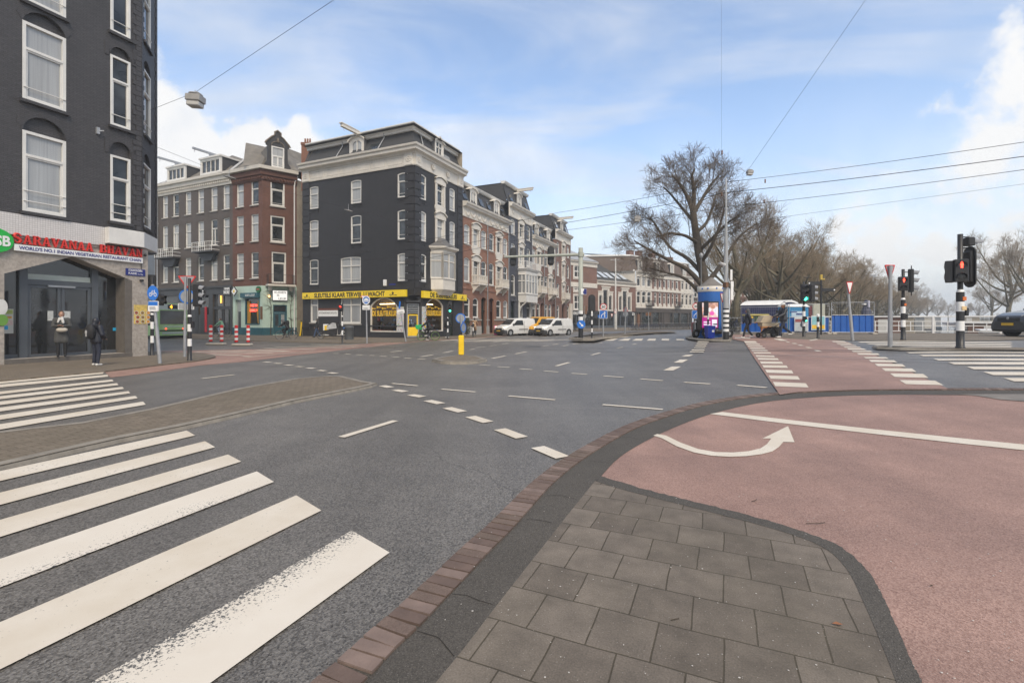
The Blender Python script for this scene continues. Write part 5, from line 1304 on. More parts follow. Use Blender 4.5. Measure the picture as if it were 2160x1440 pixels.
 half=[(a_,b_*.80) for a_,b_ in ((1.3,0),(1.25,.55),(.98,.95),(.96,2.9),(1.12,3.0),(1.1,3.3),(.55,4.05),(.28,4.3),(.28,4.75),(.16,4.8),(.14,4.98))]
 out=[(uc+a,z+b) for a,b in half]+[(uc-a,z+b) for a,b in half[::-1]]
 op=[(uc-.62,z+.12),(uc+.62,z+.12),(uc+.62,z+2.3),(uc-.62,z+2.3)]
 V,T=tri_holes(out,[op]);mb.add([(x,y,zz) for x,zz in V],T);mb.add([(x,y+.3,zz) for x,zz in V],T)
 n=len(out);mb.add([(x,y,zz) for x,zz in out]+[(x,y+.3,zz) for x,zz in out],[(i,(i+1)%n,n+(i+1)%n,n+i) for i in range(n)])
 ga=mb.build('gable',SLTWALL,t)
 mb=c.mb();pts=[(uc+a,y-.02,z+b*.80+.03) for a,b in ((1.22,3.05),(1.12,3.32),(.56,4.08),(.3,4.3),(.3,4.72),(0,4.98),(-.3,4.72),(-.3,4.3),(-.56,4.08),(-1.12,3.32),(-1.22,3.05))]
 mb.tube(pts,.085,5);mb.tube([(uc+.62*math.cos(math.pi*k/8),y-.02,z+2.36+.5*math.sin(math.pi*k/8)) for k in range(9)],.05,5);mb.ell((uc,y-.08,z+2.95),(.12,.1,.28));mb.build('gable_moulding',M('brown_stone_trim',(.17,.14,.11),.8),ga)
 window(c,op,ga,.06+y,.11,.55,low_mull=1,sill=0,bars=(.14,));
 mb=c.mb();mb.add([(uc-.95,y+.3,z+2.3),(uc+.95,y+.3,z+2.3),(uc,y+.3,z+3.1),(uc-.95,y+4,z+2.3),(uc+.95,y+4,z+2.3),(uc,y+4,z+3.1),(uc-.95,y+.3,z),(uc+.95,y+.3,z),(uc-.95,y+4,z),(uc+.95,y+4,z)],[(0,2,5,3),(1,2,5,4),(0,3,8,6),(1,4,9,7)]);mb.build('gable_roof',rg,ga)
 mb=h.mb();mb.add([(.0,-.4,zr),(8,-.4,zr),(8,5,zr+3.6),(1.5,4,zr+3.4)],[(0,1,2,3)]);mb.add([(0,-.4,zr),(1.5,4,zr+3.4),(-1.5,6,zr+3.6),(-4,3,zr)],[(0,1,2,3)]);mb.build('roof',rg,t)
 # chimney beside the key shop
 mb=MB(Matrix.Translation((-loc[0],-loc[1],0)));q=Vector((PY(649,50.),50.));mb.box(q.x-.45,q.x+.45,q.y-.5,q.y+.5,15,ZY(306,50));mb.box(q.x-.5,q.x+.5,q.y-.55,q.y+.55,ZY(309,50),ZY(304,50))
 for dx in (-.25,0,.25):mb.lathe([(.11,0),(.09,.55),(.0,.55)],8,(q.x+dx,q.y,ZY(304,50)))
 mb.build('chimney',M('chimney_brick',(.20,.095,.062),.85,.2,5),t)
 # fascia lettering
 for txt,a,b,z,lab in (('MORE',421,431.5,4.35,'white capital letters of the gym name on the grey shop fascia'),('TRAIN\nMORE',474,486.5,4.72,'small dark square sign with two lines of white letters beside the mint cafe')):
  s=thing('shop_lettering',lab,'sign',(*f.at(f.u((a+b)/2)),z));fs=Face(*f.o,*f.d,tuple(s.location))
  mb=fs.mb();mb.box(f.u(a if a>430 else 404)-.12,f.u(b)+.12,-.12,-.045,z-.22 if '\n' not in txt else z-.52,z+.62);mb.build('panel',BLACKM,s)
  lm=fs.mb()
  if '\n' in txt:
   for k,w in enumerate(txt.split('\n')):text_mb(lm,w,f.u(a),f.u(b),-.125,z+.12-k*.42,.32,.01,.05)
  else:text_mb(lm,txt,f.u(404),f.u(b),-.125,z,.52,.01,.05)
  lm.build('letters',WHITEM,s)
 # grey-blue neighbour at the far left
 n_=thing('grey_terrace_house','narrow blue-grey terrace house seen between the restaurant and the brown terrace','building',(*f.at(-4),0));fn=Face(*f.o,*f.d,tuple(n_.location))
 ws=[arch(fn.u(326.5),fn.u(334.2),z0,z1,0) for z0,z1 in ((13.0,15.6),(9.4,12.0),(5.6,8.6))]
 wall(fn,[(-6,0),(-.02,0),(-.02,16.3),(-6,16.3)],ws,M('blue_grey_render',(.13,.15,.18),.75,.12,1.5,dirt=.3),n_)
 for w in ws:window(fn,w,n_,.12,.1,.7,sill=.1)
 mb=fn.mb();mb.box(-6,-.05,-.3,4,16.3,16.6);mb.add([(-6,-.2,16.6),(-.1,-.2,16.6),(-.1,2.5,18.6),(-6,2.5,18.6)],[(0,1,2,3)]);mb.build('roof',M('red_roof_tiles',(.20,.065,.045),.8,.25,6,.4,20),n_)
cafe_corner()
# ================= brick terrace along the quay road =================
def row_house(t,g,u0,u1,ztop,floors,wmat,loc,ornament=1,frieze='swag',bays=3,ground=(1.85,3.95),door=2,roofh=2.1,frz=1.3,plinth=True,bay=None,balc=None,orn_mat=None,brace=True):
 w=u1-u0;om=orn_mat or CREAM;cen=[u0+w*(.5+k)/bays for k in range(bays)];ww=.60
 Wd=[];Hs=[]
 for i,(z0,z1) in enumerate(floors):
  for j,c in enumerate(cen):
   if bay and i==bay[0] and j in bay[1]:continue
   lp=arch(c-ww,c+ww,z0,z1,.20);Wd.append((lp,i,j));Hs.append(lp)
 gr=[]
 for j,c in enumerate(cen):
  dz=ground[0] if j!=door else .15
  lp=arch(c-ww,c+ww,dz,ground[1]+(.15 if j==door else 0),.25);gr.append((lp,j));Hs.append(lp)
 zf=ztop-frz
 def orn(mb):
  for lp,i,j in Wd:
   us=[p[0] for p in lp]
   if not (ornament is not None and j==ornament):brick_drop(mb,min(us),max(us),lp[0][1])
  for z in (1.75,2.5,3.2):
   for a,b in ((u0+.004,cen[0]-ww-.05),(cen[-1]+ww+.05,u1-.004)):mb.box(a,b,-.025,.01,z,z+.08)
  mb.box(u0+.003,u1-.003,-.07,.01,floors[-1][0]-.75,floors[-1][0]-.6)
 wall(g,[(u0,0),(u1,0),(u1,zf+.05),(u0,zf+.05)],Hs,wmat,t,.2,extra=orn)
 for lp,i,j in Wd:
  window(g,lp,t,.12,.085,.68,low_mull=(1 if (ornament==j and i==len(floors)-1) else 0),sill=.08,glass=GLASSD if i==len(floors)-1 else GLASS)
  if ornament is not None and j==ornament:
   us=[p[0] for p in lp];ornate_frame(g,min(us),max(us),lp[0][1],max(p[1] for p in lp)-.1,t,om)
 for lp,j in gr:
  if j==door:
   mb=g.mb();a,b=min(p[0] for p in lp),max(p[0] for p in lp);mb.box(a,b,.35,.4,.15,ground[1]);mb.box(a,b,.22,.36,2.55,2.68);mb.build('door',random.choice((M('dark_brown_door',(.06,.025,.018),.4),M('dark_green_door',(.02,.03,.026),.4))),t)
  else:window(g,lp,t,.12,.09,.66,sill=.08,glass=GLASSD)
 mb=g.mb()
 for a,b in ((u0+.003,cen[door]-ww if door is not None else u1),((cen[door]+ww) if door is not None else u1,u1-.003)):
  if b-a>.1:mb.box(a,b,-.05,-.002,0,.95);mb.box(a,b,-.09,-.002,1.55,1.68)
 mb.build('plinth',STONE,t)
 P0,P1=g.at(u0+.002),g.at(u1-.002)
 cornice([P0,P1],[(0,zf),(.08,zf),(.10,zf+.12),(.05,zf+.14),(.05,ztop-.36),(.14,ztop-.32),(.42,ztop-.26),(.46,ztop-.1),(.58,ztop-.04),(.62,ztop+.14),(.0,ztop+.22)],om,t,loc)
 mb=g.mb();zc=(zf+ztop)/2-.08
 if frieze=='swag':
  n=4
  for k in range(n):a=u0+.35+(w-.7)*k/n;garland(mb,a+.12,a+(w-.7)/n-.12,zc,.30)
 else:
  for k in range(3):mb.ell((u0+w*(k+.5)/3,-.07,zc),(.26,.05,.22),8,5)
  for a in (u0+.05,u1-.65):mb.box(a,a+.6,-.12,-.04,zf+.1,ztop-.35)
 mb.build('frieze_ornament',om,t)
 if roofh:
  zr=ztop+.16
  cornice([P0,P1],[(-.1,zr),(-.85,zr+roofh)],SLATE,t,loc,'roof');cornice([P0,P1],[(-.95,zr+roofh-.02),(-.62,zr+roofh),(-.5,zr+roofh+.16),(-.44,zr+roofh+.30),(-1.2,zr+roofh+.34)],WHITE,t,loc,'roof_cornice')
  mb=g.mb();mb.add([(u0,.2,zr),(u0,.9,zr+roofh),(u0,7,zr+roofh),(u0,7,zr-.2)],[(0,1,2,3)]);mb.add([(u1,.2,zr),(u1,.9,zr+roofh),(u1,7,zr+roofh),(u1,7,zr-.2)],[(0,1,2,3)])
  mb.add([(u0,.9,zr+roofh+.1),(u1,.9,zr+roofh+.1),(u1,7,zr+roofh+.1),(u0,7,zr+roofh+.1)],[(0,1,2,3)]);mb.build('roof_side',SLATE,t)
  dormer(g,cen[1],zr-.1,1.55,2.1,t,.8,True,om,None,beam=(w>6.5))
  mb=g.mb()
  for c in (cen[0],cen[2]):mb.add([(c-.42,.12,zr+.45),(c+.42,.12,zr+.45),(c+.42,.48,zr+1.35),(c-.42,.48,zr+1.35)],[(0,1,2,3)])
  mb.build('roof_light',GLASS,t)
 mb=g.mb();mb.box(u0,u0+.2,.0,7,0,zf);mb.box(u1-.2,u1,.0,7,0,ztop);mb.build('party_wall',wmat,t)
 if balc is not None:
  zb=floors[-1][0]-.1;a,b=cen[balc]-.9,cen[balc]+1.15;mb=g.mb();mb.box(a,b,-.85,0,zb-.12,zb);mb.box(a,b,-.86,-.78,zb+.8,zb+.9)
  for k in range(11):u=a+.05+(b-a-.1)*k/10;mb.lathe([(.03,0),(.055,.25),(.03,.6),(.05,.8)],6,(u,-.82,zb))
  for u in (a,b-.08):
   mb.box(u,u+.08,-.85,0,zb+.8,zb+.9)
   for k in range(4):mb.lathe([(.03,0),(.055,.25),(.03,.6),(.05,.8)],6,(u+.04,-.7+k*.18,zb))
  for u in (a+.15,b-.3):mb.prism([(0,0)]*0 or [(u,zb-.13),(u+.16,zb-.13),(u+.16,zb-.3),(u,zb-.3)],-.8,-.01);mb.add([(u,-.75,zb-.3),(u+.16,-.75,zb-.3),(u,-.02,zb-1.0),(u+.16,-.02,zb-1.0),(u,-.02,zb-.3),(u+.16,-.02,zb-.3)],[(0,1,3,2),(0,2,4),(1,3,5)])
  mb.build('balcony',om,t)
 mb=g.mb();mb.tube([(u1-.15,-.08,.2),(u1-.15,-.08,zf)],.055,6);mb.build('rain_pipe',GREYM,t)
def terrace():
 def g_for(u):loc=(CS[0]+DA[0]*u,CS[1]+DA[1]*u,0);return Face(*CS,*DA,loc),loc
 fl3=[(9.45,11.45),(5.6,8.05)]
 specs=[(8.09,13.66,13.5,[(9.45,11.45),(5.55,8.05)],ORGWALL,'swag','orange-red brick terrace house with swag frieze, next to the black key shop',1),
             (13.68,19.22,13.5,[(9.45,11.45),(5.55,8.05)],ORGWALL,'swag','orange-red brick terrace house with swag frieze, beside the slate-blue house',1)]
 for u0,u1,zt_,fl,wm,fr,lab,bl in specs:
  g,loc=g_for(u0);t=thing('terrace_house',lab,'building',loc,group='brick terrace houses along the road')
  row_house(t,g,u0,u1,zt_,fl,wm,loc,1,fr,balc=bl,door=2 if u0<10 else 0)
 u0,u1=19.24,26.8;g,loc=g_for(u0);t=thing('terrace_house','slate-blue painted terrace house with a white bay window and hoist beam','building',loc,group='brick terrace houses along the road')
 row_house(t,g,u0,u1,15.9,[(12.3,14.2),(8.8,11.2),(4.7,7.3)],BLUWALL,loc,1,'boss',door=0,bay=(2,(1,2)),roofh=2.4,frz=1.5)
 mb=g.mb();a,b,y0=u0+2.9,u1-.7,-1.1
 def rg(z,k):return [(a-k,0,z),(a-k,y0-k,z),(b+k,y0-k,z),(b+k,0,z)]
 def bd(za,zb,ka,kb):mb.add(rg(za,ka)+rg(zb,kb),[(0,1,5,4),(1,2,6,5),(2,3,7,6),(4,5,6,7),(0,1,2,3)])
 bd(3.9,4.9,0,0);bd(4.9,5.0,.08,.08);bd(7.5,7.95,0,0);bd(7.95,8.2,.1,.25)
 for u in (a,a+(b-a)*.25,(a+b)/2,a+(b-a)*.75,b):mb.box(u-.09,u+.09,y0-.01,y0+.15,4.99,7.51)
 for z in (5.05,6.6,7.45):mb.tube([(a,0,z),(a,y0+.05,z),(b,y0+.05,z),(b,0,z)],.07,4)
 for y in (-.5,):mb.box(a-.01,a+.14,y-.07,y+.07,4.99,7.51);mb.box(b-.14,b+.01,y-.07,y+.07,4.99,7.51)
 for u in (a,b-.2):
  mb.box(u,u+.2,-.2,-.02,.9,3.9);mb.tube([(u+.1,-.1,2.6),(u+.1,-.3,3.3),(u+.1,y0+.1,3.85)],.11,5)
 bw=mb.build('bay_window',WHITE,t)
 pm=g.mb();pm.quad((a+.05,0,5),(a+.05,y0+.06,5),(a+.05,y0+.06,7.5),(a+.05,0,7.5));pm.quad((a,y0+.07,5),(b,y0+.07,5),(b,y0+.07,7.5),(a,y0+.07,7.5));pm.build('pane',GLASSD,bw)
 mb=g.mb()
 for z in (8.25,9.15):mb.tube([(a,0,z),(a,y0,z),(b,y0,z),(b,0,z)],.03,5)
 for k in range(22):u=a+(b-a)*k/21;mb.tube([(u,y0,8.2),(u,y0,9.15)],.02,4)
 for k in range(6):mb.tube([(a,y0+k*.18,8.2),(a,y0+k*.18,9.15)],.02,4)
 mb.build('balcony_railing',WHITEM,bw)
 for u0,u1,lab,dr in ((26.82,31.6,'dull red brick terrace house with white balcony, second beyond the slate-blue house' if False else 'dull red brick terrace house with white balcony, right after the slate-blue house',2),(31.62,36.4,'dull red brick terrace house with white rail, just left of the tall end house',2)):
  g,loc=g_for(u0);t=thing('terrace_house',lab,'building',loc,group='brick terrace houses along the road')
  row_house(t,g,u0,u1,13.1,fl3,PLMWALL,loc,1,'swag',balc=1,door=dr,orn_mat=CREAM)
 u0,u1=36.42,44.1;g,loc=g_for(u0);t=thing('terrace_house','tall brick end house with corner shop door at the far end of the terrace','building',loc,group='brick terrace houses along the road')
 row_house(t,g,u0,u1,15.6,[(12.0,13.9),(8.6,10.8),(5.2,7.4)],PLMWALL,loc,1,'boss',balc=1,door=1,roofh=2.2,frz=1.4)
 mb=g.mb();mb.box(u1-.6,u1+.02,-.4,.2,.1,4.4);mb.build('corner_pier',CREAM,t)
terrace()
# ================= far side of the road =================
def far_block():
 d=(.757,.653)
 S0=(PY(1196,89.),89.0);loc=(*S0,0)
 t=thing('school_building','low brick building with zinc corner roof and triple windows behind the traffic portal','building',loc)
 f=Face(*S0,*d,loc);uL=f.u(1341)-.02;uT=f.u(1259)
 ZT,ZW=f.z(1240,552),f.z(1300,594)
 H1=[];H2=[]
 a,b=f.u(1211),f.u(1226)
 for p0,p1,r in ((560,586,.25),(602,614,0),(623,653,0)):H1.append((arch(a,b,f.z(1218,p1),f.z(1218,p0),r)))
 for a_,b_ in ((1263.5,1290.5),(1305.5,1330)):
  a,b=f.u(a_),f.u(b_);w=(b-a);zb,zm,zt_=f.z(1277,654),f.z(1277,622),f.z(1277,611)
  H2+=[arch(a,a+w*.24,zb,zm,w*.12),arch(a+w*.32,a+w*.68,zb,zt_,0),arch(b-w*.24,b,zb,zm,w*.12)]
 zs=f.z(1277,656)
 wall(f,[(0,zs),(uT,zs),(uT,ZT),(0,ZT)],H1,PLMWALL,t,.25)
 wall(f,[(uT,zs),(uL,zs),(uL,ZW),(uT,ZW)],H2,PLMWALL,t,.25)
 for lp in H1:window(f,lp,t,.12,.16,.55,mull=1,sill=.12,sillmat=CREAM,glass=GLASSD)
 for lp in H2:window(f,lp,t,.12,.12,0,sill=.12,sillmat=CREAM,glass=GLASSD)
 mb=f.mb()
 for a_,b_ in ((1263.5,1290.5),(1305.5,1330)):
  a,b=f.u(a_),f.u(b_);w=b-a;zb,zm,zt_=H2[0][0][1],H2[0][3][1]+.4,H2[1][2][1]
  outr=[(a-.35,zb-.2),(b+.35,zb-.2),(b+.35,zm+.5),(a+w*.80,zm+.5),(a+w*.80,zt_+.45),(a+w*.2,zt_+.45),(a+w*.2,zm+.5),(a-.35,zm+.5)]
  hs=H2[:3] if a_<1300 else H2[3:]
  V,T=tri_holes(outr,hs);mb.add([(x,-.06,z) for x,z in V],T);mb.box(a+w*.15,a+w*.85,-.2,-.0,zt_+.45,zt_+.7)
  for q in ((a-.4,a+w*.26),(b-w*.26,b+.4)):mb.box(*q,-.16,-.0,zm+.5,zm+.68)
 for lp in H1:mb.ring([(x,z) for x,z in inset(lp,-.3)],lp,-.06,.0)
 mb.build('window_surround',CREAM,t)
 # shop fronts below
 mb=f.mb();mb.box(0,uL,-.05,.5,3.2,zs);mb.box(0,uL,-.25,-.05,zs-.35,zs);mb.build('shop_fascia',M('navy_black_fascia',(.032,.034,.038),.5),t)
 mb=f.mb();mb.box(0,uL,.25,.3,0.05,3.2);mb.build('shop_window',SHOPGLASS,t)
 mb=f.mb();rnd=random.Random(5)
 u=.3
 while u<uL-.3:mb.box(u,u+.22,.1,.3,.05,3.2);mb.box(u+.22,min(uL,u+2.2),.1,.28,.05,.5);u+=2.3
 mb.build('shop_pier',M('slate_grey_joinery',(.085,.10,.12),.5),t)
 lm=f.mb();text_mb(lm,'SORACORNI',f.u(1207),f.u(1222),-.262,zs-.95+.2,.5,.02,.03);lm.build('letters',WHITEM,t)
 lm=f.mb();text_mb(lm,'33',f.u(1331),f.u(1336),-.262,zs-.75,.5,.02,.03);lm.build('house_number',WHITEM,t)
 for p0,p1,zz,dz in ((f.at(0),f.at(uT),ZT,1.0),(f.at(uT),f.at(uL),ZW,.9)):
  cornice([p0,p1],[(0,zz-dz),(.12,zz-dz),(.14,zz-dz*.3),(.4,zz-dz*.25),(.5,zz),(0,zz+.1)],CREAM,t,loc)
 mb=f.mb();zb=f.z(1240,597);mb.box(0,uT,-.12,-.002,zb-.9,zb);mb.build('string_course',CREAM,t)
 mb=f.mb();ap=(uT*.48,3.4,f.z(1240,524));A=[(-.3,-.3,ZT+.1),(uT+.3,-.3,ZT+.1),(uT+.3,7,ZT+.1),(-.3,7,ZT+.1)];mb.add(A+[ap],[(0,1,4),(1,2,4),(2,3,4),(3,0,4)]);mb.lathe([(.12,0),(.15,.5),(.05,1.1),(0,1.2)],8,(ap[0],ap[1],ap[2]-.1));mb.build('zinc_roof',ROOFG,t)
 mb=f.mb();mb.box(uT-.2,uT,.01,7,zs,ZT);mb.box(0,.2,.01,7,0,ZT);mb.build('wall',PLMWALL,t)
 mb=f.mb();A=[(uT,.1,ZW+.08),(uL,.1,ZW+.08),(f.u(1310),6,f.z(1290,548)),(uT,6,f.z(1290,548))];mb.add(A,[(0,1,2,3)]);rf=mb.build('roof',M('dark_roof_tiles',(.062,.062,.06),.8,.25,4,.5,14),t)
 mb=f.mb()
 for px in (1266,1281,1294,1309,1322):
  u=f.u(px);mb.add([(u-.1,.75,ZW+.75),(u+1.3,.75,ZW+.75),(u+.5,2.1,ZW+2.0),(u-.9,2.1,ZW+2.0)],[(0,1,2,3)])
 for p in range(1):pass
 mb.build('roof_light',M('roof_light_glass',(.50,.54,.58),.2),rf)
 # long block with white bands
 loc2=(*f.at(f.u(1341)),0);t=thing('long_shop_block','long three-storey brick block with white window bands and parked bicycles in front','building',loc2)
 g=Face(*f.at(f.u(1341)),*d,loc2);W_=g.u(1462)
 ZC=g.z(1341,571);zs=g.z(1341,648);zb1=g.z(1341,612)
 Hs=[]
 for px0,px1 in ((1343,1351),(1354,1362),(1365,1373),(1380,1385),(1389.5,1395),(1399,1404),(1408,1413),(1417,1421.5),(1425.5,1430.5),(1437,1442.5),(1445.5,1451),(1453.5,1459)):
  a,b=g.u(px0),g.u(px1)
  Hs.append((arch(a,b,zs+.85,zs+3.5,.25),px0));Hs.append((arch(a,b,zb1+.9,zb1+3.6,.25),px0))
 wall(g,[(0,zs),(W_,zs),(W_,ZC),(0,ZC)],[h for h,_ in Hs],PLMWALL,t,.22)
 om=g.mb()
 for lp,px in Hs:
  window(g,lp,t,.12,.13,.66,sill=.1,sillmat=CREAM,glass=GLASSD)
  if px<1376 or px>1432:om.ring(inset(lp,-.32),lp,-.08,0)
  a,b=min(p[0] for p in lp),max(p[0] for p in lp);om.box(a-.1,b+.1,-.06,-.0,lp[0][1]-.85,lp[0][1]-.12)
 for z,h in ((zs-.1,.45),(zb1,.55)):om.box(0,W_,-.16,-.002,z,z+h)
 om.build('white_trim',CREAM,t)
 cornice([g.at(0),g.at(W_)],[(0,ZC-1.2),(.14,ZC-1.2),(.16,ZC-.4),(.45,ZC-.3),(.6,ZC+.0),(0,ZC+.15)],CREAM,t,loc2)
 mb=g.mb();mb.box(0,W_,-.1,.3,3.3,zs-.1);mb.build('shop_fascia',M('taupe_fascia',(.075,.063,.055),.6),t)
 mb=g.mb();mb.box(0,W_,.25,.3,.05,3.3);mb.build('shop_window',pane('shop_pale_glass',(.36,.42,.40),(.02,.025,.025),.9),t)
 mb=g.mb()
 for px in (1341,1345.5,1352,1373,1374.5,1391,1396,1401,1412,1419,1434,1452,1457):u=g.u(px);mb.box(max(0,u),u+.4,.0,.31,.05,3.3)
 mb.box(0,W_,.1,.32,.05,.6);mb.box(g.u(1400),g.u(1412),.1,.32,.05,3.3);mb.build('shop_pier',M('taupe_fascia',(.075,.063,.055),.6),t)
 mb=g.mb();mb.box(g.u(1345),g.u(1350),-.02,.28,.1,2.9);mb.build('shop_door',WOOD,t)
 z1=g.z(1341,553)
 zq=ZC+3.4
 mb=g.mb();mb.add([(0,.2,ZC),(W_,.2,ZC),(W_,1.3,zq),(0,1.3,zq)],[(0,1,2,3)]);mb.add([(-9,9,ZC-.5),(-1,.2,ZC),(0,.2,ZC),(0,1.3,zq),(-8,9.8,zq)],[(0,1,2,3,4)]);mb.add([(-.2,1.3,zq),(W_,1.3,zq),(W_,10,zq+.8),(-7,10,zq+.8)],[(0,1,2,3)]);mb.build('roof',BROOF,t)
 mb=g.mb();mb.add([(-.02,.1,0),(-.02,.1,ZC),(-10,10,ZC-.6),(-10,10,0)],[(0,1,2,3)]);mb.build('end_wall',M('pale_cream_render',(.50,.47,.42),.8,.1,1.),t)
 mb=g.mb()
 for k in range(2):mb.tube([(0 if k else -.3,1.2 if k else .1,zq if k else ZC),(-8,9.7,(zq if k else ZC-.5))],.25,5)
 mb.tube([(0,1.25,zq),(W_,1.25,zq)],.22,5);mb.build('roof_trim',WHITE,t)
 for px in (1352,1390,1420,1446):
  u=g.u(px);dormer(g,u,ZC+.1,1.7,2.7,t,1.,True,CREAM)
 for px,hh in ((1357,1.6),(1375,1.8),(1403,1.8),(1440,1.5)):
  mb=g.mb();u=g.u(px);mb.box(u-.8,u+.8,3,4,zq-.3,zq+hh);mb.build('chimney',PLMWALL,t)
 for px in (1373,1432):
  mb=g.mb();u=g.u(px)-2.2;zb=zs+.4
  for z in (zb+.3,zb+1.1):mb.tube([(u,-.02,z),(u,-.8,z),(u+2.4,-.8,z),(u+2.4,-.02,z)],.05,4)
  for k in range(14):mb.tube([(u+2.4*k/13,-.8,zb),(u+2.4*k/13,-.8,zb+1.1)],.03,4)
  mb.box(u,u+2.4,-.8,0,zb-.1,zb+.05);mb.build('balcony',BLACKM,t)
 q=Vector(f.at(uL)) ;n=Vector((-d[1],d[0]));ch=q+n*12-Vector(d)*8
 mb=MB(Matrix.Translation((-loc2[0],-loc2[1],0)));Yc=112.;X=PY(1266.5,Yc);mb.box(X-.5,X+.5,Yc-.5,Yc+.5,8,ZY(545,Yc));
 for dx in (-.3,0,.3):mb.lathe([(.12,0),(.1,.5),(0,.5)],6,(X+dx,Yc,ZY(545,Yc)))
 mb.build('chimney',PLMWALL,t)
 # further houses glimpsed under the trees
 specs=[(1463,1472,126,598,M('dark_brick_far',(.07,.055,.05),.8,.2,1),'narrow dark brick house beyond the long shop block'),(1471,1492,130,605,CREAM,'cream-painted house with white windows right of the dark house, behind the big tree'),
             (1540,1583,120,598,PLMWALL,'brown brick house under the trees right of the striped pole'),(1583,1625,124,606,CREAM,'pale house with tall windows behind the plane trees'),(1625,1662,122,600,M('orange_brick_far',(.26,.13,.08),.8,.2,1),'orange brick house behind the blue site cabin')]
 for a,b,Y,py,wm,lab in specs:
  X0,X1=PY(a,Y),PY(b,Y);lo=(X0,Y,0);t=thing('distant_house',lab,'building',lo,group='houses far behind the trees');fc=Face(X0,Y,1,0.12,lo);w=(X1-X0)*1.02;Z=ZY(py,Y);n=max(1,int(w/1.7));Hs=[]
  for k in range(n):
   for z0 in (4.6,7.6,10.2):
    if z0+2<Z-.6:c=w*(k+.5)/n;Hs.append(arch(c-.5,c+.5,z0,z0+2,0))
  wall(fc,[(0,0),(w,0),(w,Z),(0,Z)],Hs,wm,t,.2)
  for h in Hs:window(fc,h,t,.1,.12,.66,sill=.08,glass=GLASSD)
  mb=fc.mb();mb.box(.2,w-.2,-.02,.05,.2,3.2);mb.build('shop_window',SHOPGLASS,t)
  mb=fc.mb();mb.add([(0,-.3,Z),(w,-.3,Z),(w,1.5,Z+2.6),(0,1.5,Z+2.6)],[(0,1,2,3)]);mb.box(0,w,-.35,-.05,Z-.5,Z);mb.build('roof',BROOF,t)
 for a,b,Y,py0 in ((1790,1811,420,574),(1809,1848,430,579)):
  X0,X1=PY(a,Y),PY(b,Y);t=thing('tower_block','pale %s tower block rising far behind the bare trees'%('narrow' if a==1790 else 'wide'),'building',(X0,Y,0));m=MB();Z=ZY(py0,Y);m.box(0,X1-X0,0,14,-1,Z);m.build('wall',M('pale_blue_concrete',(.30,.31,.33),.8,.1,.1),t)
  m=MB();z=4
  while z<Z-2:m.box(.5,X1-X0-.5,-.05,-.01,z,z+1.4);z+=3.2
  m.build('window_band',GLASSD,t)
far_block()
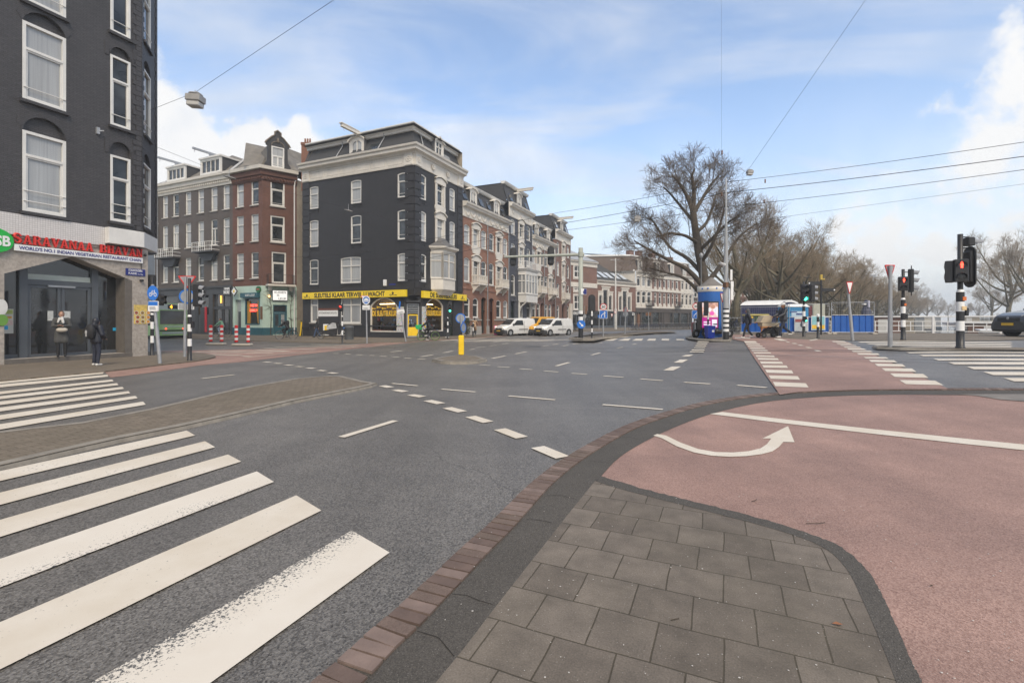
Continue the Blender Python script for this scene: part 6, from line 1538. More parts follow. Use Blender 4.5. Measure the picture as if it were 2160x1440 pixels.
# ---------------------------------------------------------------- street furniture
def frame_at(p,face_deg=0,lean=(0,0)):
 """local frame at p; -y faces the camera side when face_deg = 0, +x when 90, away when 180"""
 return Matrix.Translation(p) @ Matrix.Rotation(R(face_deg),4,'Z')
def sphere_cap(mb,o,r,h):mb.lathe([(r,0),(r*.8,h*.6),(0,h)],12,o)
BW=[BLACKM,WHITEM,M('orange_button_yellow',(.72,.42,.06),.4),REDM]
def banded(mb,r,z0,z1,band,first=0):
 z=z0;k=first
 while z<z1-1e-4:
  e=min(z1,z+band);mb.c=k%2;mb.lathe([(r+(.001 if k%2 else 0),z),(r+(.001 if k%2 else 0),e)],14);z=e;k+=1
 mb.c=0
LENS=M('dark_lens',(.03,.03,.03),.25)
def signal_head(parent,at,face,n=3,w=.27,lens=.2,board=False,lit=None,ped=False,visor=.20,grey_visor=False,off=.0):
 """housing, hoods, lenses; face in degrees, local frame"""
 m=Matrix.Translation(at) @ Matrix.Rotation(R(face),4,'Z');h=n*lens*1.42
 mb=MB(m)
 mb.box(-w/2,w/2,-.10,.10,-h/2,h/2,.02)
 hd=mb.build('signal_head',BLACKM,parent)
 if board:
  bm=MB(m);hw=w*.72;hh=h/2+.16;lp=[(hw*math.cos(a) ,(hh-hw)*(1 if math.sin(a)>=0 else -1)+hw*math.sin(a)) for a in [2*math.pi*(k+.5)/24 for k in range(24)]]
  bm.prism(lp,-.03,.0);q=bm.build('backboard',BLACKM,hd)
  bm=MB(m);bm.ring(lp,[(x*.93,z*.965) for x,z in lp],-.034,-.031);bm.build('rim',M('worn_dark_rim',(.11,.105,.10),.5),q)
 vm=MB(m)
 for k in range(n):
  z=h/2-(k+.5)*lens*1.42;r=lens*.52;vs=[];N=12
  for y,rr,dr in ((-.10,r,0),(-.10-visor,r*.94,-.03)):
   for i in range(N+1):a=R(-25+230*i/N);vs.append((rr*math.cos(a),y+(.05*(1-math.sin(a)) if y<-.12 else 0),z+rr*math.sin(a)+dr*(y<-.12)))
  vm.add(vs,[(i,i+1,N+2+i,N+1+i) for i in range(N)],True)
 vm.build('visor',GREYVIS if grey_visor else BLACKM,hd)
 for k in range(n):
  z=h/2-(k+.5)*lens*1.42;r=lens*.46;lm=MB(m)
  col=None
  if lit and lit[0]==k:col={'r':E('red_signal_light',(1,.04,.02),5.0),'g':E('green_signal_light',(.05,1,.55),5.0)}[lit[1]]
  if col is not None and ped and lit[1]=='r':
   lm.add([(r*math.cos(6.283*i/16),-.105,z+r*math.sin(6.283*i/16)) for i in range(16)],[tuple(range(16))]);ln=lm.build('lens',LENS,hd)
   s=r;f=MB(m);f.ell((0,-.11,z+s*.62),(s*.2,.006,s*.2),10,6);f.prism([(-s*.3,z+s*.38),(s*.3,z+s*.38),(s*.34,z-s*.15),(s*.22,z-s*.15),(s*.2,z-s*.9),(-s*.2,z-s*.9),(-s*.22,z-s*.15),(-s*.34,z-s*.15)],-.115,-.108);f.build('standing_figure',col,ln)
  else:
   lm.add([(r*math.cos(6.283*i/16),-.105-.0,z+r*math.sin(6.283*i/16)) for i in range(16)]+[(0,-.125,z)],[(i,(i+1)%16,16) for i in range(16)],True);lm.build('lens',col or LENS,hd)
 return hd
GREYVIS=M('faded_grey_hood',(.25,.26,.28),.5,.1,5)
def lit_pole(label,px,py,py_top,band_top,band=.29,r=.055,dz=.05,group='striped traffic light poles'):
 p=G(px,py,dz);k=p.y/F;zt_=(py-py_top)*k;zb=(py-band_top)*k
 t=thing('traffic_light',label,'traffic light',p,0,group)
 mb=MB();n=int(round((zb-.55)/band));b=(zb-.55)/max(1,n)
 mb.c=0;mb.lathe([(r*1.25,0),(r*1.2,.04),(r*1.02,.05),(r,.55)],14);banded(mb,r,.55,zb,b,1);mb.c=1;mb.lathe([(r,zb),(r*.72,zb+.08)],14);mb.c=0;mb.lathe([(r*.7,zb+.08),(r*.68,zt_),(0,zt_+.01)],12)
 mb.build('pole',BW,t);t['k']=k;return t,p,k
def bracket(t,a,b):mb=MB();mb.tube([a,b],.02,6);mb.build('bracket',BLACKM,t)
# --- left corner by the restaurant
t,p,k=lit_pole('striped traffic light pole behind the blue cycle-path sign at the restaurant corner',321,749,583,664,r=.07)
signal_head(t,(-.10,.1,(749-594)*k),200,2,.3,.22);bracket(t,(0,0,3.3),(-.1,.1,3.3));signal_head(t,(.32,.05,(749-632)*k),80,2,.22,.18);bracket(t,(0,0,2.45),(.3,.05,2.45))
t,p,k=lit_pole('striped traffic light pole with hoods turned right, nearest the kerb at the restaurant corner',400,760,587,668,r=.075)
signal_head(t,(.30,.0,(760-623)*k),88,3,.28,.2,grey_visor=True);bracket(t,(0,0,(760-604)*k),(.28,0,(760-604)*k));bracket(t,(0,0,(760-640)*k),(.28,0,(760-640)*k))
mb=MB();mb.box(.07,.16,-.06,.06,1.25,1.5,.01);mb.build('push_button',BLACKM,t)
# --- key shop corner
t,p,k=lit_pole('thin striped traffic light pole with a red lamp, standing before the key shop side wall',722,723.5,640,668,r=.055)
signal_head(t,(-.02,-.1,(723-649)*k),-8,2,.2,.16,lit=(0,'r'))
t,p,k=lit_pole('striped traffic light pole with green lamp and oval backboard before the right key shop window',944.5,714.5,640,671,r=.055)
signal_head(t,(.2,-.1,(714.5-649)*k),6,3,.22,.17,board=True,lit=(2,'g'));bracket(t,(0,0,2.9),(.2,0,2.9))
t,p,k=lit_pole('small striped post at the kerb in front of the beige-coated cyclist',998,710.5,677,682,r=.05)
mb=MB();mb.box(-.08,.08,-.09,-.05,.95,1.2);mb.build('push_button',BLACKM,t)
# --- traffic portal on the median
def portal():
 p=G(1225,718,.11);k=p.y/F;t=thing('traffic_portal','tall grey portal mast with horizontal arm carrying two signal backboards over the road','traffic portal',p)
 zt_=(718-523)*k;zb=(718-655)*k
 pm=[M('portal_grey_green',(.36,.38,.33),.5,.1,2),BLACKM,WHITEM]
 mb=MB();mb.c=0;mb.lathe([(.165,zb),(.16,zt_),(0,zt_+.02)],18)
 z=0;seq=[(1,.95),(2,.27),(1,.2),(2,.27),(1,.2),(2,.27),(1,zb)]
 for c,h in seq:e=min(zb,z+h);mb.c=c;mb.lathe([(.168,z),(.168,e)],18);z=e
 mb.build('mast',pm,t)
 mb=MB();za=(718-537)*k;ex=PY(1063,p.y+1.1)-p.x;mb.tube([(.25,-.03,za),(0,0,za),(ex,1.1,za-.02)],[.10,.11,.08],12);mb.lathe([(.2,za-.16),(.2,za+.16)],16);mb.build('arm',pm[0],t)
 for px in (1082.5,1162.5):
  x=PY(px,p.y+1.1*(1225-px)/162)-p.x;y=1.1*(1225-px)/162
  signal_head(t,(x,y+.28,za+.0),180,3,.34,.26,board=True)
  mb=MB();mb.tube([(x,y,za),(x,y+.2,za)],.05,6);mb.build('clamp',GREYM,t)
 s=thing('keep_right_sign','round blue sign with white arrow pointing down right on the portal mast','sign',p+Vector((0,-.2,(718-684)*k)))
 mb=MB();r=8.8*k;mb.prism([(r*math.cos(6.283*i/28),r*math.sin(6.283*i/28)) for i in range(28)],-.02,.0);mb.build('disc',BLUEM,s)
 mb=MB();q=r*.62;mb.prism([(-q*.85,q*.65),(-q*.6,q*.9),(q*.35,-q*.12),(q*.62,q*.15),(q*.85,-q*.85),(-q*.2,-q*.62),(q*.08,-q*.36)],-.028,-.021);mb.build('arrow',WHITEM,s)
 s=thing('street_info_sign','small white and dark blue sign plate on the portal mast','sign',p+Vector((.03,-.19,(718-615.5)*k)))
 mb=MB();mb.box(-1.5*k,10.5*k,-.02,0,-6*k,6.5*k);mb.build('plate',WHITEM,s);mb=MB();mb.box(5*k,10.3*k,-.025,-.021,-5.5*k,6*k);mb.build('blue_half',M('navy_enamel',(.012,.02,.17),.35),s)
 mb=MB();mb.ell((4.5*k,-.028,0),(1.6*k,.003,2*k),8,5);mb.prism([(3*k,-4.5*k),(6.5*k,-4.5*k),(6*k,-1.5*k),(3.5*k,-1.5*k)],-.029,-.026);mb.build('figure',M('navy_enamel',(.012,.02,.17),.35),s)
portal()
t,p,k=lit_pole('thin striped traffic light pole with black oval backboard on the median beside the portal mast',1248.5,717,640,658,r=.06,dz=.11)
signal_head(t,(0,.05,(717-641)*k),175,3,.36,.24,board=True)
# --- sign posts
def post(label,px,py,py_top,px_top=None,r=.035,dz=.05,cat='sign',name='road_sign',group=None):
 p=G(px,py,dz);k=p.y/F;h=(py-py_top)*k;dx=((px_top if px_top is not None else px)-px)*k
 t=thing(name,label,cat,p,0,group);mb=MB();mb.tube([(0,0,0),(dx*.45,0,h*.45)],r*1.25,10);mb.tube([(dx*.45,0,h*.45),(dx,0,h)],r,10);mb.lathe([(r*1.3,0),(r*1.8,.0)],10);mb.build('post',GREYM,t)
 t['k']=k;t['hx']=dx;t['hh']=h;return t
def plate(t,shape,px_off,py,w,h,turn=0,front=None,back=None,base=None,y=-.07,rim=None,name='sign_plate',mark=None,lean=0):
 """plate on the post of t; px offset from the post's base pixel, centre at py, w/h in px; front/back material"""
 k=t['k'];z=(base-py)*k;m=Matrix.Translation((px_off*k,y,z)) @ Matrix.Rotation(R(turn),4,'Z') @ Matrix.Rotation(R(lean),4,'Y');a,b=w*k/2,h*k/2
 if shape=='disc':lp=[(a*math.cos(6.2832*i/28),b*math.sin(6.2832*i/28)) for i in range(28)]
 elif shape=='tri':lp=[(-a*.94,b),(-a,b*.9),(-a*.1,-b),(a*.1,-b),(a,b*.9),(a*.94,b)]
 elif shape=='triup':lp=[(-a*.94,-b),(a*.94,-b),(a,-b*.9),(a*.1,b),(-a*.1,b),(-a,-b*.9)]
 else:c=min(a,b)*.16;lp=[(-a+c,-b),(a-c,-b),(a,-b+c),(a,b-c),(a-c,b),(-a+c,b),(-a,b-c),(-a,-b+c)]
 mb=MB(m);mb.prism(lp,-.012,.012);o=mb.build(name,[front or GREYM],t)
 if rim:
  mm=MB(m);f=.80 if shape!='rect' else .93;c0=Vector((0,sum(q[1] for q in lp)/len(lp)));inn=[((x-c0.x)*f,(zz-c0.y)*f+c0.y) for x,zz in lp];mm.ring(lp,inn,-.016,.016);mm.build('rim',rim,o)
 if mark:mk=MB(m);mt=mark(mk,a,b);mk.build('symbol',mt,o)
 return o
t=post('leaning grey post with round blue cycle-path sign and plate at the restaurant kerb',337.5,766,600,322,.05)
def bike_mark(mb,a,b):
 for s in (-1,1):
  lp=[(s*a*.42+a*.26*math.cos(6.283*i/14),-b*.22+b*.26*math.sin(6.283*i/14)) for i in range(14)];mb.ring(lp,[((x-s*a*.42)*.72+s*a*.42,(z+b*.22)*.72-b*.22) for x,z in lp],-.022,-.013)
 for q in ((-.42,-.22,-.15,.25),(-.15,.25,.3,.22),(.3,.22,0,-.22),(0,-.22,-.42,-.22),(.3,.22,.42,-.22),(-.15,.25,0,-.22),(.3,.22,.24,.42),(-.18,.34,-.08,.34)):mb.tube([(q[0]*a,-.018,q[1]*b),(q[2]*a,-.018,q[3]*b)],a*.045,4)
 return WHITEM
plate(t,'disc',-12,618,19,31,-50*0+38,BLUEM,base=766,rim=None,mark=bike_mark);
def rimw(mb,a,b):lp=[(a*math.cos(6.2832*i/28),b*math.sin(6.2832*i/28)) for i in range(28)];mb.ring(lp,[(x*.93,z*.93) for x,z in lp],-.02,-.013);return WHITEM
plate(t,'rect',-10,646,19,22,10,WHITEM,base=766)
def top_blue(mb,a,b):mb.box(-a*.95,a*.95,-.02,-.013,b*.15,b*.92);return BLUEM
plate(t,'rect',-10,646.01,18.5,21.5,10,WHITEM,base=766,mark=top_blue,y=-.10,name='plate_face')
def lines(mb,a,b):
 for i in range(3):mb.box(-a*.7,a*(.5+.1*i),-.025,-.019,-b*(.2+.22*i),-b*(.12+.22*i))
 return M('grey_print',(.25,.25,.27),.5)
plate(t,'rect',-10,646.02,17.5,20.5,10,WHITEM,base=766,mark=lines,y=-.104,name='plate_text')
t=post('grey post with backs of a give-way triangle, round sign and plate at the restaurant corner',389.5,752,583,391,.045)
plate(t,'tri',3,594,35,25,8,GREYM,base=752,rim=REDM,y=.07);plate(t,'disc',2.5,625,31,31,8,GREYM,base=752,rim=BLUEM,y=.07);plate(t,'rect',1,646,31,13.5,8,GREYM,base=752,rim=WHITEM,y=.07)
t=post('post with round blue sign and white plate in front of the key shop',774,724,626,772.5,.04)
def car_mark(mb,a,b):mb.box(-a*.7,a*.7,-.022,-.013,-b*.15,b*.08);mb.prism([(-a*.5,b*.1),(a*.5,b*.1),(a*.3,b*.45),(-a*.25,b*.45)],-.022,-.013);mb.box(-a*.7,a*.7,-.022,-.013,-b*.4,-b*.25);return WHITEM
plate(t,'disc',-1,633,16.5,18.5,0,BLUEM,base=724,rim=WHITEM,mark=car_mark);plate(t,'tri',-5,629,18,12,0,WHITEM,base=724,rim=REDM,y=.06);plate(t,'rect',-1,648.5,15.5,10,0,WHITEM,base=724,mark=lines)
t=post('crooked grey sign post with small plates leaning beside the yellow shop door',856,720,640,842,.04)
plate(t,'rect',-10,657,15,8,12,WHITEM,base=720,lean=-10,mark=lines);plate(t,'rect',-12.5,643,4,15,60,BLUEM,base=720,lean=8)
# yellow bollard with two keep-left discs
p=G(973,748.5,.11);k=p.y/F;t=thing('traffic_bollard','yellow bollard with two round signs seen from behind on the small traffic island','bollard',p)
mb=MB();mb.box(-.115,.115,-.11,.11,0,(748.5-707)*k,.035);mb.build('column',YELP,t)
mb=MB();mb.tube([(0,0,1.2),(-.01,0,(748.5-664)*k)],.045,10);mb.build('post',GREYM,t);t['k']=k
plate(t,'disc',-2,671,21,21,4,GREYM,base=748.5,rim=BLUEM,y=.08);plate(t,'disc',4,691,20,21,62,GREYM,base=748.5,rim=BLUEM,y=.05)
# speed limit + lane signs on both sides of the far road
def thirty(mb,a,b):text_mb(mb,'30',-a*.52,a*.52,-.018,-b*.34,b*.68,.004,.02);return M('black_lettering',(.02,.018,.015),.5)
def lane_mark(mb,a,b):
 mb.prism([(a*.2,-b*.7),(a*.42,-b*.7),(a*.42,b*.3),(a*.6,b*.3),(a*.31,b*.75),(a*.02,b*.3),(a*.2,b*.3)],-.02,-.013)
 mb.prism([(-a*.62,-b*.7),(-a*.42,-b*.7),(-a*.40,-b*.2),(-a*.12,b*.02),(-a*.22,b*.12),(a*.04,b*.22),(a*.02,-b*.12),(-a*.04,-b*.06),(-a*.24,-b*.24),(-a*.26,-b*.3)] if False else [(-a*.62,-b*.7),(-a*.44,-b*.7),(-a*.40,-b*.25),(-a*.06,b*.06),(a*.0,-b*.04),(a*.1,b*.28),(-a*.22,b*.22),(-a*.16,b*.14),(-a*.56,-b*.16)],-.02,-.013);return WHITEM
for lab,px,py,dz,c30,cl in (('round 30 speed limit sign over blue lane-arrow sign on the median',1272.5,709,.11,647,663),('round 30 speed limit sign over blue lane-arrow sign beside the blue kiosk',1467,708,.06,646,663)):
 t=post(lab,px,py,c30-6,px,.05,dz,group='30 speed limit and lane signs')
 plate(t,'disc',0,c30,14.5,14.5,0,WHITEM,base=py,rim=REDM,mark=thirty);plate(t,'rect',0,cl,17,17.5,0,BLUEM,base=py,rim=WHITEM,mark=lane_mark)
t=post('grey post with back of a warning triangle and round sign on the far median',1318,704,647,1320,.05,.11)
plate(t,'triup',2,651.5,12,10,0,GREYM,base=704,rim=REDM,y=.07);plate(t,'disc',2,662,10.5,10.5,0,GREYM,base=704,y=.07)
t=post('grey post with brown-backed sign boards before the parked bicycles',1368.5,697,658,1368,.05)
for dx in (-3,3):plate(t,'rect',dx-.5,662.5,5.5,6.5,0,WOOD,base=697,y=.07)
t=post('thin post with dark brown sign plate left of the far shop window',1233.5,694,645,1233.5,.05);plate(t,'rect',1.5,653.5,7,17,0,WOOD,base=694,y=.05);plate(t,'disc',0,667,7,8,0,GREYM,base=694,y=.05)
t=post('thin post with small blue sign and red-bordered triangle in front of the school building',1263.5,695,664,1263.5,.05);plate(t,'rect',0,667,5,6,0,BLUEM,base=695);plate(t,'tri',27,665,5,7,0,WHITEM,base=695,rim=REDM)
t=post('post with blue direction sign under the plane trees beyond the kiosk',1548,690,660,1548,.05,0);plate(t,'rect',0,663,6,7,0,BLUEM,base=690);plate(t,'rect',0,671,5,6,0,WHITEM,base=690)
# tall pale lamp mast in front of the school building
p=G(1298.5,694,.05);k=p.y/F;t=thing('lamp_mast','tall pale grey lighting mast in front of the brick school building','lamp post',p)
mb=MB();mb.lathe([(.26,0),(.26,3.3),(.14,3.6),(.10,(694-545)*k),(0,(694-545)*k)],12);mb.build('mast',M('pale_mast_paint',(.50,.50,.48),.5),t)
mb=MB();z=(694-548)*k;mb.tube([(-.9,0,z),(.9,0,z)],.05,6);mb.build('crossbar',GREYM,t)
t['k']=k;plate(t,'disc',-1.5,658,5,6,0,WHITEM,base=694,rim=REDM,y=-.3)
# another thin grey pole left of the kiosk tree
for px,py,top,lab in ((1480-1,700,545,'slim dark lamp pole directly left of the blue kiosk'),(1576,697,610,'slim pale lamp pole under the plane trees'),(1582.5,697,603,'slim white lamp pole with thick foot under the plane trees')):
 p=G(px,py,0);k=p.y/F;t=thing('lamp_post',lab,'lamp post',p);mb=MB();mb.lathe([(.11,0),(.10,1.2),(.06,1.3),(.045,(py-top)*k),(0,(py-top)*k)],10);mb.build('pole',DGREYM if px<1500 else M('pale_mast_paint',(.50,.50,.48),.5),t)
 mb=MB();mb.lathe([(.02,0),(.12,.1),(.16,.3),(.06,.42),(0,.45)],10,(0,0,(py-top)*k));mb.build('lantern',GREYM,t)
# --- red-white posts on two concrete bases
for i,(xa,xb,y,lab) in enumerate(((437,475,728,'left'),(491,531,729.5,'right'))):
 a,b=G(xa,y),G(xb,y);lo=(a+b)/2;d=(b-a);an=math.atan2(d.y,d.x);L=d.length/2
 s=tag(MB().box(-L,L,-.22,.22,0,.15,.05).build('kerb_block',CONCRETE,None,lo,an),'pale concrete block under the %s pair of red and white posts'%lab,'kerb block','concrete blocks under red and white posts')
 for j,px in enumerate((444.5,467.5) if i==0 else (498.5,523.5)):
  q=G(px,y-2.5);q.z=.15;t=thing('marker_post',('first','second','third','fourth')[i*2+j]+' red and white striped post from the left, on the %s concrete block'%lab,'bollard',q,group='red and white marker posts')
  mb=MB();h=1.08
  for n in range(7):mb.c=n%2;mb.lathe([(.105,h*n/7),(.105,h*(n+1)/7)],12)
  mb.c=0;mb.lathe([(.105,h),(.09,h+.03),(0,h+.05)],12);mb.build('post',[REDM,WHITEM],t);mb=MB();mb.lathe([(.16,0),(.16,.025),(.11,.03)],12);mb.build('foot',BLACKM,t)
# --- things on the key-shop pavement
def litter_bin():
 p=G(736.5,716,.05);k=p.y/F;t=thing('litter_bin','dark grey round litter bin on the pavement beside the key shop','litter bin',p);h=29*k
 mb=MB();mb.lathe([(.34,0),(.34,h*.78),(.36,h*.8),(.36,h*.84)],20);mb.build('body',DGREYM,t);mb=MB();mb.lathe([(.36,h*.86),(.37,h*.95),(.3,h),(0,h*1.02)],20);mb.build('lid',DGREYM,t)
 mb=MB();mb.box(-.42,-.30,-.28,-.1,h*.80,h*.88);mb.build('blue_sticker',BLUEM,t)
 p=G(682,709.5,.05);k=p.y/F;t=thing('pavement_board','white pavement board with yellow picture leaning behind the cargo bike','sign board',p,R(-6));mb=MB();mb.box(-.02,18*k,-.03,.03,.05,26*k,.02);mb.build('board',WHITEM,t);mb=MB();mb.box(3*k,10*k,-.04,-.031,12*k,23*k);mb.build('picture',YELP,t)
 p=G(807,711.5,.05);k=p.y/F;t=thing('advertising_trestle','low pale yellow lettered board below the arched key shop window','sign board',p,R(-22));w=24*k
 mb=MB();mb.box(-w,w,-.04,.0,.1,.56);mb.build('board',M('pale_yellow_board',(.62,.50,.22),.5),t);mb=MB();mb.box(-w,w,-.045,.005,.561,.70);mb.build('brown_header',M('rust_brown_board',(.15,.05,.03),.5),t)
 lm=MB();text_mb(lm,'Autosleutel kwijt?',-w*.75,w*.7,-.041,.43,.075,.004,.006);text_mb(lm,'laat hier uw 2e sleutel maken',-w*.88,w*.88,-.041,.30,.07,.004,.006);text_mb(lm,'bij De Sleutelkluis',-w*.3,w*.3,-.041,.17,.07,.004,.006);lm.build('letters',M('black_lettering',(.02,.018,.015),.5),t)
 for x in (-w*.7,w*.7):
  mb=MB();mb.tube([(x,-.02,.1),(x,-.12,0)],.02,5);mb.tube([(x,0,.1),(x,.14,0)],.02,5);mb.build('leg',WOOD,t)
 p=G(1046,706.5,.05);tag(MB().box(-.18,.18,-.12,.12,0,.95,.05).build('pink_bag',M('magenta_plastic',(.72,.02,.26),.4),None,p),'bright pink upright bag against the brick terrace plinth','bag')
 # electric box with yellow bent hose in the alley
 p=G(634,709,.05);t=thing('utility_cabinet','narrow olive utility cabinet in the alley left of the key shop','cabinet',p);k=p.y/F;mb=MB();mb.box(-5*k,2*k,-.2,.2,0,34*k,.03);mb.build('cabinet',M('olive_cabinet',(.16,.14,.07),.6),t);mb=MB();mb.tube([(4*k,-.22,30*k),(3*k,-.25,12*k),(1*k,-.22,0.05)],.06,6);mb.build('yellow_cover',YELP,t)
litter_bin()
# ---------------------------------------------------------------- kiosk, big pole, fence yard
def kiosk():
 p=G(1500,713,.05);k=p.y/F;r=26*k;p.y+=r;k2=p.y/F;r=26*k2;p.x=PY(1500,p.y)
 t=thing('kiosk','round blue kiosk with grey conical roof and advertising screen','kiosk',p);z=lambda py:(H-p.z)-(py-HY)*k2
 mb=MB();mb.lathe([(r,0),(r,z(616))],32);mb.build('wall',M('kiosk_blue',(.018,.12,.42),.5,.12,1.2),t)
 mb=MB();mb.lathe([(r*1.02,z(616)),(r*1.06,z(613)),(r*1.06,z(605.5)),(r*1.02,z(605))],32);mb.build('fascia',CREAM,t)
 mb=MB();mb.lathe([(r*1.0,z(605.5)),(r*1.02,z(605)),(r*.55,z(596)),(r*.12,z(586)),(0,z(585))],12,smooth=False);rf=mb.build('roof',M('kiosk_grey_roof',(.17,.155,.14),.8,.15,2),t)
 mb=MB()
 for a in (-125,-90,-60,-35,-150):mb.ell((r*1.065*math.cos(R(a)),r*1.065*math.sin(R(a)),z(609.5)),(.05,.05,.05),8,5)
 mb.build('stud',BLUEM,t)
 yf=-r-.12;kk=(p.y+yf)/F
 zz=lambda py:(H-p.z)-(py-HY)*kk
 x0,x1=PY(1478.5,p.y+yf)-p.x,PY(1517,p.y+yf)-p.x
 mb=MB();mb.box(x0,x1,yf,yf+.6,zz(696),zz(635.5),.03);sc=mb.build('screen_cabinet',BLACKM,t)
 a,b,c,d=x0+2.6*kk,x1-2.8*kk,zz(691),zz(638.5)
 sm=NT('advert_screen');uv=sm.coord('UV');n=sm.noise(uv,1.1,3);sm.set((.02,.02,.02),.2)
 colr=sm.ramp(sm.math('ADD',sm.math('MULTIPLY',n,.9),0),[(.30,(.10,.04,.05)),(.42,(.75,.42,.32)),(.5,(.85,.80,.85)),(.58,(.25,.45,.75)),(.7,(.6,.1,.35))]);sm.l(colr,sm.b.inputs['Emission Color']);sm.b.inputs['Emission Strength'].default_value=.7
 mb=MB();mb.box(a,b,yf-.012,yf-.002,c+(d-c)*.42,d);mb.build('screen',sm.m,sc)
 mb=MB();mb.box(a,b,yf-.012,yf-.002,c,c+(d-c)*.415);mb.build('screen',E('magenta_screen',(.50,.01,.26),.6),sc)
 mb=MB();mb.box(a+.08,a+(b-a)*.52,yf-.016,yf-.013,c+(d-c)*.2,c+(d-c)*.25);mb.box(a+.08,a+(b-a)*.52,yf-.016,yf-.013,c+(d-c)*.1,c+(d-c)*.15);mb.box(a+(b-a)*.62,b-.06,yf-.016,yf-.013,c+.05,c+(d-c)*.33);mb.build('screen_caption',E('white_screen',(.8,.75,.85),.7),sc)
 for cx,cz,col in ((.30,.80,(.30,.12,.08)),(.68,.84,(.42,.2,.13)),(.22,.56,(.05,.32,.62)),(.62,.58,(.65,.08,.35)),(.45,.72,(.7,.66,.66))):
  mb=MB();mb.ell((a+(b-a)*cx,yf-.014,c+(d-c)*cz),((b-a)*.15,.003,(d-c)*.085),12,6);mb.build('screen_picture',E('screen_tone_%d'%int(cx*100),col,.8),sc)
 q=G(1497,714.5,.06);kb=q.y/F;b_=thing('wheeled_bin','royal blue wheeled bin in front of the advertising screen','bin',q);mb=MB();w=7.6*kb;h=26*kb
 mb.add([(-w*.85,-.22,.05),(w*.85,-.22,.05),(w*.85,.22,.05),(-w*.85,.22,.05),(-w,-.28,h),(w,-.28,h),(w,.28,h),(-w,.28,h)],[(0,1,5,4),(1,2,6,5),(2,3,7,6),(3,0,4,7),(0,3,2,1)]);mb.build('body',M('royal_blue_plastic',(.012,.045,.36),.4),b_)
 mb=MB();mb.box(-w*1.06,w*1.06,-.31,.33,h,h+.05,.015);mb.build('lid',M('royal_blue_plastic',(.012,.045,.36),.4),b_)
 mb=MB();mb.box(.02,w*.7,-.275,-.255,h*.55,h*.72);mb.build('label',WHITEM,b_)
 for s in (-1,1):mb=MB();mb.tube([(s*w*.8,.26,.1),(s*w*.95,.26,.1)],.1,12);mb.build('wheel',RUBBER,b_)
 q=G(1464.5,701,.06);kb=q.y/F;b_=thing('poster_board','small dark poster board with red frame left of the blue kiosk','sign board',q);mb=MB();mb.box(-5.5*kb,5*kb,-.05,.05,0,21*kb,.01);mb.build('frame',M('dark_red_frame',(.18,.02,.04),.5),b_);mb=MB();mb.box(-4.8*kb,4.3*kb,-.06,-.051,.06,20*kb);mb.build('poster',BLACKM,b_);mb=MB();mb.ell((1.5*kb,-.063,5*kb),(2*kb,.003,2.5*kb),8,5);mb.build('picture',M('ember_orange',(.5,.15,.03),.5),b_)
kiosk()
t,p,k=lit_pole('thin striped traffic light pole in front of the kiosk screen',1493.5,714.5,636,663,r=.05)
signal_head(t,(-.10,.02,(714.5-650)*k),150,3,.24,.2)
def big_pole():
 p=G(1531.5,716,.05);k=p.y/F;t=thing('striped_mast','tall grey overhead-wire mast with wide black and white banded foot right of the kiosk','mast',p);h=lambda py:(716-py)*k
 mb=MB();r=5.8*k;mb.c=1;mb.lathe([(r*1.02,0),(r,h(699))],18);z0=h(699);bs=[(2,1.0),(1,.72)] ;z=z0;i=0
 while z<h(650)-.05:hh=5.7*k if i%2==0 else 4.3*k;mb.c=2 if i%2==0 else 1;e=min(h(650),z+hh);mb.lathe([(r,z),(r,e)],18);z=e;i+=1
 mb.c=0;mb.lathe([(r,h(650)),(r,h(607)),(r*.75,h(605)),(r*.72,h(556)),(r*.62,h(510)),(r*.40,h(474)),(r*.36,h(440)),(r*.26,h(438)),(r*.24,h(376)),(0,h(375))],16);mb.build('mast',[M('pale_grey_mast',(.33,.34,.35),.5,.12,2,dirt=.2),BLACKM,WHITEM],t)
 for py in (440,474,506):mb=MB();mb.lathe([(r*.55,h(py)-.05),(r*.55,h(py)+.05)],14);mb.build('clamp',GREYM,t)
 mb=MB();mb.tube([(0,0,h(558)),(-6*k,-.1,h(560)),(-16*k,-.3,h(557))],.05,6);mb.add([(-19*k,-.45,h(556)),(-3*k,-.15,h(559)),(-3*k,.2,h(559.5)),(-19*k,-.1,h(556.5)),(-19*k,-.45,h(554.5)),(-3*k,-.15,h(557)),(-3*k,.2,h(557.5)),(-19*k,-.1,h(555))],[(0,1,2,3),(4,5,6,7),(0,1,5,4),(2,3,7,6),(0,3,7,4)]);mb.build('camera_arm',WHITEM,t)
 for a,b,c,d in ((1535,1539.5,592,570),(1536,1542,607,594),(1536,1541.5,633,607)):mb=MB();mb.box((a-1531.5)*k,(b-1531.5)*k,-.32,-.28,h(c),h(d),.01);mb.build('notice_plate',WHITEM,t)
 mb=MB();mb.box(-5.5*k,0,-.30,.1,h(606),h(596));mb.build('brown_box',WOOD,t)
big_pole()
t=post('leaning grey post with red and white give-way triangle beside the striped mast',1526,716,620,1521,.05,.05)
plate(t,'tri',-3,628,11,19,12,WHITEM,base=716,rim=REDM)
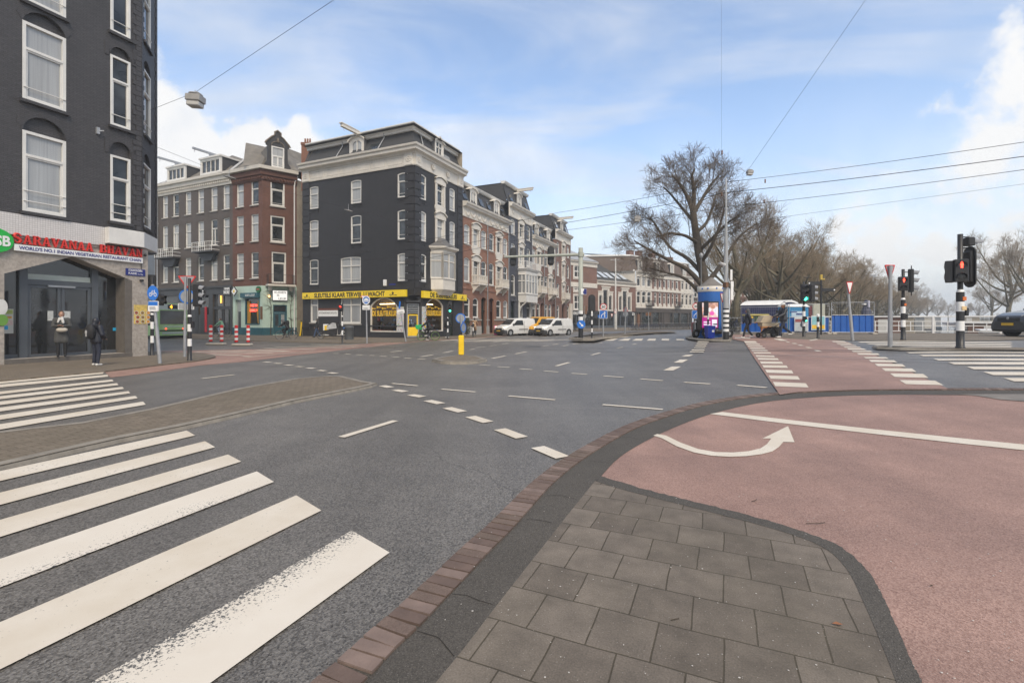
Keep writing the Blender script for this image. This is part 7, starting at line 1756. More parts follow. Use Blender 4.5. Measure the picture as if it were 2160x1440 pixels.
# --- right-hand traffic lights and signs
t,p,k=lit_pole('traffic light with green lamp in front of the blue site fence',1695.5,710,594,646,r=.07,dz=.02)
signal_head(t,(-.05,-.12,(710-618)*k),-4,3,.30,.21,lit=(2,'g'));signal_head(t,(.42,0,(710-618)*k),85,3,.28,.21,grey_visor=True);bracket(t,(0,0,3.1),(.4,0,3.1));bracket(t,(0,0,2.4),(.4,0,2.4));signal_head(t,(0,-.1,(710-673)*k),0,2,.12,.1,lit=(1,'g'),visor=.05)
t,p,k=lit_pole('low striped traffic post with white cap before the right-hand poster on the blue fence',1725.5,713,662,668,r=.06,dz=.02)
mb=MB();sphere_cap(mb,(0,0,(713-665)*k),.075,.09);mb.build('cap',WHITEM,t)
t,p,k=lit_pole('traffic light pole with red standing figure beside the grey give-way post',1905,716.5,568,632,r=.085,dz=.02)
signal_head(t,(-.12,-.15,(716.5-599)*k),-24,2,.33,.21,lit=(0,'r'),ped=True,visor=.1);signal_head(t,(.33,.0,(716.5-592)*k),51,3,.3,.23,board=True,grey_visor=True)
for z in (574,612):bracket(t,(0,0,(716.5-z)*k),(.3,0,(716.5-z)*k))
mb=MB();mb.box(.05,.16,-.08,.08,(716.5-673)*k,(716.5-662)*k,.02);mb.build('push_button',BLACKM,t);mb=MB();mb.box(-.02,.07,-.10,-.08,(716.5-645)*k,(716.5-640)*k);mb.build('orange_sticker',M('sticker_orange',(.62,.15,.03),.5),t)
t,p,k=lit_pole('tall traffic light pole with red standing figure and dark oval backboard, nearest on the right',2025.5,734,494,616,r=.105,dz=.05)
signal_head(t,(-.15,-.17,(734-572)*k),-26,2,.34,.25,lit=(0,'r'),ped=True,visor=.1,grey_visor=False);signal_head(t,(-.30,.06,(734-573)*k),-133,2,.3,.24,visor=.02)
signal_head(t,(.29,0,(734-563)*k),87,3,.30,.23,board=True,grey_visor=True);signal_head(t,(.28,0,(734-510)*k),84,1,.24,.19,grey_visor=True,visor=.28)
for z in (500,523,535,591):bracket(t,(0,0,(734-z)*k),(.27,0,(734-z)*k))
mb=MB();mb.box(-.05,.09,-.125,-.1,(734-654)*k,(734-646)*k);mb.build('push_button',M('button_yellow',(.66,.48,.26),.4),t);mb=MB();mb.box(-.02,.09,-.118,-.1,(734-634)*k,(734-626)*k);mb.build('orange_sticker',M('sticker_orange',(.62,.15,.03),.5),t)
mb=MB();mb.box(.10,.2,-.1,.1,(734-666)*k,(734-649)*k,.02);mb.build('speaker_box',BLACKM,t)
t=post('grey post with give-way triangle seen edge-on, nearest the right-hand zebra crossing',1877.5,732,560,1878.5,.055,.05);plate(t,'tri',3,575,22,34,3,GREYM,base=732,rim=REDM,y=.08)
t=post('leaning grey post with small give-way triangle in front of the blue site fence',1798.5,718,597,1787.5,.05,.02);plate(t,'tri',-9,607,14,25,5,WHITEM,base=718,rim=REDM)
p=G(1732,706,.02);k=p.y/F;t=thing('finger_post','black pedestrian finger post with two arms rising behind the fence','signpost',p);mb=MB();mb.tube([(0,0,0),(0,0,(706-590)*k)],.045,10);mb.build('post',BLACKM,t)
for a,b,c,d in ((-28,-1,594,601),(2,30,608,615)):
 mb=MB();mb.box(a*k,b*k,-.02,.02,(706-d)*k,(706-c)*k,.008);o=mb.build('arm',BLACKM,t);mb=MB();e=a if a<0 else b;mb.ell(((e+(2.5 if a<0 else -2.5))*k,-.024,(706-(c+d)/2)*k),(1.6*k,.004,1.6*k),10,5);mb.build('badge',WHITEM,o)
 mb=MB();text_mb(mb,'CENTRUM' if a<0 else 'MUSEUM',(a+6)*k,(b-6)*k,-.022,(706-d+2.2)*k,2.6*k,.004);
 [bpy.data.objects.remove(x) for x in ()]
mb=MB();mb.box(-.06,.06,-.05,.05,(706-590)*k,(706-579)*k);mb.box(0,.2,-.04,.04,(706-590)*k,(706-587.5)*k);mb.build('yellow_top',M('dull_yellow',(.45,.32,.06),.6),t)
# ---------------------------------------------------------------- building yard: lockers, site cabin, toilet, fences
def yard():
 def at(px,Y):return Vector((PY(px,Y),Y,zt(PY(px,Y),Y)))
 Y=32.5;p=at(1600,Y);k=Y/F;t=thing('recycling_cabinet','dark green cabinet with yellow roof and posters behind the hooded pedestrian','cabinet',p,R(-4));z=lambda py:H-p.z-(py-HY)*k
 mb=MB();mb.box(-18*k,19*k,0,1.1,0,z(666),.03);mb.build('body',M('dark_green_steel',(.045,.065,.05),.5),t);mb=MB();mb.box(-19.5*k,21*k,-.1,1.2,z(666),z(662.5),.03);mb.build('roof',M('dull_yellow_roof',(.50,.42,.12),.5),t)
 for a,b,c,d,m in ((-16,-10,700,672,M('bluegrey_panel',(.10,.13,.19),.5)),(-6,4,684,668,M('deep_green_panel',(.03,.09,.035),.5)),(-7,0,703,684,M('poster_sand',(.42,.33,.2),.6)),(7,12,690,668,WHITEM),(-17,-11,671,666.6,YELP)):mb=MB();mb.box(a*k,b*k,-.02,-.002,z(c),z(d));mb.build('panel',m,t)
 # site cabin
 Y=36.;p=at(1622,Y);k=Y/F;t=thing('site_cabin','dark blue site cabin on wheels with white curved roof behind the fence','site cabin',p);z=lambda py:H-p.z-(py-HY)*k
 a=Vector((0,0));b=Vector((14.5*k,-.5));c=Vector((84*k,1.2))
 nv=M('navy_cabin',(.022,.026,.085),.45,.1,2)
 z0,z1=z(700),z(644)
 def prof(w,n=8):return [(i/n,z1+(z(633)-z1)*math.sin(math.pi*min(1,max(0,i/n)) )**.55) for i in range(n+1)]
 mb=MB();L2=(c-b).length;dn=(c-b).normalized();nn=Vector((-dn.y,dn.x))
 depth=2.4
 P=[(b+dn*L2*u,zz) for u,zz in [(0,z0),(1,z0)]+[(1-q[0],q[1]) for q in prof(1)]]
 vs=[(q.x,q.y,zz) for q,zz in P];vb=[(q.x+nn.x*depth+-dn.x*1.,q.y+nn.y*depth-dn.y*1.,zz) for q,zz in P];n=len(P)
 mb.add(vs+vb,[tuple(range(n)),tuple(range(2*n-1,n-1,-1))]+[(i,(i+1)%n,n+(i+1)%n,n+i) for i in range(n)]);mb.build('body',nv,t)
 rm=MB();top=[((b+dn*L2*(q[0]*1.04-.02))-nn*.05,q[1]+.03) for q in prof(1)]
 A=[(q.x,q.y,zz) for q,zz in top];B=[(q.x+nn.x*(depth+.1)-dn.x,q.y+nn.y*(depth+.1)-dn.y,zz) for q,zz in top];n=len(A);A2=[(x,y,zz-.16) for x,y,zz in A]
 rm.add(A+B+A2,[(i,i+1,n+i+1,n+i) for i in range(n-1)]+[(i,i+1,2*n+i+1,2*n+i) for i in range(n-1)]);rm.build('roof',WHITEM,t)
 em=MB();e0=b-nn*.01;em.add([(b.x-.01,b.y,z0),(a.x,a.y+.9,z0),(a.x,a.y+.9,z(650)),(b.x-.01,b.y,z(646))],[(0,1,2,3)]);em.add([(b.x-.01,b.y,z(646)),(a.x,a.y+.9,z(650)),(a.x+.3,a.y+.9,z(640)),(b.x+.5,b.y,z(636))],[(0,1,2,3)]);em.build('end_wall',M('cabin_grey_end',(.15,.16,.19),.5),t)
 wm=MB();wm.add([(b.x-.06,b.y-.01,z(682)),(b.x-.35,b.y+.28,z(682)),(b.x-.35,b.y+.28,z(655)),(b.x-.06,b.y-.01,z(655))],[(0,1,2,3)]);wm.build('window',GLASSD,t)
 sm=MB()
 for i in range(7):sm.c=i%2;q0=b-nn*.02;sm.add([(q0.x,q0.y,z(673-i*4.5)),(q0.x+.11,q0.y,z(673-i*4.5)),(q0.x+.11,q0.y,z(673-(i+1)*4.5)),(q0.x,q0.y,z(673-(i+1)*4.5))],[(0,1,2,3)])
 sm.build('warning_stripe',[WHITEM,REDM],t)
 om=MB();q=b+dn*(24*k)-nn*.03;pts=[(q.x+s*k,q.y+dn.y*s*k,z(660-h_)) for s,h_ in ((-14,-5),(-9,-3),(-5,3),(0,5),(4,2),(5,-3),(-3,-5))];om.tube(pts,.04,5,True,True);om.build('painted_outline',WHITEM,t)
 for s in (.25,.3):
  wm=MB();q=b+dn*L2*(.2+s);wm.tube([(q.x,q.y-.08,.28),(q.x,q.y+.1,.28)],.3,16);wm.build('wheel',RUBBER,t)
 # portable toilet
 Y=33.2;p=at(1685,Y);k=Y/F;t=thing('portable_toilet','light blue portable toilet with white domed roof behind the blue fence','portable toilet',p,R(8));z=lambda py:H-p.z-(py-HY)*k
 bl=M('toilet_blue',(.03,.25,.50),.4,.08,3);mb=MB();w=23.5*k;mb.box(-w,w,0,1.1,.05,z(647),.04);mb.build('body',bl,t)
 mb=MB();zr=z(647);mb.add([(-w*1.04,-.06,zr),(w*1.04,-.06,zr),(w*1.04,1.16,zr),(-w*1.04,1.16,zr),(-w*.96,.1,zr+.18),(w*.8,.1,zr+.22),(w*.8,1,zr+.22),(-w*.96,1,zr+.18)],[(0,1,5,4),(1,2,6,5),(2,3,7,6),(3,0,4,7),(4,5,6,7),(3,2,1,0)]);mb.build('roof',WHITEM,t)
 mb=MB()
 for i in range(3):mb.box(-w*.8,w*.75,-.02,.0,z(653+i*3),z(652+i*3) )
 mb.build('vent_slats',M('toilet_blue_dark',(.02,.15,.33),.4),t);mb=MB();mb.box(-w*.75,w*.65,-.03,-.004,z(668),z(656));q=mb.build('label',M('pale_blue_label',(.42,.55,.66),.5),t)
 mb=MB();mb.box(-w*.9,-w*.2,-.035,-.031,z(659),z(657));mb.box(-w*.3,w*.5,-.035,-.031,z(664),z(661));mb.build('print',M('navy_enamel',(.012,.02,.17),.35),q)
 Y=36;p=at(1725,Y);k=Y/F;z=lambda py:H-p.z-(py-HY)*k;t=thing('site_container','pale beige cabinet with red side panel behind the fence beside the toilet','cabinet',p);mb=MB();mb.box(-10*k,16*k,0,1.6,0,z(640),.05);mb.build('body',M('pale_beige_steel',(.42,.42,.35),.6),t);mb=MB();mb.box(-17*k,-10.1*k,.1,1.5,0,z(645));mb.build('red_panel',M('dark_red_panel',(.13,.03,.04),.5),t)
 Y=39;p=at(1827,Y);k=Y/F;z=lambda py:H-p.z-(py-HY)*k;t=thing('covered_machine','dark blue-grey wrapped machine sticking up behind the right fence panel','machine',p)
 mb=MB();mb.lathe([(9*k,0),(10*k,z(668)),(8.5*k,z(655)),(4.5*k,z(645)),(5*k,z(640)),(3,z(634)) if False else (3.4*k,z(634)),(0,z(632))],9,smooth=False);mb.build('cover',M('wrapped_tarpaulin',(.055,.06,.10),.6,.3,4),t);mb=MB();mb.box(-9*k,-3*k,-.2,.0,z(643),z(640));mb.build('mirror',WHITEM,t);mb=MB();mb.box(-1.5*k,2*k,-.32,-.2,z(648),z(634));mb.build('pale_strip',M('pale_lilac',(.45,.45,.55),.5),t)
 # fences
 BF=M('corrugated_fence_blue',(.012,.10,.40),.42,.12,2.5,dirt=.15)
 def fence(label,xa,ya,xb,yb,zbl,top,sheet_top,posters=0):
  A,B=(Vector((PY(x_,Y_),Y_,zt(PY(x_,Y_),Y_))) for x_,Y_ in ((xa,ya),(xb,yb)));d=B-A;ya=HY+(H-A.z)*F/A.y;L=Vector((d.x,d.y)).length;t=thing('site_fence',label,'fence',A,math.atan2(d.y,d.x),'blue corrugated site fence panels');k=A.y/F
  h=(ya-top)*k;hs=(ya-sheet_top)*k
  mb=MB()
  for q in ([(.03,0,.0),(.03,0,h),(L-.03,0,h),(L-.03,0,.0)],[(.03,0,.12),(L-.03,0,.12)],[(.03,0,hs),(L-.03,0,hs)]):mb.tube(q,.024,7)
  mb.build('frame',GREYM,t)
  mb=MB();n=max(4,int(L/.3));pts=[]
  for i in range(n):u=L*i/n;w=L/n;pts+=[(u,0),(u+w*.35,0),(u+w*.42,.035),(u+w*.58,.035),(u+w*.65,0)]
  pts.append((L,0));pts=[(max(.05,min(L-.05,u)),y) for u,y in pts]
  mb.add([(u,y+.01,zz) for zz in (.14,hs-.03) for u,y in pts],[(i,i+1,len(pts)+i+1,len(pts)+i) for i in range(len(pts)-1)]);mb.build('sheeting',BF,t)
  mb=MB()
  for i in range(int(L/.12)):mb.tube([(.1+i*.12,.0,hs),(.1+i*.12,.0,h)],.003,3,cap=False)
  for i in range(4):mb.tube([(.05,0,hs+(h-hs)*(i+.5)/4),(L-.05,0,hs+(h-hs)*(i+.5)/4)],.003,3,cap=False)
  mb.build('wire_mesh',GREYM,t)
  for u in (.1,L-.1):mb=MB();mb.box(u-.12,u+.12,-.3,.3,-.02,.11,.02);mb.build('foot',CONCRETE,t)
  return A,d,L,k,t
 fence('blue corrugated fence panel behind the pedestrian with the pram',1562,31.2,1662,29.8,0,648,680)
 A,d,L,k,t=fence('blue corrugated fence panel carrying two posters',1664,29.7,1750,29.2,0,641,669)
 for px,a,b,c1,c2,lab in ((1689.5,670,699,(.46,.50,.52),(.30,.08,.08),'framed grey and dark red poster on the left of the blue fence panel'),(1725,667,697,(.24,.50,.55),(.78,.48,.04),'framed turquoise and yellow poster on the right of the blue fence panel')):
  q=A+d*((px-1664)/86);w=13;po=thing('poster',lab,'poster',(q.x,q.y,q.z),math.atan2(d.y,d.x),'posters on the blue fence');hh=(705-b)*k;h2=(705-a)*k
  mb=MB();mb.box(-w*k,w*k,-.10,-.05,hh,h2,.01);mb.build('frame',WHITEM,po);mb=MB();mb.box(-(w-1.2)*k,(w-1.2)*k,-.106,-.101,hh+1.2*k,h2-1.2*k);f_=mb.build('sheet',M('poster_%d'%px,c1,.5,.15,3),po)
  mb=MB();zb=(hh+3*k,hh+11*k) if px>1700 else (h2-10*k,h2-4*k);mb.box(-(w-1.2)*k,(w-1.2)*k,-.112,-.107,*zb);mb.build('band',M('poster_band_%d'%px,c2,.5),f_)
  mb=MB();mb.ell((1*k,-.11,(hh+h2)/2-1*k),(3.4*k,.004,5.5*k),10,6);mb.ell((1*k,-.112,(hh+h2)/2+6*k),(2*k,.004,2.4*k),10,6);mb.build('portrait',M('poster_dark_blue',(.05,.055,.08),.5),f_)
 fence('blue corrugated fence panel at the right end, without posters',1753,29.1,1845,28.6,0,638,664.5)
yard()
# ---------------------------------------------------------------- bridge railing
def railing():
 A=PL_.lerp(PR_,.02)+Vector((-.02,-.12))*1;B=PL_+(PR_-PL_)*2.3;d=(B-A);L=d.length;n=int(L/3.2);t=thing('bridge_railing','long white painted steel bridge railing along the canal','railing',(A.x,A.y,.72),math.atan2(d.y,d.x))
 h=1.12
 mb=MB();mb.box(0,L,-.05,.05,h-.05,h+.03,.01);mb.build('handrail',WHITEM,t)
 mb=MB();
 for z in (.16,.52,.80):mb.box(0,L,-.022,.022,z-.022,z+.022)
 mb.build('rails',WHITEM,t)
 for i in range(n+1):
  u=L*i/n;mb=MB();mb.box(u-.05,u+.05,-.06,.06,-.04,h-.05);mb.box(u-.12,u+.12,-.12,.12,-.06,.02);mb.build('post',WHITEM,t)
 mb=MB();m=int(L/.62)
 for i in range(m):u=L*(i+.5)/m;mb.box(u-.02,u+.02,-.02,.02,.16,.80)
 o=mb.build('balusters',WHITEM,t);o['kind']='stuff'
 s=tag(MB().box(-.2,L,.15,.4,-.6,.02).build('bridge_edge',CONCRETE,None,(A.x,A.y,.72),math.atan2(d.y,d.x)),kind='structure')
railing()
# ---------------------------------------------------------------- trees
def limb(mb,pts,r0,r1,n=6):
 m=len(pts);mb.tube(pts,[r0+(r1-r0)*(i/(m-1))**.8 for i in range(m)],n,cap=False)
def grow(mt,mb,pts,r,lv,rnd,maxlv,dens,droop):
 """side branches along a limb: lower levels into the trunk mesh, fine twigs into the crown mesh"""
 P=[Vector(p) for p in pts];L=sum((b-a).length for a,b in zip(P,P[1:]))
 n=max(3,int(dens[min(lv,len(dens)-1)]*(1 if L>.5 else .6)))
 for i in range(n):
  t=.18+.82*(i+rnd.random())/n;s=t*(len(P)-1);j=min(int(s),len(P)-2);q=P[j].lerp(P[j+1],s-j)
  d=(P[j+1]-P[j]).normalized();o=d.orthogonal().normalized();o=Matrix.Rotation(rnd.random()*6.283,3,d) @ o
  a=R(rnd.uniform(25,55));v=(d*math.cos(a)+o*math.sin(a)).normalized();v=(v+Vector((0,0,droop))).normalized()
  l=L*rnd.uniform(.36,.66)*(1.15-.5*t);l=max(l,.45)
  rr=max(.009,r*(1-.6*t)*.5);k=4 if lv<2 else 3 if lv<3 else 2;c=[q]
  for m in range(k):v=(v+Vector((rnd.uniform(-1,1),rnd.uniform(-1,1),rnd.uniform(-.6,.9)))*(.16 if lv<2 else .24)).normalized();c.append(c[-1]+v*(l/k))
  limb(mt if lv<1 else mb,c,rr,max(.006,rr*.4),5 if lv<1 else 3)
  if lv+1<maxlv:grow(mt,mb,c,rr,lv+1,rnd,maxlv,dens,droop)
def tree_meshes(limbs,seed,maxlv=4,dens=(9,7,6,5),droop=.12):
 rnd=random.Random(seed);mt,mb=MB(),MB()
 for pts,r0,r1,g in limbs:
  P=smooth3(pts);limb(mt,P,r0,r1,9)
  if g:grow(mt,mb,P[int(len(P)*g*.9):] if g<1 else P,r1*1.6,0,rnd,maxlv,dens,droop)
 return mt,mb
def smooth3(pts,n=4):
 P=[Vector(p) for p in pts];out=[]
 for i in range(len(P)-1):
  p0,p1,p2,p3=P[max(i-1,0)],P[i],P[i+1],P[min(i+2,len(P)-1)]
  for k in range(n):t=k/n;out.append(.5*((2*p1)+(p2-p0)*t+(2*p0-5*p1+4*p2-p3)*t*t+(3*p1-p0-3*p2+p3)*t**3))
 return out+[P[-1]]
def big_tree():
 Y=38.;base=Vector((PY(1497,Y),Y,.4));rnd=random.Random(3)
 def q(px,py,dy=0):y=Y+dy;return Vector((PY(px,y),y,ZY(py,y)))-base
 T=[(( (1497,712,0),(1492,640,0),(1484,580,0),(1474,530,0),(1467,485,.2),(1462,445,.3)),.47,.24,0),
         (((1462,447,.3),(1450,415,.2),(1432,385,-.3),(1420,372,-.6)),.22,.06,1),(((1463,450,.3),(1478,425,.6),(1498,392,1.0),(1515,372,1.3)),.2,.06,1),(((1462,445,.3),(1464,405,.0),(1460,372,-.2),(1466,356,-.2)),.22,.06,1),
         (((1465,470,.2),(1440,440,1.4),(1415,410,2.2),(1400,395,2.6)),.16,.05,1),(((1468,490,.2),(1490,470,1.5),(1505,430,2.4),(1512,405,3)),.18,.05,1),
         (((1471,512,0),(1445,497,-1),(1412,492,-1.6),(1385,500,-2)),.16,.05,1),(((1474,530,0),(1505,500,-1),(1535,470,-1.6),(1560,455,-2)),.17,.05,1),
         (((1490,612,0),(1452,570,-.6),(1410,548,-1.2),(1365,524,-1.6),(1338,508,-1.8)),.24,.05,.35),(((1484,580,0),(1450,545,.8),(1412,520,1.6),(1380,470,2.4),(1370,462,2.6)),.2,.05,.4),
         (((1494,640,0),(1448,590,1),(1405,575,2),(1370,565,2.4)),.18,.05,.35),(((1488,600,0),(1520,560,1),(1548,515,1.6),(1570,490,2),(1598,470,2)),.22,.05,.35),(((1478,555,0),(1500,520,-1.2),(1520,470,-2),(1530,430,-2.2)),.18,.05,.4)]
 limbs=[([q(*p) for p in pts],a,b,g) for pts,a,b,g in T]
 mt,mb=tree_meshes(limbs,5,4,(9,7,5,4),.08)
 t=thing('bare_tree','tallest bare tree, dark trunk leaning left behind the blue kiosk','tree',base);mt.build('trunk',BARK,t);mb.build('crown',TWIG,t)
big_tree()
def plane_proto(seed,h,spread,label,name='bare_tree',nl=9):
 rnd=random.Random(seed);limbs=[];top=h*.42
 tr=[(0,0,0),(rnd.uniform(-.2,.2),rnd.uniform(-.2,.2),top*.5),(rnd.uniform(-.5,.5),rnd.uniform(-.3,.3),top),(rnd.uniform(-.6,.6),rnd.uniform(-.4,.4),h*.72)]
 limbs.append((tr,.36,.14,0))
 for i in range(nl):
  a=6.283*i/nl+rnd.uniform(-.3,.3);z0=top*rnd.uniform(.55,1.25);z1=h*rnd.uniform(.55,1.0);s=spread*rnd.uniform(.65,1.05)*(1.15-.45*(z1/h))
  c,d=math.cos(a),math.sin(a);limbs.append(([(0,0,z0),(c*s*.35,d*s*.35,z0+(z1-z0)*.22),(c*s*.7,d*s*.7,z0+(z1-z0)*.6),(c*s,d*s,z1)],.17,.04,.3))
 mt,mb=tree_meshes(limbs,seed+1,4,(7,6,5,4),.14)
 t=thing(name,label,'tree',(0,0,0));mt.build('trunk',BARKP,t);mb.build('crown',TWIGP,t);return t
def bank_trees():
 pr=[plane_proto(21,10.5,5.2,''),plane_proto(33,11.5,6.0,''),plane_proto(47,10,4.6,'')];used=[0,0,0];rnd=random.Random(2)
 S=[(1556,44,1.02,0,'bare plane tree with dark slanting trunk just right of the striped mast'),(1640,48,.98,1,'bare plane tree over the blue site cabin'),(1603,62,1.05,2,'bare plane tree behind the yellow-roofed cabinet'),(1692,50,.86,0,'bare plane tree behind the light blue toilet'),(1738,54,.88,2,'bare plane tree behind the black finger post'),(1675,74,1.12,1,'taller bare plane tree far behind the site cabin'),
         (1776,62,.82,1,'bare tree behind the right end of the blue fence'),(1806,70,.80,0,'bare tree on the canal bank just right of the blue fence'),(1832,82,.80,2,'bare tree on the canal bank left of the small red pedestrian signal'),(1852,95,.85,1,'bare tree on the canal bank directly left of the edge-on give-way post'),(1872,112,.9,0,'bare tree on the canal bank behind the edge-on give-way post'),(1888,130,.95,2,'bare tree on the canal bank behind the small red pedestrian signal'),(1905,155,1.05,1,'bare tree on the canal bank right of the small red pedestrian signal'),(1922,185,1.1,0,'bare tree further along the canal, midway between the two red pedestrian signals'),(1938,220,1.25,2,'bare tree far along the canal with rounded crown'),(1955,265,1.45,1,'hazy bare tree near the canal bend'),(1978,320,1.3,0,'hazy low tree at the end of the canal'),(2000,340,1.25,1,'hazy tree at the canal end left of the tall signal pole'),(2035,330,1.15,2,'hazy tree at the canal end right of the tall signal pole'),(2065,260,1.1,0,'hazy tree on the far right bank left of the tall bank tree'),
         (2128,90,1.42,1,'tall pale bare tree on the right canal bank above the dark car'),(2092,140,1.2,2,'bare tree on the right canal bank left of the tall pale one'),(2185,78,1.4,0,'bare tree cut off by the right picture edge')]
 for px,Y,s,k,lab in S:
  loc=(PY(px,Y),Y,zt(PY(px,Y),Y) if Y<340 else 0);rz=rnd.random()*6.28
  if used[k]==0:o=pr[k];o.location=loc;o.rotation_euler.z=rz;o.scale=(s,)*3;o['label']=lab;used[k]=1
  else:o=dup(pr[k],loc,rz,lab,s)
  o['group']='bare trees along the canal'
 for i in range(22):                           # second row behind, nothing tells these apart
  q=i/21;Y=66+190*q*q;px=1600+330*q+rnd.uniform(-14,14);o=dup(pr[i%3],(PY(px,Y),Y,0),rnd.random()*6.28,'bare tree in the dense row behind the canal bank trees',rnd.uniform(.75,1.0)+.25*q);o['group']='trees of the dense row behind the canal bank'
 mb=MB();n3=Vector((-CD.y,CD.x))         # undergrowth along both banks
 for i in range(5200):
  q=rnd.random();L_=6+330*q**2.2;sd=rnd.random()<.72;o=(PL_+n3*rnd.uniform(1,9+10*q)) if sd else (PR_-n3*rnd.uniform(9,20));c=o+CD*(L_ if sd else L_+55)
  h=rnd.uniform(.6,3.4 if sd else 2.6)*(1+q);a=rnd.random()*6.28;w=.05+.10*q;dx,dy=math.cos(a)*w,math.sin(a)*w;lx,ly=rnd.uniform(-.6,.6),rnd.uniform(-.6,.6)
  mb.add([(c.x-dx,c.y-dy,-.2),(c.x+dx,c.y+dy,-.2),(c.x+lx+dx*.2,c.y+ly+dy*.2,h),(c.x+lx-dx*.2,c.y+ly-dy*.2,h)],[(0,1,2,3)])
 o=mb.build('undergrowth',M('bank_brush',(.10,.088,.055),.9,.4,.15));o['kind']='stuff'
bank_trees()
def shrub(px,py,h,w,lab,m,n=420):
 p=G(px,py,.05);k=p.y/F;rnd=random.Random(int(px));t=thing('shrub',lab,'shrub',p);h *= k;w *= k;mb=MB();sm=MB()
 for i in range(n):
  a=rnd.random()*6.28;u=rnd.random();r=w*(.3+.7*rnd.random())*(1-abs(u-.45)*1.1);c=Vector((r*math.cos(a),r*.6*math.sin(a),h*(.08+.92*u)));d=Vector((rnd.uniform(-1,1),rnd.uniform(-1,1),rnd.uniform(-.5,1))).normalized()*.09;e=d.orthogonal().normalized()*.035
  mb.add([c-d,c+e,c+d,c-e],[(0,1,2,3)])
 for i in range(7):sm.tube([(0,0,0),(rnd.uniform(-.4,.4)*w,0,h*.8)],.02,4)
 mb.build('foliage',m,t);sm.build('stem',BARK,t)
shrub(985,708.5,38,10,'dark evergreen climbing shrub against the first brick terrace house',M('dark_leaves',(.035,.05,.022),.6,.3,3))
# ---------------------------------------------------------------- overhead wires and hanging lamps
def wire(lab,pts,r=.012,sag=.0,g='overhead wires'):
 P=[Vector((PY(px,Y),Y,ZY(py,Y))) for px,py,Y in pts];o=P[0];out=[]
 for a,b in zip(P,P[1:]):
  for i in range(8):t=i/8;out.append(a.lerp(b,t)-o-Vector((0,0,sag*4*t*(1-t))))
 out.append(P[-1]-o);mb=MB();mb.tube(out,r,4);tag(mb.build('overhead_wire',BLACKM,None,o),lab,'wire',g)
wire('thin wire carrying the lamp near the restaurant, rising to the top edge',[(318,232,20.5),(412,195,20),(706,-1,15),(900,-140,12)],.009)
wire('thin wire falling from the top edge to the lamp above the striped mast',[(1900,-120,24),(1826,0,27),(1583,352,33),(1534,392,28)],.011)
for i,(a,b,c,d) in enumerate(((520,386,300,'highest'),(545,408,330,'second highest'),(560,438,358,'third'))):
 wire(d+' of the long tram wires crossing the right half of the sky',[(760,a+12,44),(1180,(448,472,487)[i],40),(1532,b-2,32),(2160,c,22),(2500,c-50,18)],.018 if i==1 else .013,.08)
wire('faint lowest wire in the right half of the sky',[(1536,464,28.3),(1620,462,28),(2160,388,24),(2500,340,22)],.007)
wire('wire from the restaurant over the side street to the tilted lamp by the brown terrace',[(320,306,24),(484,372,38),(735,440,40),(874,476,41.3)],.009)
wire('low wire across the cafe front towards the key shop',[(330,560,52),(600,540,48),(700,547,43),(858,550,41.2)],.012)
wire('low wire from the key shop corner up over the terrace',[(640,545,45),(862,522,42),(1075,480,41)],.011)
wire('nearly vertical cable with insulators hanging in front of the big tree',[(1521.5,-30,26),(1522,330,29),(1523,412,32)],.0042)
for px,py,Y,w,tilt,lab in ((412,214,20,17,0,'grey square street lamp hanging on a wire near the restaurant'),(1581.5,365,33,7,0,'grey square street lamp hanging on a wire above the striped mast'),(1344,463,36,7.5,0,'grey square street lamp hanging from the tram wires over the road'),(484,374,38,15,1,'flat pale lamp hanging tilted before the brown terrace cornice'),(735,444,40,10,1,'flat pale lamp hanging tilted before the black house wall')):
 p=Vector((PY(px,Y),Y,ZY(py,Y)));k=Y/F;t=thing('hanging_lamp',lab,'street lamp',p,group='street lamps hanging on wires');w *= k;m=Matrix.Rotation(R(14 if tilt else 4),4,'Y');mb=MB(m)
 if tilt:mb.ell((0,0,0),(w,w*.45,w*.13),14,6)
 else:mb.box(-w*.9,w*.9,-w*.7,w*.7,-.1*w,.7*w,.08*w);mb.box(-w*.7,w*.7,-w*.55,w*.55,.7*w,1.05*w,.06)
 mb.build('housing',M('lamp_grey',(.30,.29,.28),.5,.12,4),t)
 if not tilt:mb=MB(m);mb.box(-w*.78,w*.78,-w*.6,w*.6,-.7*w,-.11*w,.1*w);mb.build('diffuser',M('dusty_diffuser',(.45,.44,.42),.4),t)
 mb=MB();mb.tube([(0,0,w*.1),(0,0,w*1.4)],.015,5);mb.build('hanger',GREYM,t)
for px,py,Y,lab in ((1523,322,29,'upper small insulator on the vertical cable'),(1522.5,410,32,'lower small insulator on the vertical cable'),(1614,382,31,'small clamp on the highest tram wire'),(1612,425,31,'small clamp on the third tram wire')):
 p=Vector((PY(px,Y),Y,ZY(py,Y)));mb=MB();mb.lathe([(0,-.14),(.05,-.1),(.035,0),(.05,.1),(0,.14)],8);tag(mb.build('insulator',WOOD,None,p),lab,'insulator','small fittings on the wires')
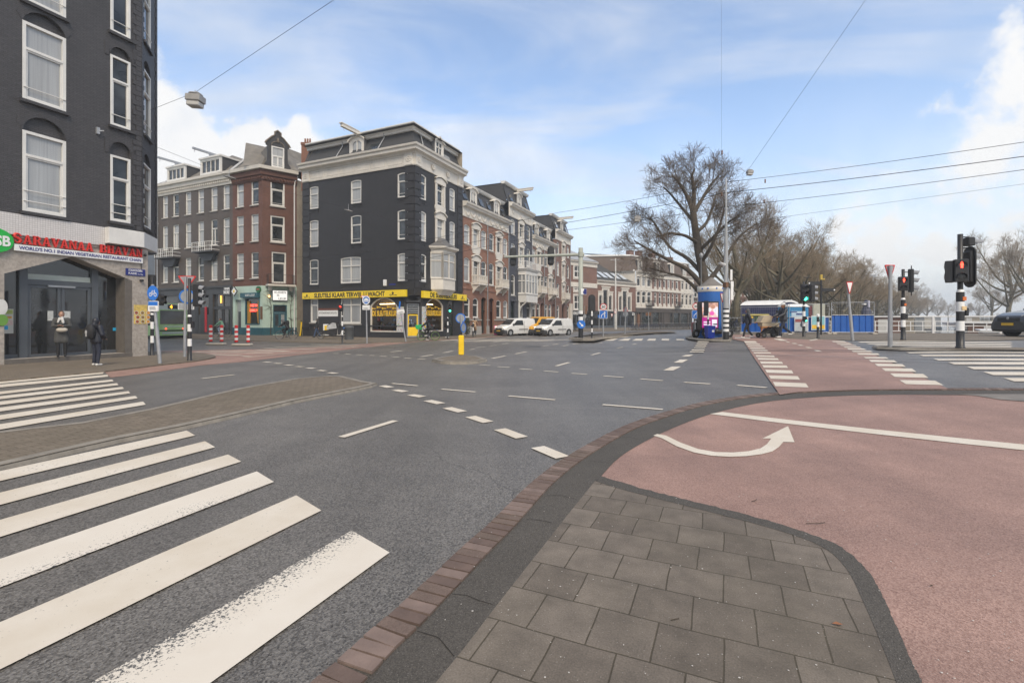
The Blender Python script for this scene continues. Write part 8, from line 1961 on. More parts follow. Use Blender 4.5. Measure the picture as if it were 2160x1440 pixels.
# ---------------------------------------------------------------- people
def cap(mb,a,b,ra,rb,n=10):
 a,b=Vector(a),Vector(b);mb.tube([a,a.lerp(b,.5),b],[ra,(ra+rb)/2,rb],n);mb.ell(a,(ra,)*3,n,6);mb.ell(b,(rb,)*3,n,6)
def fuse(mb,name,mat,parent,vox=.012,sm=4):   # one continuous skin out of overlapping volumes
 o=mb.build(name+'_raw',mat);m=o.modifiers.new('r','REMESH');m.mode='VOXEL';m.voxel_size=vox;m.use_smooth_shade=True
 s=o.modifiers.new('s','SMOOTH');s.factor=.5;s.iterations=sm
 dg=bpy.context.evaluated_depsgraph_get();me=bpy.data.meshes.new_from_object(o.evaluated_get(dg));bpy.data.objects.remove(o);me.materials.clear();me.materials.append(mat)
 for p in me.polygons:p.use_smooth=True
 x=bpy.data.objects.new(name,me);COL.objects.link(x);x.parent=parent;return x
SKIN=M('skin',(.42,.24,.17),.5,.08,6);BLK=M('black_cloth',(.018,.018,.02),.75,.25,8,.3,40);NAVY=M('navy_cloth',(.020,.024,.042),.7,.25,8,.3,40);GREYC=M('charcoal_wool',(.070,.070,.068),.85,.2,10,.4,60)
JEAN=M('blue_jeans',(.05,.085,.16),.8,.2,10);CAMEL=M('camel_wool',(.40,.26,.15),.85,.12,8);GREENC=M('sage_green_jacket',(.20,.38,.26),.75,.15,8);HAIRB=M('brown_hair',(.10,.055,.03),.6,.3,12);HAIRK=M('black_hair',(.012,.011,.01),.5,.3,12);SHOEW=M('white_shoe',(.62,.60,.57),.5,.08,8);DNAVY=M('puffer_navy',(.016,.018,.028),.45,.3,6)
def person(label,p,face,top,legs,shoes,J=None,h=1.74,hair=HAIRB,coat=0.,hood=None,cap_mat=None,skinm=SKIN,extra=None,puffy=0.):
 t=thing('person',label,'person',p,R(face));s=h/1.74;t.scale=(s,)*3
 Q=dict(hip=(0,0,.93),chest=(0,0,1.30),neck=(0,.0,1.46),head=(0,-.015,1.61),shL=(.18,0,1.40),elL=(.24,.03,1.13),haL=(.23,-.06,.88),shR=(-.18,0,1.40),elR=(-.24,.03,1.13),haR=(-.23,-.06,.88),hpL=(.09,0,.90),knL=(.10,-.02,.49),anL=(.10,.02,.09),hpR=(-.09,0,.90),knR=(-.10,-.02,.49),anR=(-.10,.02,.09));Q.update(J or {});V={k:Vector(v) for k,v in Q.items()}
 mb=MB();hd=V['head'];mb.ell(hd,(.076,.092,.115),14,10);mb.ell(hd+Vector((0,-.045,-.06)),(.052,.052,.055));mb.ell(hd+Vector((0,-.098,-.012)),(.014,.022,.024),8,6);cap(mb,V['neck'],hd+Vector((0,.02,-.08)),.055,.05)
 for q in (-1,1):mb.ell(hd+Vector((q*.078,.01,-.01)),(.014,.022,.032),8,6)
 cap(mb,V['chest'],V['hip'],.11,.11);cap(mb,V['neck'],V['chest'],.06,.11)
 for k in 'LR':
  cap(mb,V['sh'+k],V['chest'],.05,.09);cap(mb,V['sh'+k],V['el'+k],.045,.038);cap(mb,V['el'+k],V['ha'+k],.036,.026);cap(mb,V['hp'+k],V['kn'+k],.07,.05);cap(mb,V['kn'+k],V['an'+k],.047,.034);cap(mb,V['hip'],V['hp'+k],.09,.07)
  w=V['ha'+k];d=(w-V['el'+k]).normalized();sd=Vector((1,0,0)) if abs(d.x)<.8 else Vector((0,1,0));sd=(sd-d*sd.dot(d)).normalized();nn=d.cross(sd);pm=w+d*.045
  cap(mb,w,pm,.026,.032,8)
  for i,(o,l) in enumerate(((-.03,.062),(-.010,.072),(.010,.068),(.029,.052))):a=pm+sd*o+d*.02;b=a+d*l*.55+nn*.008;cap(mb,a,b,.0105,.010,6);cap(mb,b,b+d*l*.42+nn*.022,.0098,.0085,6)
  a=w+d*.02-sd*.03;cap(mb,a,a+d*.035-sd*.022,.012,.0105,6);cap(mb,a+d*.035-sd*.022,a+d*.062-sd*.018+nn*.01,.0105,.009,6)
 fuse(mb,'body',skinm,t,.0105)
 for q in (-1,1):m=MB();m.ell(hd+Vector((q*.031,-.080,.012)),(.012,.008,.007),8,5);m.build('eye',HAIRK,t)
 m=MB();m.ell(hd+Vector((0,-.094,-.062)),(.024,.007,.007),8,5);m.build('mouth',M('lips',(.32,.11,.09),.5),t)
 g=MB();e=.012+puffy
 cap(g,V['chest'],V['hip']+Vector((0,0,-.02)),.125+e,.115+e);cap(g,V['neck']+Vector((0,0,-.07)),V['chest'],.085+e,.12+e);cap(g,V['neck'],V['neck']+Vector((0,0,-.06)),.066,.085)
 for k in 'LR':cap(g,V['sh'+k],V['el'+k],.062+e,.05+e);cap(g,V['el'+k],V['el'+k].lerp(V['ha'+k],.93),.05+e,.036+e*.7);cap(g,V['chest']+Vector((0,0,.06)),V['sh'+k],.095+e,.065+e);cap(g,V['chest'],V['hp'+k],.1+e,.1+e)
 if coat:
  for k in 'LR':b=V['hp'+k].lerp(V['kn'+k],coat);cap(g,V['hp'+k],b,.112,.125);cap(g,V['hip'],b+Vector((-.05 if k=='L' else .05,0,0)),.12,.11)
 fuse(g,'coat' if coat else 'jacket',top,t,.016,5)
 g=MB();cap(g,V['hip'],V['hip']+Vector((0,0,.06)),.115,.112)
 for k in 'LR':cap(g,V['hip'],V['hp'+k],.105,.095);cap(g,V['hp'+k],V['kn'+k],.092,.066);cap(g,V['kn'+k],V['an'+k]+Vector((0,0,.02)),.066,.055)
 fuse(g,'trousers',legs,t,.016,4)
 for k in 'LR':
  a=V['an'+k];d=Vector((a.x-0,0,0));g=MB();cap(g,a+Vector((0,.03,-.045)),a+Vector((0,-.13,-.052)),.043,.036,8);cap(g,a,a+Vector((0,.02,-.04)),.045,.045,8);m=MB()
  for v in g.v:v.z=max(v.z,a.z-.088)
  fuse(g,'shoe',shoes,t,.012,2)
 g=MB()
 if hood:g.ell(hd+Vector((0,.028,.012)),(.105,.112,.138),14,10);cap(g,hd+Vector((0,.07,-.08)),V['neck']+Vector((0,.06,-.02)),.09,.09);fuse(g,'hood',hood,t,.014,3)
 else:g.ell(hd+Vector((0,.022,.028)),(.084,.092,.108),14,10);g.ell(hd+Vector((0,.05,-.05)),(.07,.06,.08));fuse(g,'hair',hair,t,.014,2)
 if cap_mat:g=MB();g.ell(hd+Vector((0,.015,.085)),(.098,.115,.075),12,8);g.ell(hd+Vector((0,-.12,.045)),(.07,.08,.012),12,6);fuse(g,'cap',cap_mat,t,.012,2)
 if extra:extra(t,V)
 return t
ride=dict(hip=(0,.12,1.0),chest=(0,-.05,1.36),neck=(0,-.12,1.50),head=(0,-.16,1.65),shL=(.18,-.09,1.44),elL=(.26,-.30,1.22),haL=(.25,-.52,1.07),shR=(-.18,-.09,1.44),elR=(-.26,-.30,1.22),haR=(-.25,-.52,1.07),hpL=(.09,.10,.96),knL=(.11,-.28,.80),anL=(.11,-.14,.42),hpR=(-.09,.10,.96),knR=(-.11,-.18,.62),anR=(-.11,.02,.26))
walk=dict(hpL=(.08,0,.90),knL=(.08,-.16,.50),anL=(.08,-.24,.10),hpR=(-.08,0,.90),knR=(-.08,.04,.48),anR=(-.08,.26,.16),elL=(.23,.12,1.14),haL=(.22,.12,.88),elR=(-.23,-.02,1.14),haR=(-.22,-.20,.92))
def wheel(t,y,r,tm,rimm=None):
 mb=MB();n=26;mb.tube([(0,y+r*math.cos(6.283*i/n),r+.0+r*math.sin(6.283*i/n)) for i in range(n)],.02,6,closed=True);w=mb.build('wheel',tm,t);w.location=(0,0,.02)
 mb=MB();q=r-.028;mb.tube([(0,y+q*math.cos(6.283*i/n),r+q*math.sin(6.283*i/n)) for i in range(n)],.012,5,closed=True)
 for i in range(12):a=6.283*i/12;mb.tube([(.0,y,r),(0,y+q*math.cos(a),r+q*math.sin(a))],.0022,3,cap=False)
 mb.tube([(-.04,y,r),(.04,y,r)],.025,6);mb.build('rim',rimm or GREYM,w)
def bicycle(label,p,face,col=None,rimm=None,group=None,crate=None,loaded=False):
 t=thing('bicycle',label,'bicycle',p,R(face),group);m=col or BLACKM;r=.34
 wheel(t,-.55,r,RUBBER,rimm);wheel(t,.52,r,RUBBER,rimm)
 mb=MB();bb=(0,.06,.30);hd=(0,-.40,.84);st=(0,.20,.86)
 for a,b,q in ((bb,hd,.02),(bb,st,.018),((0,.17,.74),(0,-.37,.76),.016),(bb,(0,.52,.36),.012),(st,(0,.52,.36),.010),((0,-.385,.95),(0,-.46,.60),.018),((.0,-.46,.60),(0,-.55,.36),.015)):mb.tube([a,b],q,6)
 mb.build('frame',m,t)
 mb=MB();mb.tube([(0,-.385,.9),(0,-.40,1.02),(.1,-.44,1.06),(.27,-.46,1.05),(.29,-.34,1.03)],.012,6);mb.tube([(0,-.40,1.02),(-.1,-.44,1.06),(-.27,-.46,1.05),(-.29,-.34,1.03)],.012,6);mb.build('handlebar',GREYM,t)
 mb=MB();mb.ell((0,.22,.93),(.07,.13,.035),10,6);mb.tube([st,(0,.215,.92)],.014,6);mb.build('saddle',BLACKM,t)
 mb=MB();mb.tube([(-.06,.06,.30),(.06,.06,.30)],.05,8);mb.tube([(.07,.06,.30),(.07,-.02,.45),(.15,-.02,.45)],.012,5);mb.tube([(-.07,.06,.30),(-.07,.14,.15),(-.15,.14,.15)],.012,5);mb.build('crank',GREYM,t)
 mb=MB();mb.box(-.07,.07,.30,.80,.74,.76);mb.tube([(.05,.75,.74),(.03,.52,.36)],.008,4);mb.tube([(-.05,.75,.74),(-.03,.52,.36)],.008,4);mb.tube([(0,.52+.39*math.cos(R(a)),.36+.39*math.sin(R(a))) for a in range(10,190,20)],.022,5);mb.build('carrier',m,t)
 if crate:mb=MB();mb.box(-.22,.22,-.98,-.50,.92,1.22,.02);mb.box(-.2,.2,-.9,-.45,.88,.918);mb.build('crate',crate,t)
 return t
# woman and hooded teenager by the restaurant door
def pr_w(t,V):
 m=MB();m.box(-.05,.05,-.34,-.30,1.14,1.24,.008);m.build('phone',BLACKM,t)
 m=MB();m.ell((.03,-.24,1.02),(.17,.06,.085),12,8);m.build('handbag',M('cream_leather',(.52,.47,.40),.5),t);m=MB();cap(m,(.02,-.10,1.47),(.06,-.14,1.28),.05,.04);cap(m,(-.05,-.10,1.45),(-.09,-.14,1.3),.04,.03);fuse(m,'scarf',M('white_scarf',(.58,.57,.55),.8,.3,20),t,.014)
person('person in long charcoal coat and white scarf looking at a phone on the restaurant step',G(130,752,.218),38,GREYC,BLK,BLK,dict(elL=(.24,-.04,1.15),haL=(.07,-.27,1.16),elR=(-.24,-.04,1.15),haR=(-.07,-.27,1.17),head=(0,-.04,1.60)),1.74,coat=.72,extra=pr_w)
p=G(203,771,.05);person('person in black hooded puffer jacket and white trainers facing the restaurant',p,165,DNAVY,NAVY,SHOEW,dict(anL=(.11,.0,.09),anR=(-.11,.03,.09),elL=(.27,-.02,1.14),haL=(.14,-.20,1.0),elR=(-.27,-.02,1.14),haR=(-.14,-.2,1.0)),1.62,hood=DNAVY,puffy=.02)
def backpack(lab,p,face,z,s=1.,off=.19):
 t=thing('backpack',lab,'backpack',p,R(face));mb=MB();mb.ell((0,off,z),(.18*s,.12*s,.26*s),14,10)
 mb.box(-.15*s,.15*s,off-.06,off+.06,z-.24*s,z+.2*s,.05);fuse(mb,'bag',BLK,t,.016,3);mb=MB();mb.ell((0,off+.125*s,z-.02),(.055*s,.006,.075*s),10,6);mb.box(-.03*s,.03*s,off+.115*s,off+.125*s,z-.16*s,z-.06*s);mb.build('print',M('grey_print_mark',(.40,.40,.40),.6),t)
 for q in (-1,1):mb=MB();mb.tube([(q*.1,off-.08,z+.2),(q*.13,.0,z+.24),(q*.14,-.14,z+.1),(q*.13,-.02,z-.16)],.018,5);mb.build('strap',BLK,t)
backpack('black backpack with pale print worn by the hooded person at the restaurant',p,165,1.16)
# cyclists and walkers
def cyclist(lab,blab,px,py,face,top,legs,shoes,dz=.01,rimm=None,crate=None,J=None,**k):
 p=G(px,py,dz);bicycle(blab,p,face,None,rimm,'ridden bicycles',crate);return person(lab,p,face,top,legs,shoes,dict(ride,**(J or {})),**k),p
cyclist('person in pale green jacket cycling left past the gym front','dark bicycle ridden by the green-jacketed person',468,711,-88,GREENC,M('pale_blue_jeans',(.30,.36,.48),.8,.15,8),SHOEW)
_,p=cyclist('person in black with hood cycling in front of the mint cafe','black bicycle ridden past the mint cafe',604.5,715.5,-80,BLK,BLK,BLK,hood=M('grey_hood',(.16,.16,.165),.8),J=dict(chest=(0,-.10,1.33),neck=(0,-.24,1.44),head=(0,-.32,1.56)))
backpack('black backpack on the cyclist in front of the mint cafe',p+Vector((0,0,.12)),-80,1.22,.95,.10)
cyclist('person in black resting on the bicycle with the green crate','black bicycle with green rims and bright green crate',904,718,-86,BLK,BLK,SHOEW,.01,M('green_rim',(.22,.42,.08),.4),M('bright_green_crate',(.02,.42,.12),.5),dict(anR=(-.16,-.05,.10),knR=(-.14,-.12,.54)),h=1.78,hair=HAIRK)
cyclist('person in camel coat with dark shoulder bag cycling away along the brick terrace','bicycle ridden away along the brick terrace',1000.5,709.5,172,CAMEL,BLK,BLK,.05,coat=.8,hair=HAIRK,extra=lambda t,V:(lambda m:(m.ell((.12,.30,1.02),(.13,.06,.10),10,7),m.tube([(.12,.26,1.1),(0,.16,1.35),(-.12,.0,1.5)],.012,5),m.build('shoulder_bag',NAVY,t)))(MB()))
person('person in dark jacket and blue jeans walking along the black side wall',G(669,711.5,.05),-72,BLK,JEAN,BLK,walk,1.70,hood=GREYC)
person('person in black jacket and trousers standing at the right key shop window',G(944,712.5,.05),175,BLK,M('faded_black_jeans',(.045,.045,.05),.8,.2,10),SHOEW,dict(elR=(-.28,.06,1.16),haR=(-.24,-.12,1.05),anL=(.12,.1,.1)),1.80,hair=HAIRK)
person('person in black puffer jacket and grey hood walking beside the blue fence',G(1577,713.5,.02),-105,DNAVY,BLK,SHOEW,walk,1.62,hood=M('dark_grey_hood',(.075,.075,.08),.8),puffy=.015,skinm=M('brown_skin',(.24,.11,.06),.5))
person('person in navy puffer jacket and white cap pushing the pram',G(1652,712.5,.02),-84,DNAVY,NAVY,SHOEW,dict(walk,elL=(.22,-.12,1.18),haL=(.2,-.40,1.06),elR=(-.22,-.12,1.18),haR=(-.2,-.40,1.06),knR=(-.08,.12,.5),anR=(-.08,.48,.24)),1.80,cap_mat=M('white_cap',(.6,.6,.6),.6),puffy=.02,skinm=M('brown_skin',(.24,.11,.06),.5))
# pram
def pram():
 p=G(1622,712,.02);k=p.y/F;t=thing('pram','beige pram with black chassis and four wheels pushed by the person in navy','pram',p,R(4));bg=M('beige_canvas',(.43,.36,.26),.8,.1,6)
 mb=MB();mb.prism([(-.50,.62),(.42,.58),(.46,.78),(-.50,.80)],-.22,.22);mb.build('carrycot',bg,t)
 mb=MB();mb.prism([(-.62,.82),(-.02,.80),(.06,1.12),(-.10,1.20),(-.44,1.14)],-.24,.24);mb.build('hood',bg,t)
 mb=MB()
 for y in (-.24,.24):mb.tube([(-.42,y,.16),(.1,y,.55),(.95,y,1.06)],.018,6);mb.tube([(.40,y,.2),(.1,y,.55)],.018,6)
 mb.tube([(.95,-.24,1.06),(.95,.24,1.06)],.02,6);mb.build('chassis',BLACKM,t);mb=MB();mb.prism([(-.42,.22),(.42,.24),(.55,.5),(.5,.62),(-.1,.5)],-.2,.2);mb.build('basket',BLK,t)
 for x,r in ((-.44,.14),(.40,.16)):
  for y in (-.26,.26):mb=MB();mb.tube([(x,y-.025,r),(x,y+.025,r)],r,14);w=mb.build('wheel',RUBBER,t);mb=MB();mb.tube([(x,y-.03,r),(x,y+.03,r)],r*.45,8);mb.build('hub',DGREYM,w)
pram()
def dog():
 p=G(1636,711,.02)+Vector((0,.9,0));p.z=zt(p.x,p.y)+.02;t=thing('dog','tan short-haired dog walking behind the pram','dog',p,R(-88));mb=MB()
 cap(mb,(0,-.25,.56),(0,.10,.53),.135,.115);cap(mb,(0,.10,.53),(0,.34,.55),.10,.105);cap(mb,(0,-.30,.60),(0,-.46,.78),.085,.065);mb.ell((0,-.52,.82),(.065,.085,.068));cap(mb,(0,-.56,.80),(0,-.68,.77),.04,.032)
 for q in (-1,1):cap(mb,(q*.045,-.49,.88),(q*.065,-.47,.83),.02,.03);cap(mb,(q*.08,-.28,.50),(q*.08,-.30-q*.06,.27),.055,.034);cap(mb,(q*.08,-.30-q*.06,.27),(q*.08,-.29-q*.10,.03),.03,.024);cap(mb,(q*.08,.33,.52),(q*.085,.24+q*.05,.32),.075,.045);cap(mb,(q*.085,.24+q*.05,.32),(q*.085,.40+q*.06,.20),.04,.028);cap(mb,(q*.085,.40+q*.06,.20),(q*.085,.36+q*.07,.03),.027,.025)
 cap(mb,(0,.42,.60),(0,.62,.50),.028,.014);fuse(mb,'body',M('tan_fur',(.42,.20,.085),.8,.2,6),t,.014,3)
dog()
# bicycles parked in front of the long block, a cargo bike and a scooter
def parked():
 rnd=random.Random(12);pr=[bicycle('',(0,0,0),0,c) for c in (BLACKM,DGREYM,M('dark_blue_frame',(.03,.05,.11),.4))];used=[0,0,0]
 lab='parked bicycle in the packed rack along the long brick block'
 for i in range(44):
  px=1332+(1468-1332)*i/43+rnd.uniform(-.8,.8);py=696.2-2.6*i/43+rnd.uniform(-.5,.4);k=rnd.randrange(3);p=G(px,py,.05);f=rnd.choice((-35,-30,145,150,-40))+rnd.uniform(-10,10)
  if not used[k]:o=pr[k];o.location=p;o.rotation_euler.z=R(f);used[k]=1;o['label']=lab
  else:o=dup(pr[k],p,R(f),lab)
  o['group']='bicycles parked along the long brick block'
 for i in range(6):o=dup(pr[i%3],G(1203+i*3.4,697.5,.05),R(-40+12*i),'parked bicycle at the left end of the school building shop front');o['group']='bicycles at the school building'
 for i in range(6):p=Vector((PY(1540+i*4,36),36.5,0));p.z=zt(p.x,p.y);o=dup(pr[i%3],p,R(20+25*i),'parked bicycle under the plane tree right of the striped mast');o['group']='bicycles under the plane tree'
parked()
def cargo_bike():
 p=G(704,714.5,.05);t=thing('cargo_bike','black cargo bicycle with long box and pale rain hood parked by the key shop','cargo bike',p,R(-90+14));wheel(t,-1.0,.27,RUBBER);wheel(t,1.0,.31,RUBBER)
 mb=MB();mb.m=Matrix.Rotation(R(90),4,'Z');mb.prism([(-.85,.40),(.22,.32),(.30,.86),(-.20,.82),(-.95,.66)],-.30,.30);mb.build('box',BLK,t)
 mb=MB();mb.m=Matrix.Rotation(R(90),4,'Z');mb.prism([(-.55,.80),(.25,.88),(.18,1.30),(-.10,1.34),(-.5,1.02)],-.28,.28);mb.build('rain_hood',M('pale_clear_vinyl',(.40,.41,.42),.25,.3,3),t)
 mb=MB();mb.m=Matrix.Rotation(R(90),4,'Z');mb.prism([(.0,.88),(.30,.9),(.55,1.1),(.45,1.42),(.1,1.36)],-.26,.26);mb.build('black_hood',BLK,t)
 mb=MB()
 for a,b in (((0,-1.0,.3),(0,-.3,.28)),((0,-.3,.28),(0,.5,.30)),((0,.5,.30),(0,.75,.9)),((0,.3,.30),(0,.28,.95)),((0,.5,.30),(0,1.0,.32)),((0,.7,.75),(0,1.0,.32)),((0,.3,.9),(0,.35,1.1))):mb.tube([a,b],.03,6)
 mb.tube([(-.3,.42,1.12),(0,.33,1.1),(.3,.42,1.12)],.016,5);mb.build('frame',M('cream_grey_paint',(.45,.43,.40),.4),t);mb=MB();mb.ell((0,.78,.96),(.08,.14,.05));mb.build('saddle',BLACKM,t)
cargo_bike()
def scooter(lab,px,py,face,col):
 p=G(px,py,.06);t=thing('scooter',lab,'scooter',p,R(face))
 for y in (-.6,.6):mb=MB();mb.tube([(-.06,y,.25),(.06,y,.25)],.25,18);w=mb.build('wheel',RUBBER,t);mb=MB();mb.tube([(-.065,y,.25),(.065,y,.25)],.12,10);mb.build('rim',GREYM,w)
 mb=MB();cap(mb,(0,.15,.45),(0,.75,.60),.17,.14);cap(mb,(0,-.25,.35),(0,.2,.35),.13,.15);cap(mb,(0,-.35,.40),(0,-.48,.95),.15,.10);mb.ell((0,-.6,.42),(.10,.22,.10));mb.ell((0,-.5,1.0),(.13,.12,.1));fuse(mb,'body',col,t,.02,3)
 mb=MB();mb.box(-.13,.13,-.02,.72,.74,.82,.04);mb.build('seat',BLACKM,t);mb=MB();mb.tube([(-.32,-.38,1.08),(0,-.48,1.05),(.32,-.38,1.08)],.018,6);mb.build('handlebar',BLACKM,t);mb=MB();mb.ell((0,-.60,.96),(.07,.03,.06));mb.build('headlight',WHITEM,t)
GB=M('gloss_black_paint',(.02,.02,.022),.25,.1,3)
scooter('black scooter parked left of the blue wheeled bin',1482,712,-62,GB);scooter('black scooter parked right of the blue wheeled bin',1513,712,70,GB)
# ---------------------------------------------------------------- vehicles
VG=M('vehicle_glass',(.03,.035,.04),.05,.2,1.5);BUMP=M('dark_bumper_plastic',(.05,.05,.052),.6,.15,5);LAMP=E('lit_headlight',(1.,.86,.62),2.2);PLATE=M('yellow_number_plate',(.75,.46,.03),.4)
def loft(mb,st):                                # stations (y, half width low, half width belt, half width top, z low, z belt, z top)
 vs=[]
 for y,wl,wb,wt,zl,zb,zt_ in st:vs+=[(-wl,y,zl),(-wb,y,zl+(zb-zl)*.5),(-wb,y,zb),(-wt,y,zt_-.04),(-wt+.07,y,zt_),(wt-.07,y,zt_),(wt,y,zt_-.04),(wb,y,zb),(wb,y,zl+(zb-zl)*.5),(wl,y,zl)]
 n=len(st);fs=[(i*10+k,i*10+(k+1)%10,(i+1)*10+(k+1)%10,(i+1)*10+k) for i in range(n-1) for k in range(10)]
 mb.add(vs,fs+[tuple(range(9,-1,-1)),tuple(range((n-1)*10,n*10))],False);return mb
def van(name,lab,p,face,paint,s=1.,lamps=True,tall=0.,cat='van',group='vans waiting at the crossing',snub=0.,bump=True):
 t=thing(name,lab,cat,p,R(face),group);t.scale=(s,)*3;H_=1.80+tall;zb=1.02+tall*.5
 st=[(-2.14,.55,.62,.55,.38,.62,.74),(-2.08,.74,.80,.70,.25,.70,.88+tall*.3),(-1.75,.82,.89,.80,.22,.86,1.0+tall*.4),(-1.25+snub,.84,.90,.82,.22,zb,1.13+tall*.5),(-.52+snub*.4,.84,.90,.70,.22,zb,H_-.10),(-.15,.84,.90,.72,.22,zb,H_),(1.2,.84,.90,.74,.22,zb,H_),(1.95,.84,.90,.74,.24,zb,H_-.03),(2.14,.80,.86,.70,.36,zb-.04,H_-.14)]
 mb=MB();loft(mb,st);b=mb.build('body',paint,t)
 bv=b.modifiers.new('bevel','BEVEL');bv.width=.035;bv.segments=2;bv.limit_method='ANGLE';bv.angle_limit=R(20)
 y0,y1=-1.25+snub,-.52+snub*.4;za,zc=1.13+tall*.5,H_-.10
 def ws(f,w0,w1,e=.012):return [(-w0,y0+(y1-y0)*f-e,za+(zc-za)*f+e),(w0,y0+(y1-y0)*f-e,za+(zc-za)*f+e)]
 mb=MB();a=ws(.04,.76,0);c=ws(.93,.62,0);mb.quad(a[0],a[1],c[1],c[0]);mb.build('windscreen',VG,t)
 for q in (-1,1):
  x=lambda z:q*(.90-(.90-.72)*max(0,(z-zb)/(H_-zb))+.008)
  mb=MB();z0,z1=zb+.06,H_-.22;P=[(y0+.28,z0),(.42,z0),(.40,z1),(y1+.14,z1)];mb.add([(x(z),y,z) for y,z in P],[(0,1,2,3)]);mb.build('side_window',VG,t)
  mb=MB();mb.box(q*.92-.09,q*.92+.09,y0+.25,y0+.38,zb+.02,zb+.22,.03);mb.build('wing_mirror',BLACKM if paint is not YELP else BLACKM,t)
  mb=MB();z=.86+tall*.25;mb.add([(q*.50,-2.105,z-.10),(q*.84,-1.80,z+.0),(q*.86,-1.66,z+.10),(q*.80,-1.86,z+.11),(q*.52,-2.085,z+.04)],[(0,1,2,3,4)]);hl=mb.build('headlight',LAMP if lamps else M('headlight_glass',(.6,.61,.63),.15),t)
  if lamps:mb=MB();mb.ell((q*.68,-2.0,z),(.10,.06,.085),10,6);mb.build('bulb',LAMP,hl)
  mb=MB();mb.box(q*.905-.012,q*.905+.012,-.2,1.0,.62,.70);mb.build('side_strip',BUMP,t)
  mb=MB();mb.box(q*.905-.006,q*.905+.006,.50,.52,.4,H_-.3);mb.build('door_gap',BUMP,t)
 for y in (-1.32,1.42):
  for q in (-1,1):
   mb=MB();mb.tube([(q*.70,y,.32),(q*.915,y,.32)],.325,22);w=mb.build('wheel',RUBBER,t);mb=MB();mb.tube([(q*.90,y,.32),(q*.922,y,.32)],.19,16);mb.build('hubcap',GREYM,w)
   mb=MB();n=10;mb.add([(q*.912,y+.39*math.cos(math.pi*k/n),.32+.39*math.sin(math.pi*k/n)) for k in range(n+1)] ,[tuple(range(n+1))]);mb.build('wheel_arch',BLACKM,t)
 if bump:mb=MB();loft(mb,[(-2.17,.60,.66,.6,.30,.46,.64),(-2.10,.80,.86,.80,.22,.45,.66),(-1.76,.85,.915,.88,.20,.45,.64)]);mb.build('bumper',BUMP,t)
 mb=MB();mb.box(-.50,.50,-2.165,-2.10,.665,.80+tall*.1,.01);mb.build('grille',BLACKM,t);mb=MB();mb.ell((0,-2.17,.77),(.06,.012,.06),10,6);mb.build('emblem',GREYM,t)
 mb=MB();mb.box(-.26,.26,-2.20,-2.172,.47,.58);mb.build('number_plate',PLATE,t);return t
WPAINT=M('white_van_paint',(.68,.68,.67),.25,.04,1.5)
van('white_van','white small van with black bumper, left of the three waiting vans',G(1086,707.6),-50,WPAINT,1.0)
van('yellow_van','yellow van half hidden between the two white vans',G(1135,706.3),-42,M('yellow_van_paint',(.66,.33,.015),.3,.05,1.5),1.02,tall=.12,lamps=False)
van('white_van','white small van with dark grille, right of the three waiting vans',G(1167,707.6),-50,WPAINT,.98)
p=Vector((28.3,24.4,.74));van('dark_car','dark grey car with nose entering the picture at the right edge',p,-96,M('dark_grey_car_paint',(.085,.09,.105),.18,.1,2),1.24,lamps=False,cat='car',group=None,snub=.3)
def tram():
 gp=M('tram_green',(.36,.56,.24),.4,.2,1.2);dk=M('tram_glass',(.13,.135,.14),.06,.4,.6)
 p=Vector((PY(336,40.2),40.2,0));an=math.atan2(DA[1],DA[0]);t=thing('tram','green and white tram number 4 seen from behind beyond the restaurant corner','tram',p,an);w=2.35;L=16;z1=3.05
 mb=MB();prof=[(0,.28),(.0,.9),(.04,1.2),(.16,2.5),(.2,z1),(L,z1),(L,.28)];n=len(prof)
 mb.add([(x,y,z) for x in (0,w) for y,z in prof],[tuple(range(n)),tuple(range(2*n-1,n-1,-1))]+[(i,(i+1)%n,n+(i+1)%n,n+i) for i in range(n)]);mb.build('body',gp,t)
 mb=MB();mb.add([(.08,.03,1.25),(w-.08,.03,1.25),(w-.14,.135,2.42),(.14,.135,2.42)],[(0,1,2,3)]);mb.build('rear_window',dk,t)
 mb=MB();mb.add([(.05,.15,2.5),(w-.05,.15,2.5),(w-.05,.19,2.98),(.05,.19,2.98)],[(0,1,2,3)]);mb.build('destination_panel',M('tram_pale_panel',(.46,.52,.50),.5,.1,3),t)
 mb=MB();mb.add([(.75,.135,2.58),(1.55,.135,2.58),(1.55,.17,2.92),(.75,.17,2.92)],[(0,1,2,3)]);d=mb.build('display',BLACKM,t);mb=MB();text_mb(mb,'4',.92,1.10,.12,2.62,.26,.004,.03);mb.build('digit',E('amber_led',(1.,.40,.02),3.5),d)
 for x in (.52,w-.42):mb=MB();mb.ell((x,-.01,.86),(.09,.03,.075),10,6);mb.build('tail_light',E('tail_light_red',(1,.08,.04),1.6),t)
 mb=MB();mb.box(.02,w-.02,-.05,.02,.66,.76);mb.build('bumper',BLACKM,t);mb=MB();mb.box(.22,w-.1,-.03,-.004,.42,.58);mb.build('number_panel',M('tram_pale_panel',(.46,.52,.50),.5,.1,3),t)
 mb=MB();mb.box(.06,w-.06,-.012,-.002,.95,1.10) if False else mb.add([(.3,-.006,.98),(w-.3,-.006,.98),(w-.3,.015,1.12),(.3,.015,1.12)],[(0,1,2,3)]);mb.build('slogan_strip',M('tram_slogan',(.40,.52,.38),.5,.3,14),t)
 mb=MB();mb.box(-.012,-.002,.5,L-.5,1.15,2.35);mb.build('side_window',VG,t);mb=MB();mb.box(.15,w-.15,.3,L,.05,.279);mb.build('undercarriage',BLACKM,t)
tram()
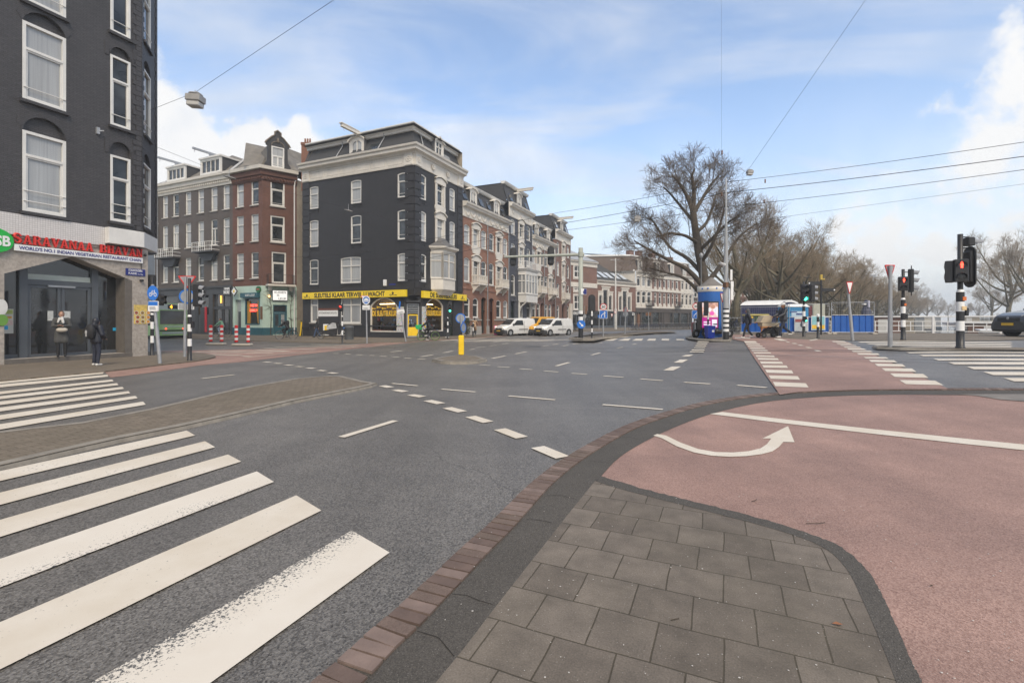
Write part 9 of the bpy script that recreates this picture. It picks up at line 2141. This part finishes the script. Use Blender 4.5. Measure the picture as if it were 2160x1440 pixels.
# ---------------------------------------------------------------- houseboats and small boats on the canal
def houseboat(i,px,Y,L,hh,wall_,roof,lab):
 X=PY(px,Y);t=thing('houseboat',lab,'houseboat',(X,Y,-1.0),R(49),'houseboats along the canal');mb=MB();mb.box(-L/2,L/2,-2,2,-.3,.55,.15);mb.build('hull',M('houseboat_hull_%d'%(i%3),((.08,.085,.09),(.05,.07,.09),(.16,.15,.13))[i%3],.6),t)
 mb=MB();mb.box(-L/2+.4,L/2-.4,-1.7,1.7,.551,hh,.03);mb.build('cabin',wall_,t);mb=MB();mb.box(-L/2+.2,L/2-.2,-1.95,1.95,hh,hh+.16,.04);mb.build('roof',roof,t)
 n=int(L/2.2)
 for k in range(n):
  u=-L/2+1.2+k*(L-2)/n;mb=MB()
  for s in (-1,1):mb.box(u,u+1.1,s*1.71-.02,s*1.71+.02,1.1,hh-.35)
  w=mb.build('window',GLASSD,t)
 mb=MB();mb.box(-L/2+.36,-L/2+.395,-.5,.4,.6,hh-.3);mb.build('door',WHITE,t)
HB=[(1868,58,11,3.0,PLMWALL,SLATE,'brown brick houseboat with white door frame right behind the railing'),(1898,72,12,3.1,M('beige_cladding',(.36,.31,.24),.7,.15,2),SLATE,'beige houseboat behind the small red pedestrian signal'),(1925,92,14,3.2,M('grey_cladding',(.30,.31,.32),.7,.15,2),ROOFG,'grey houseboat midway along the left bank'),(1945,118,14,3.4,CREAM,SLATE,'white houseboat further along the left bank'),(1968,150,15,3.6,M('grey_cladding',(.30,.31,.32),.7,.15,2),ROOFG,'distant grey houseboat with light roof before the canal bend'),(2052,70,11,2.1,WHITE,ROOFG,'white houseboat on the right of the canal'),(2078,56,10,2.2,M('brown_cladding',(.15,.075,.05),.7,.2,2),WHITE,'brown-walled houseboat with white roof near the dark car'),(2040,110,13,3.4,M('beige_cladding',(.36,.31,.24),.7,.15,2),SLATE,'beige houseboat far along the right bank'),(2118,48,7,1.5,WHITE,WHITEM,'low white boat in front of the dark car')]
for i,a in enumerate(HB):houseboat(i,*a)
# ---------------------------------------------------------------- damp winter air
def haze():
 mb=MB();mb.box(-330,730,-60,730,-2.7,46);o=mb.build('haze',None);o['kind']='stuff';o.data.materials.clear()
 m=bpy.data.materials.new('haze_air');m.use_nodes=True;t=m.node_tree;t.nodes.clear();v=t.nodes.new('ShaderNodeVolumePrincipled');v.inputs['Color'].default_value=(.86,.90,.95,1);v.inputs['Density'].default_value=.0011;u=t.nodes.new('ShaderNodeOutputMaterial');t.links.new(v.outputs[0],u.inputs['Volume']);o.data.materials.append(m)
haze()
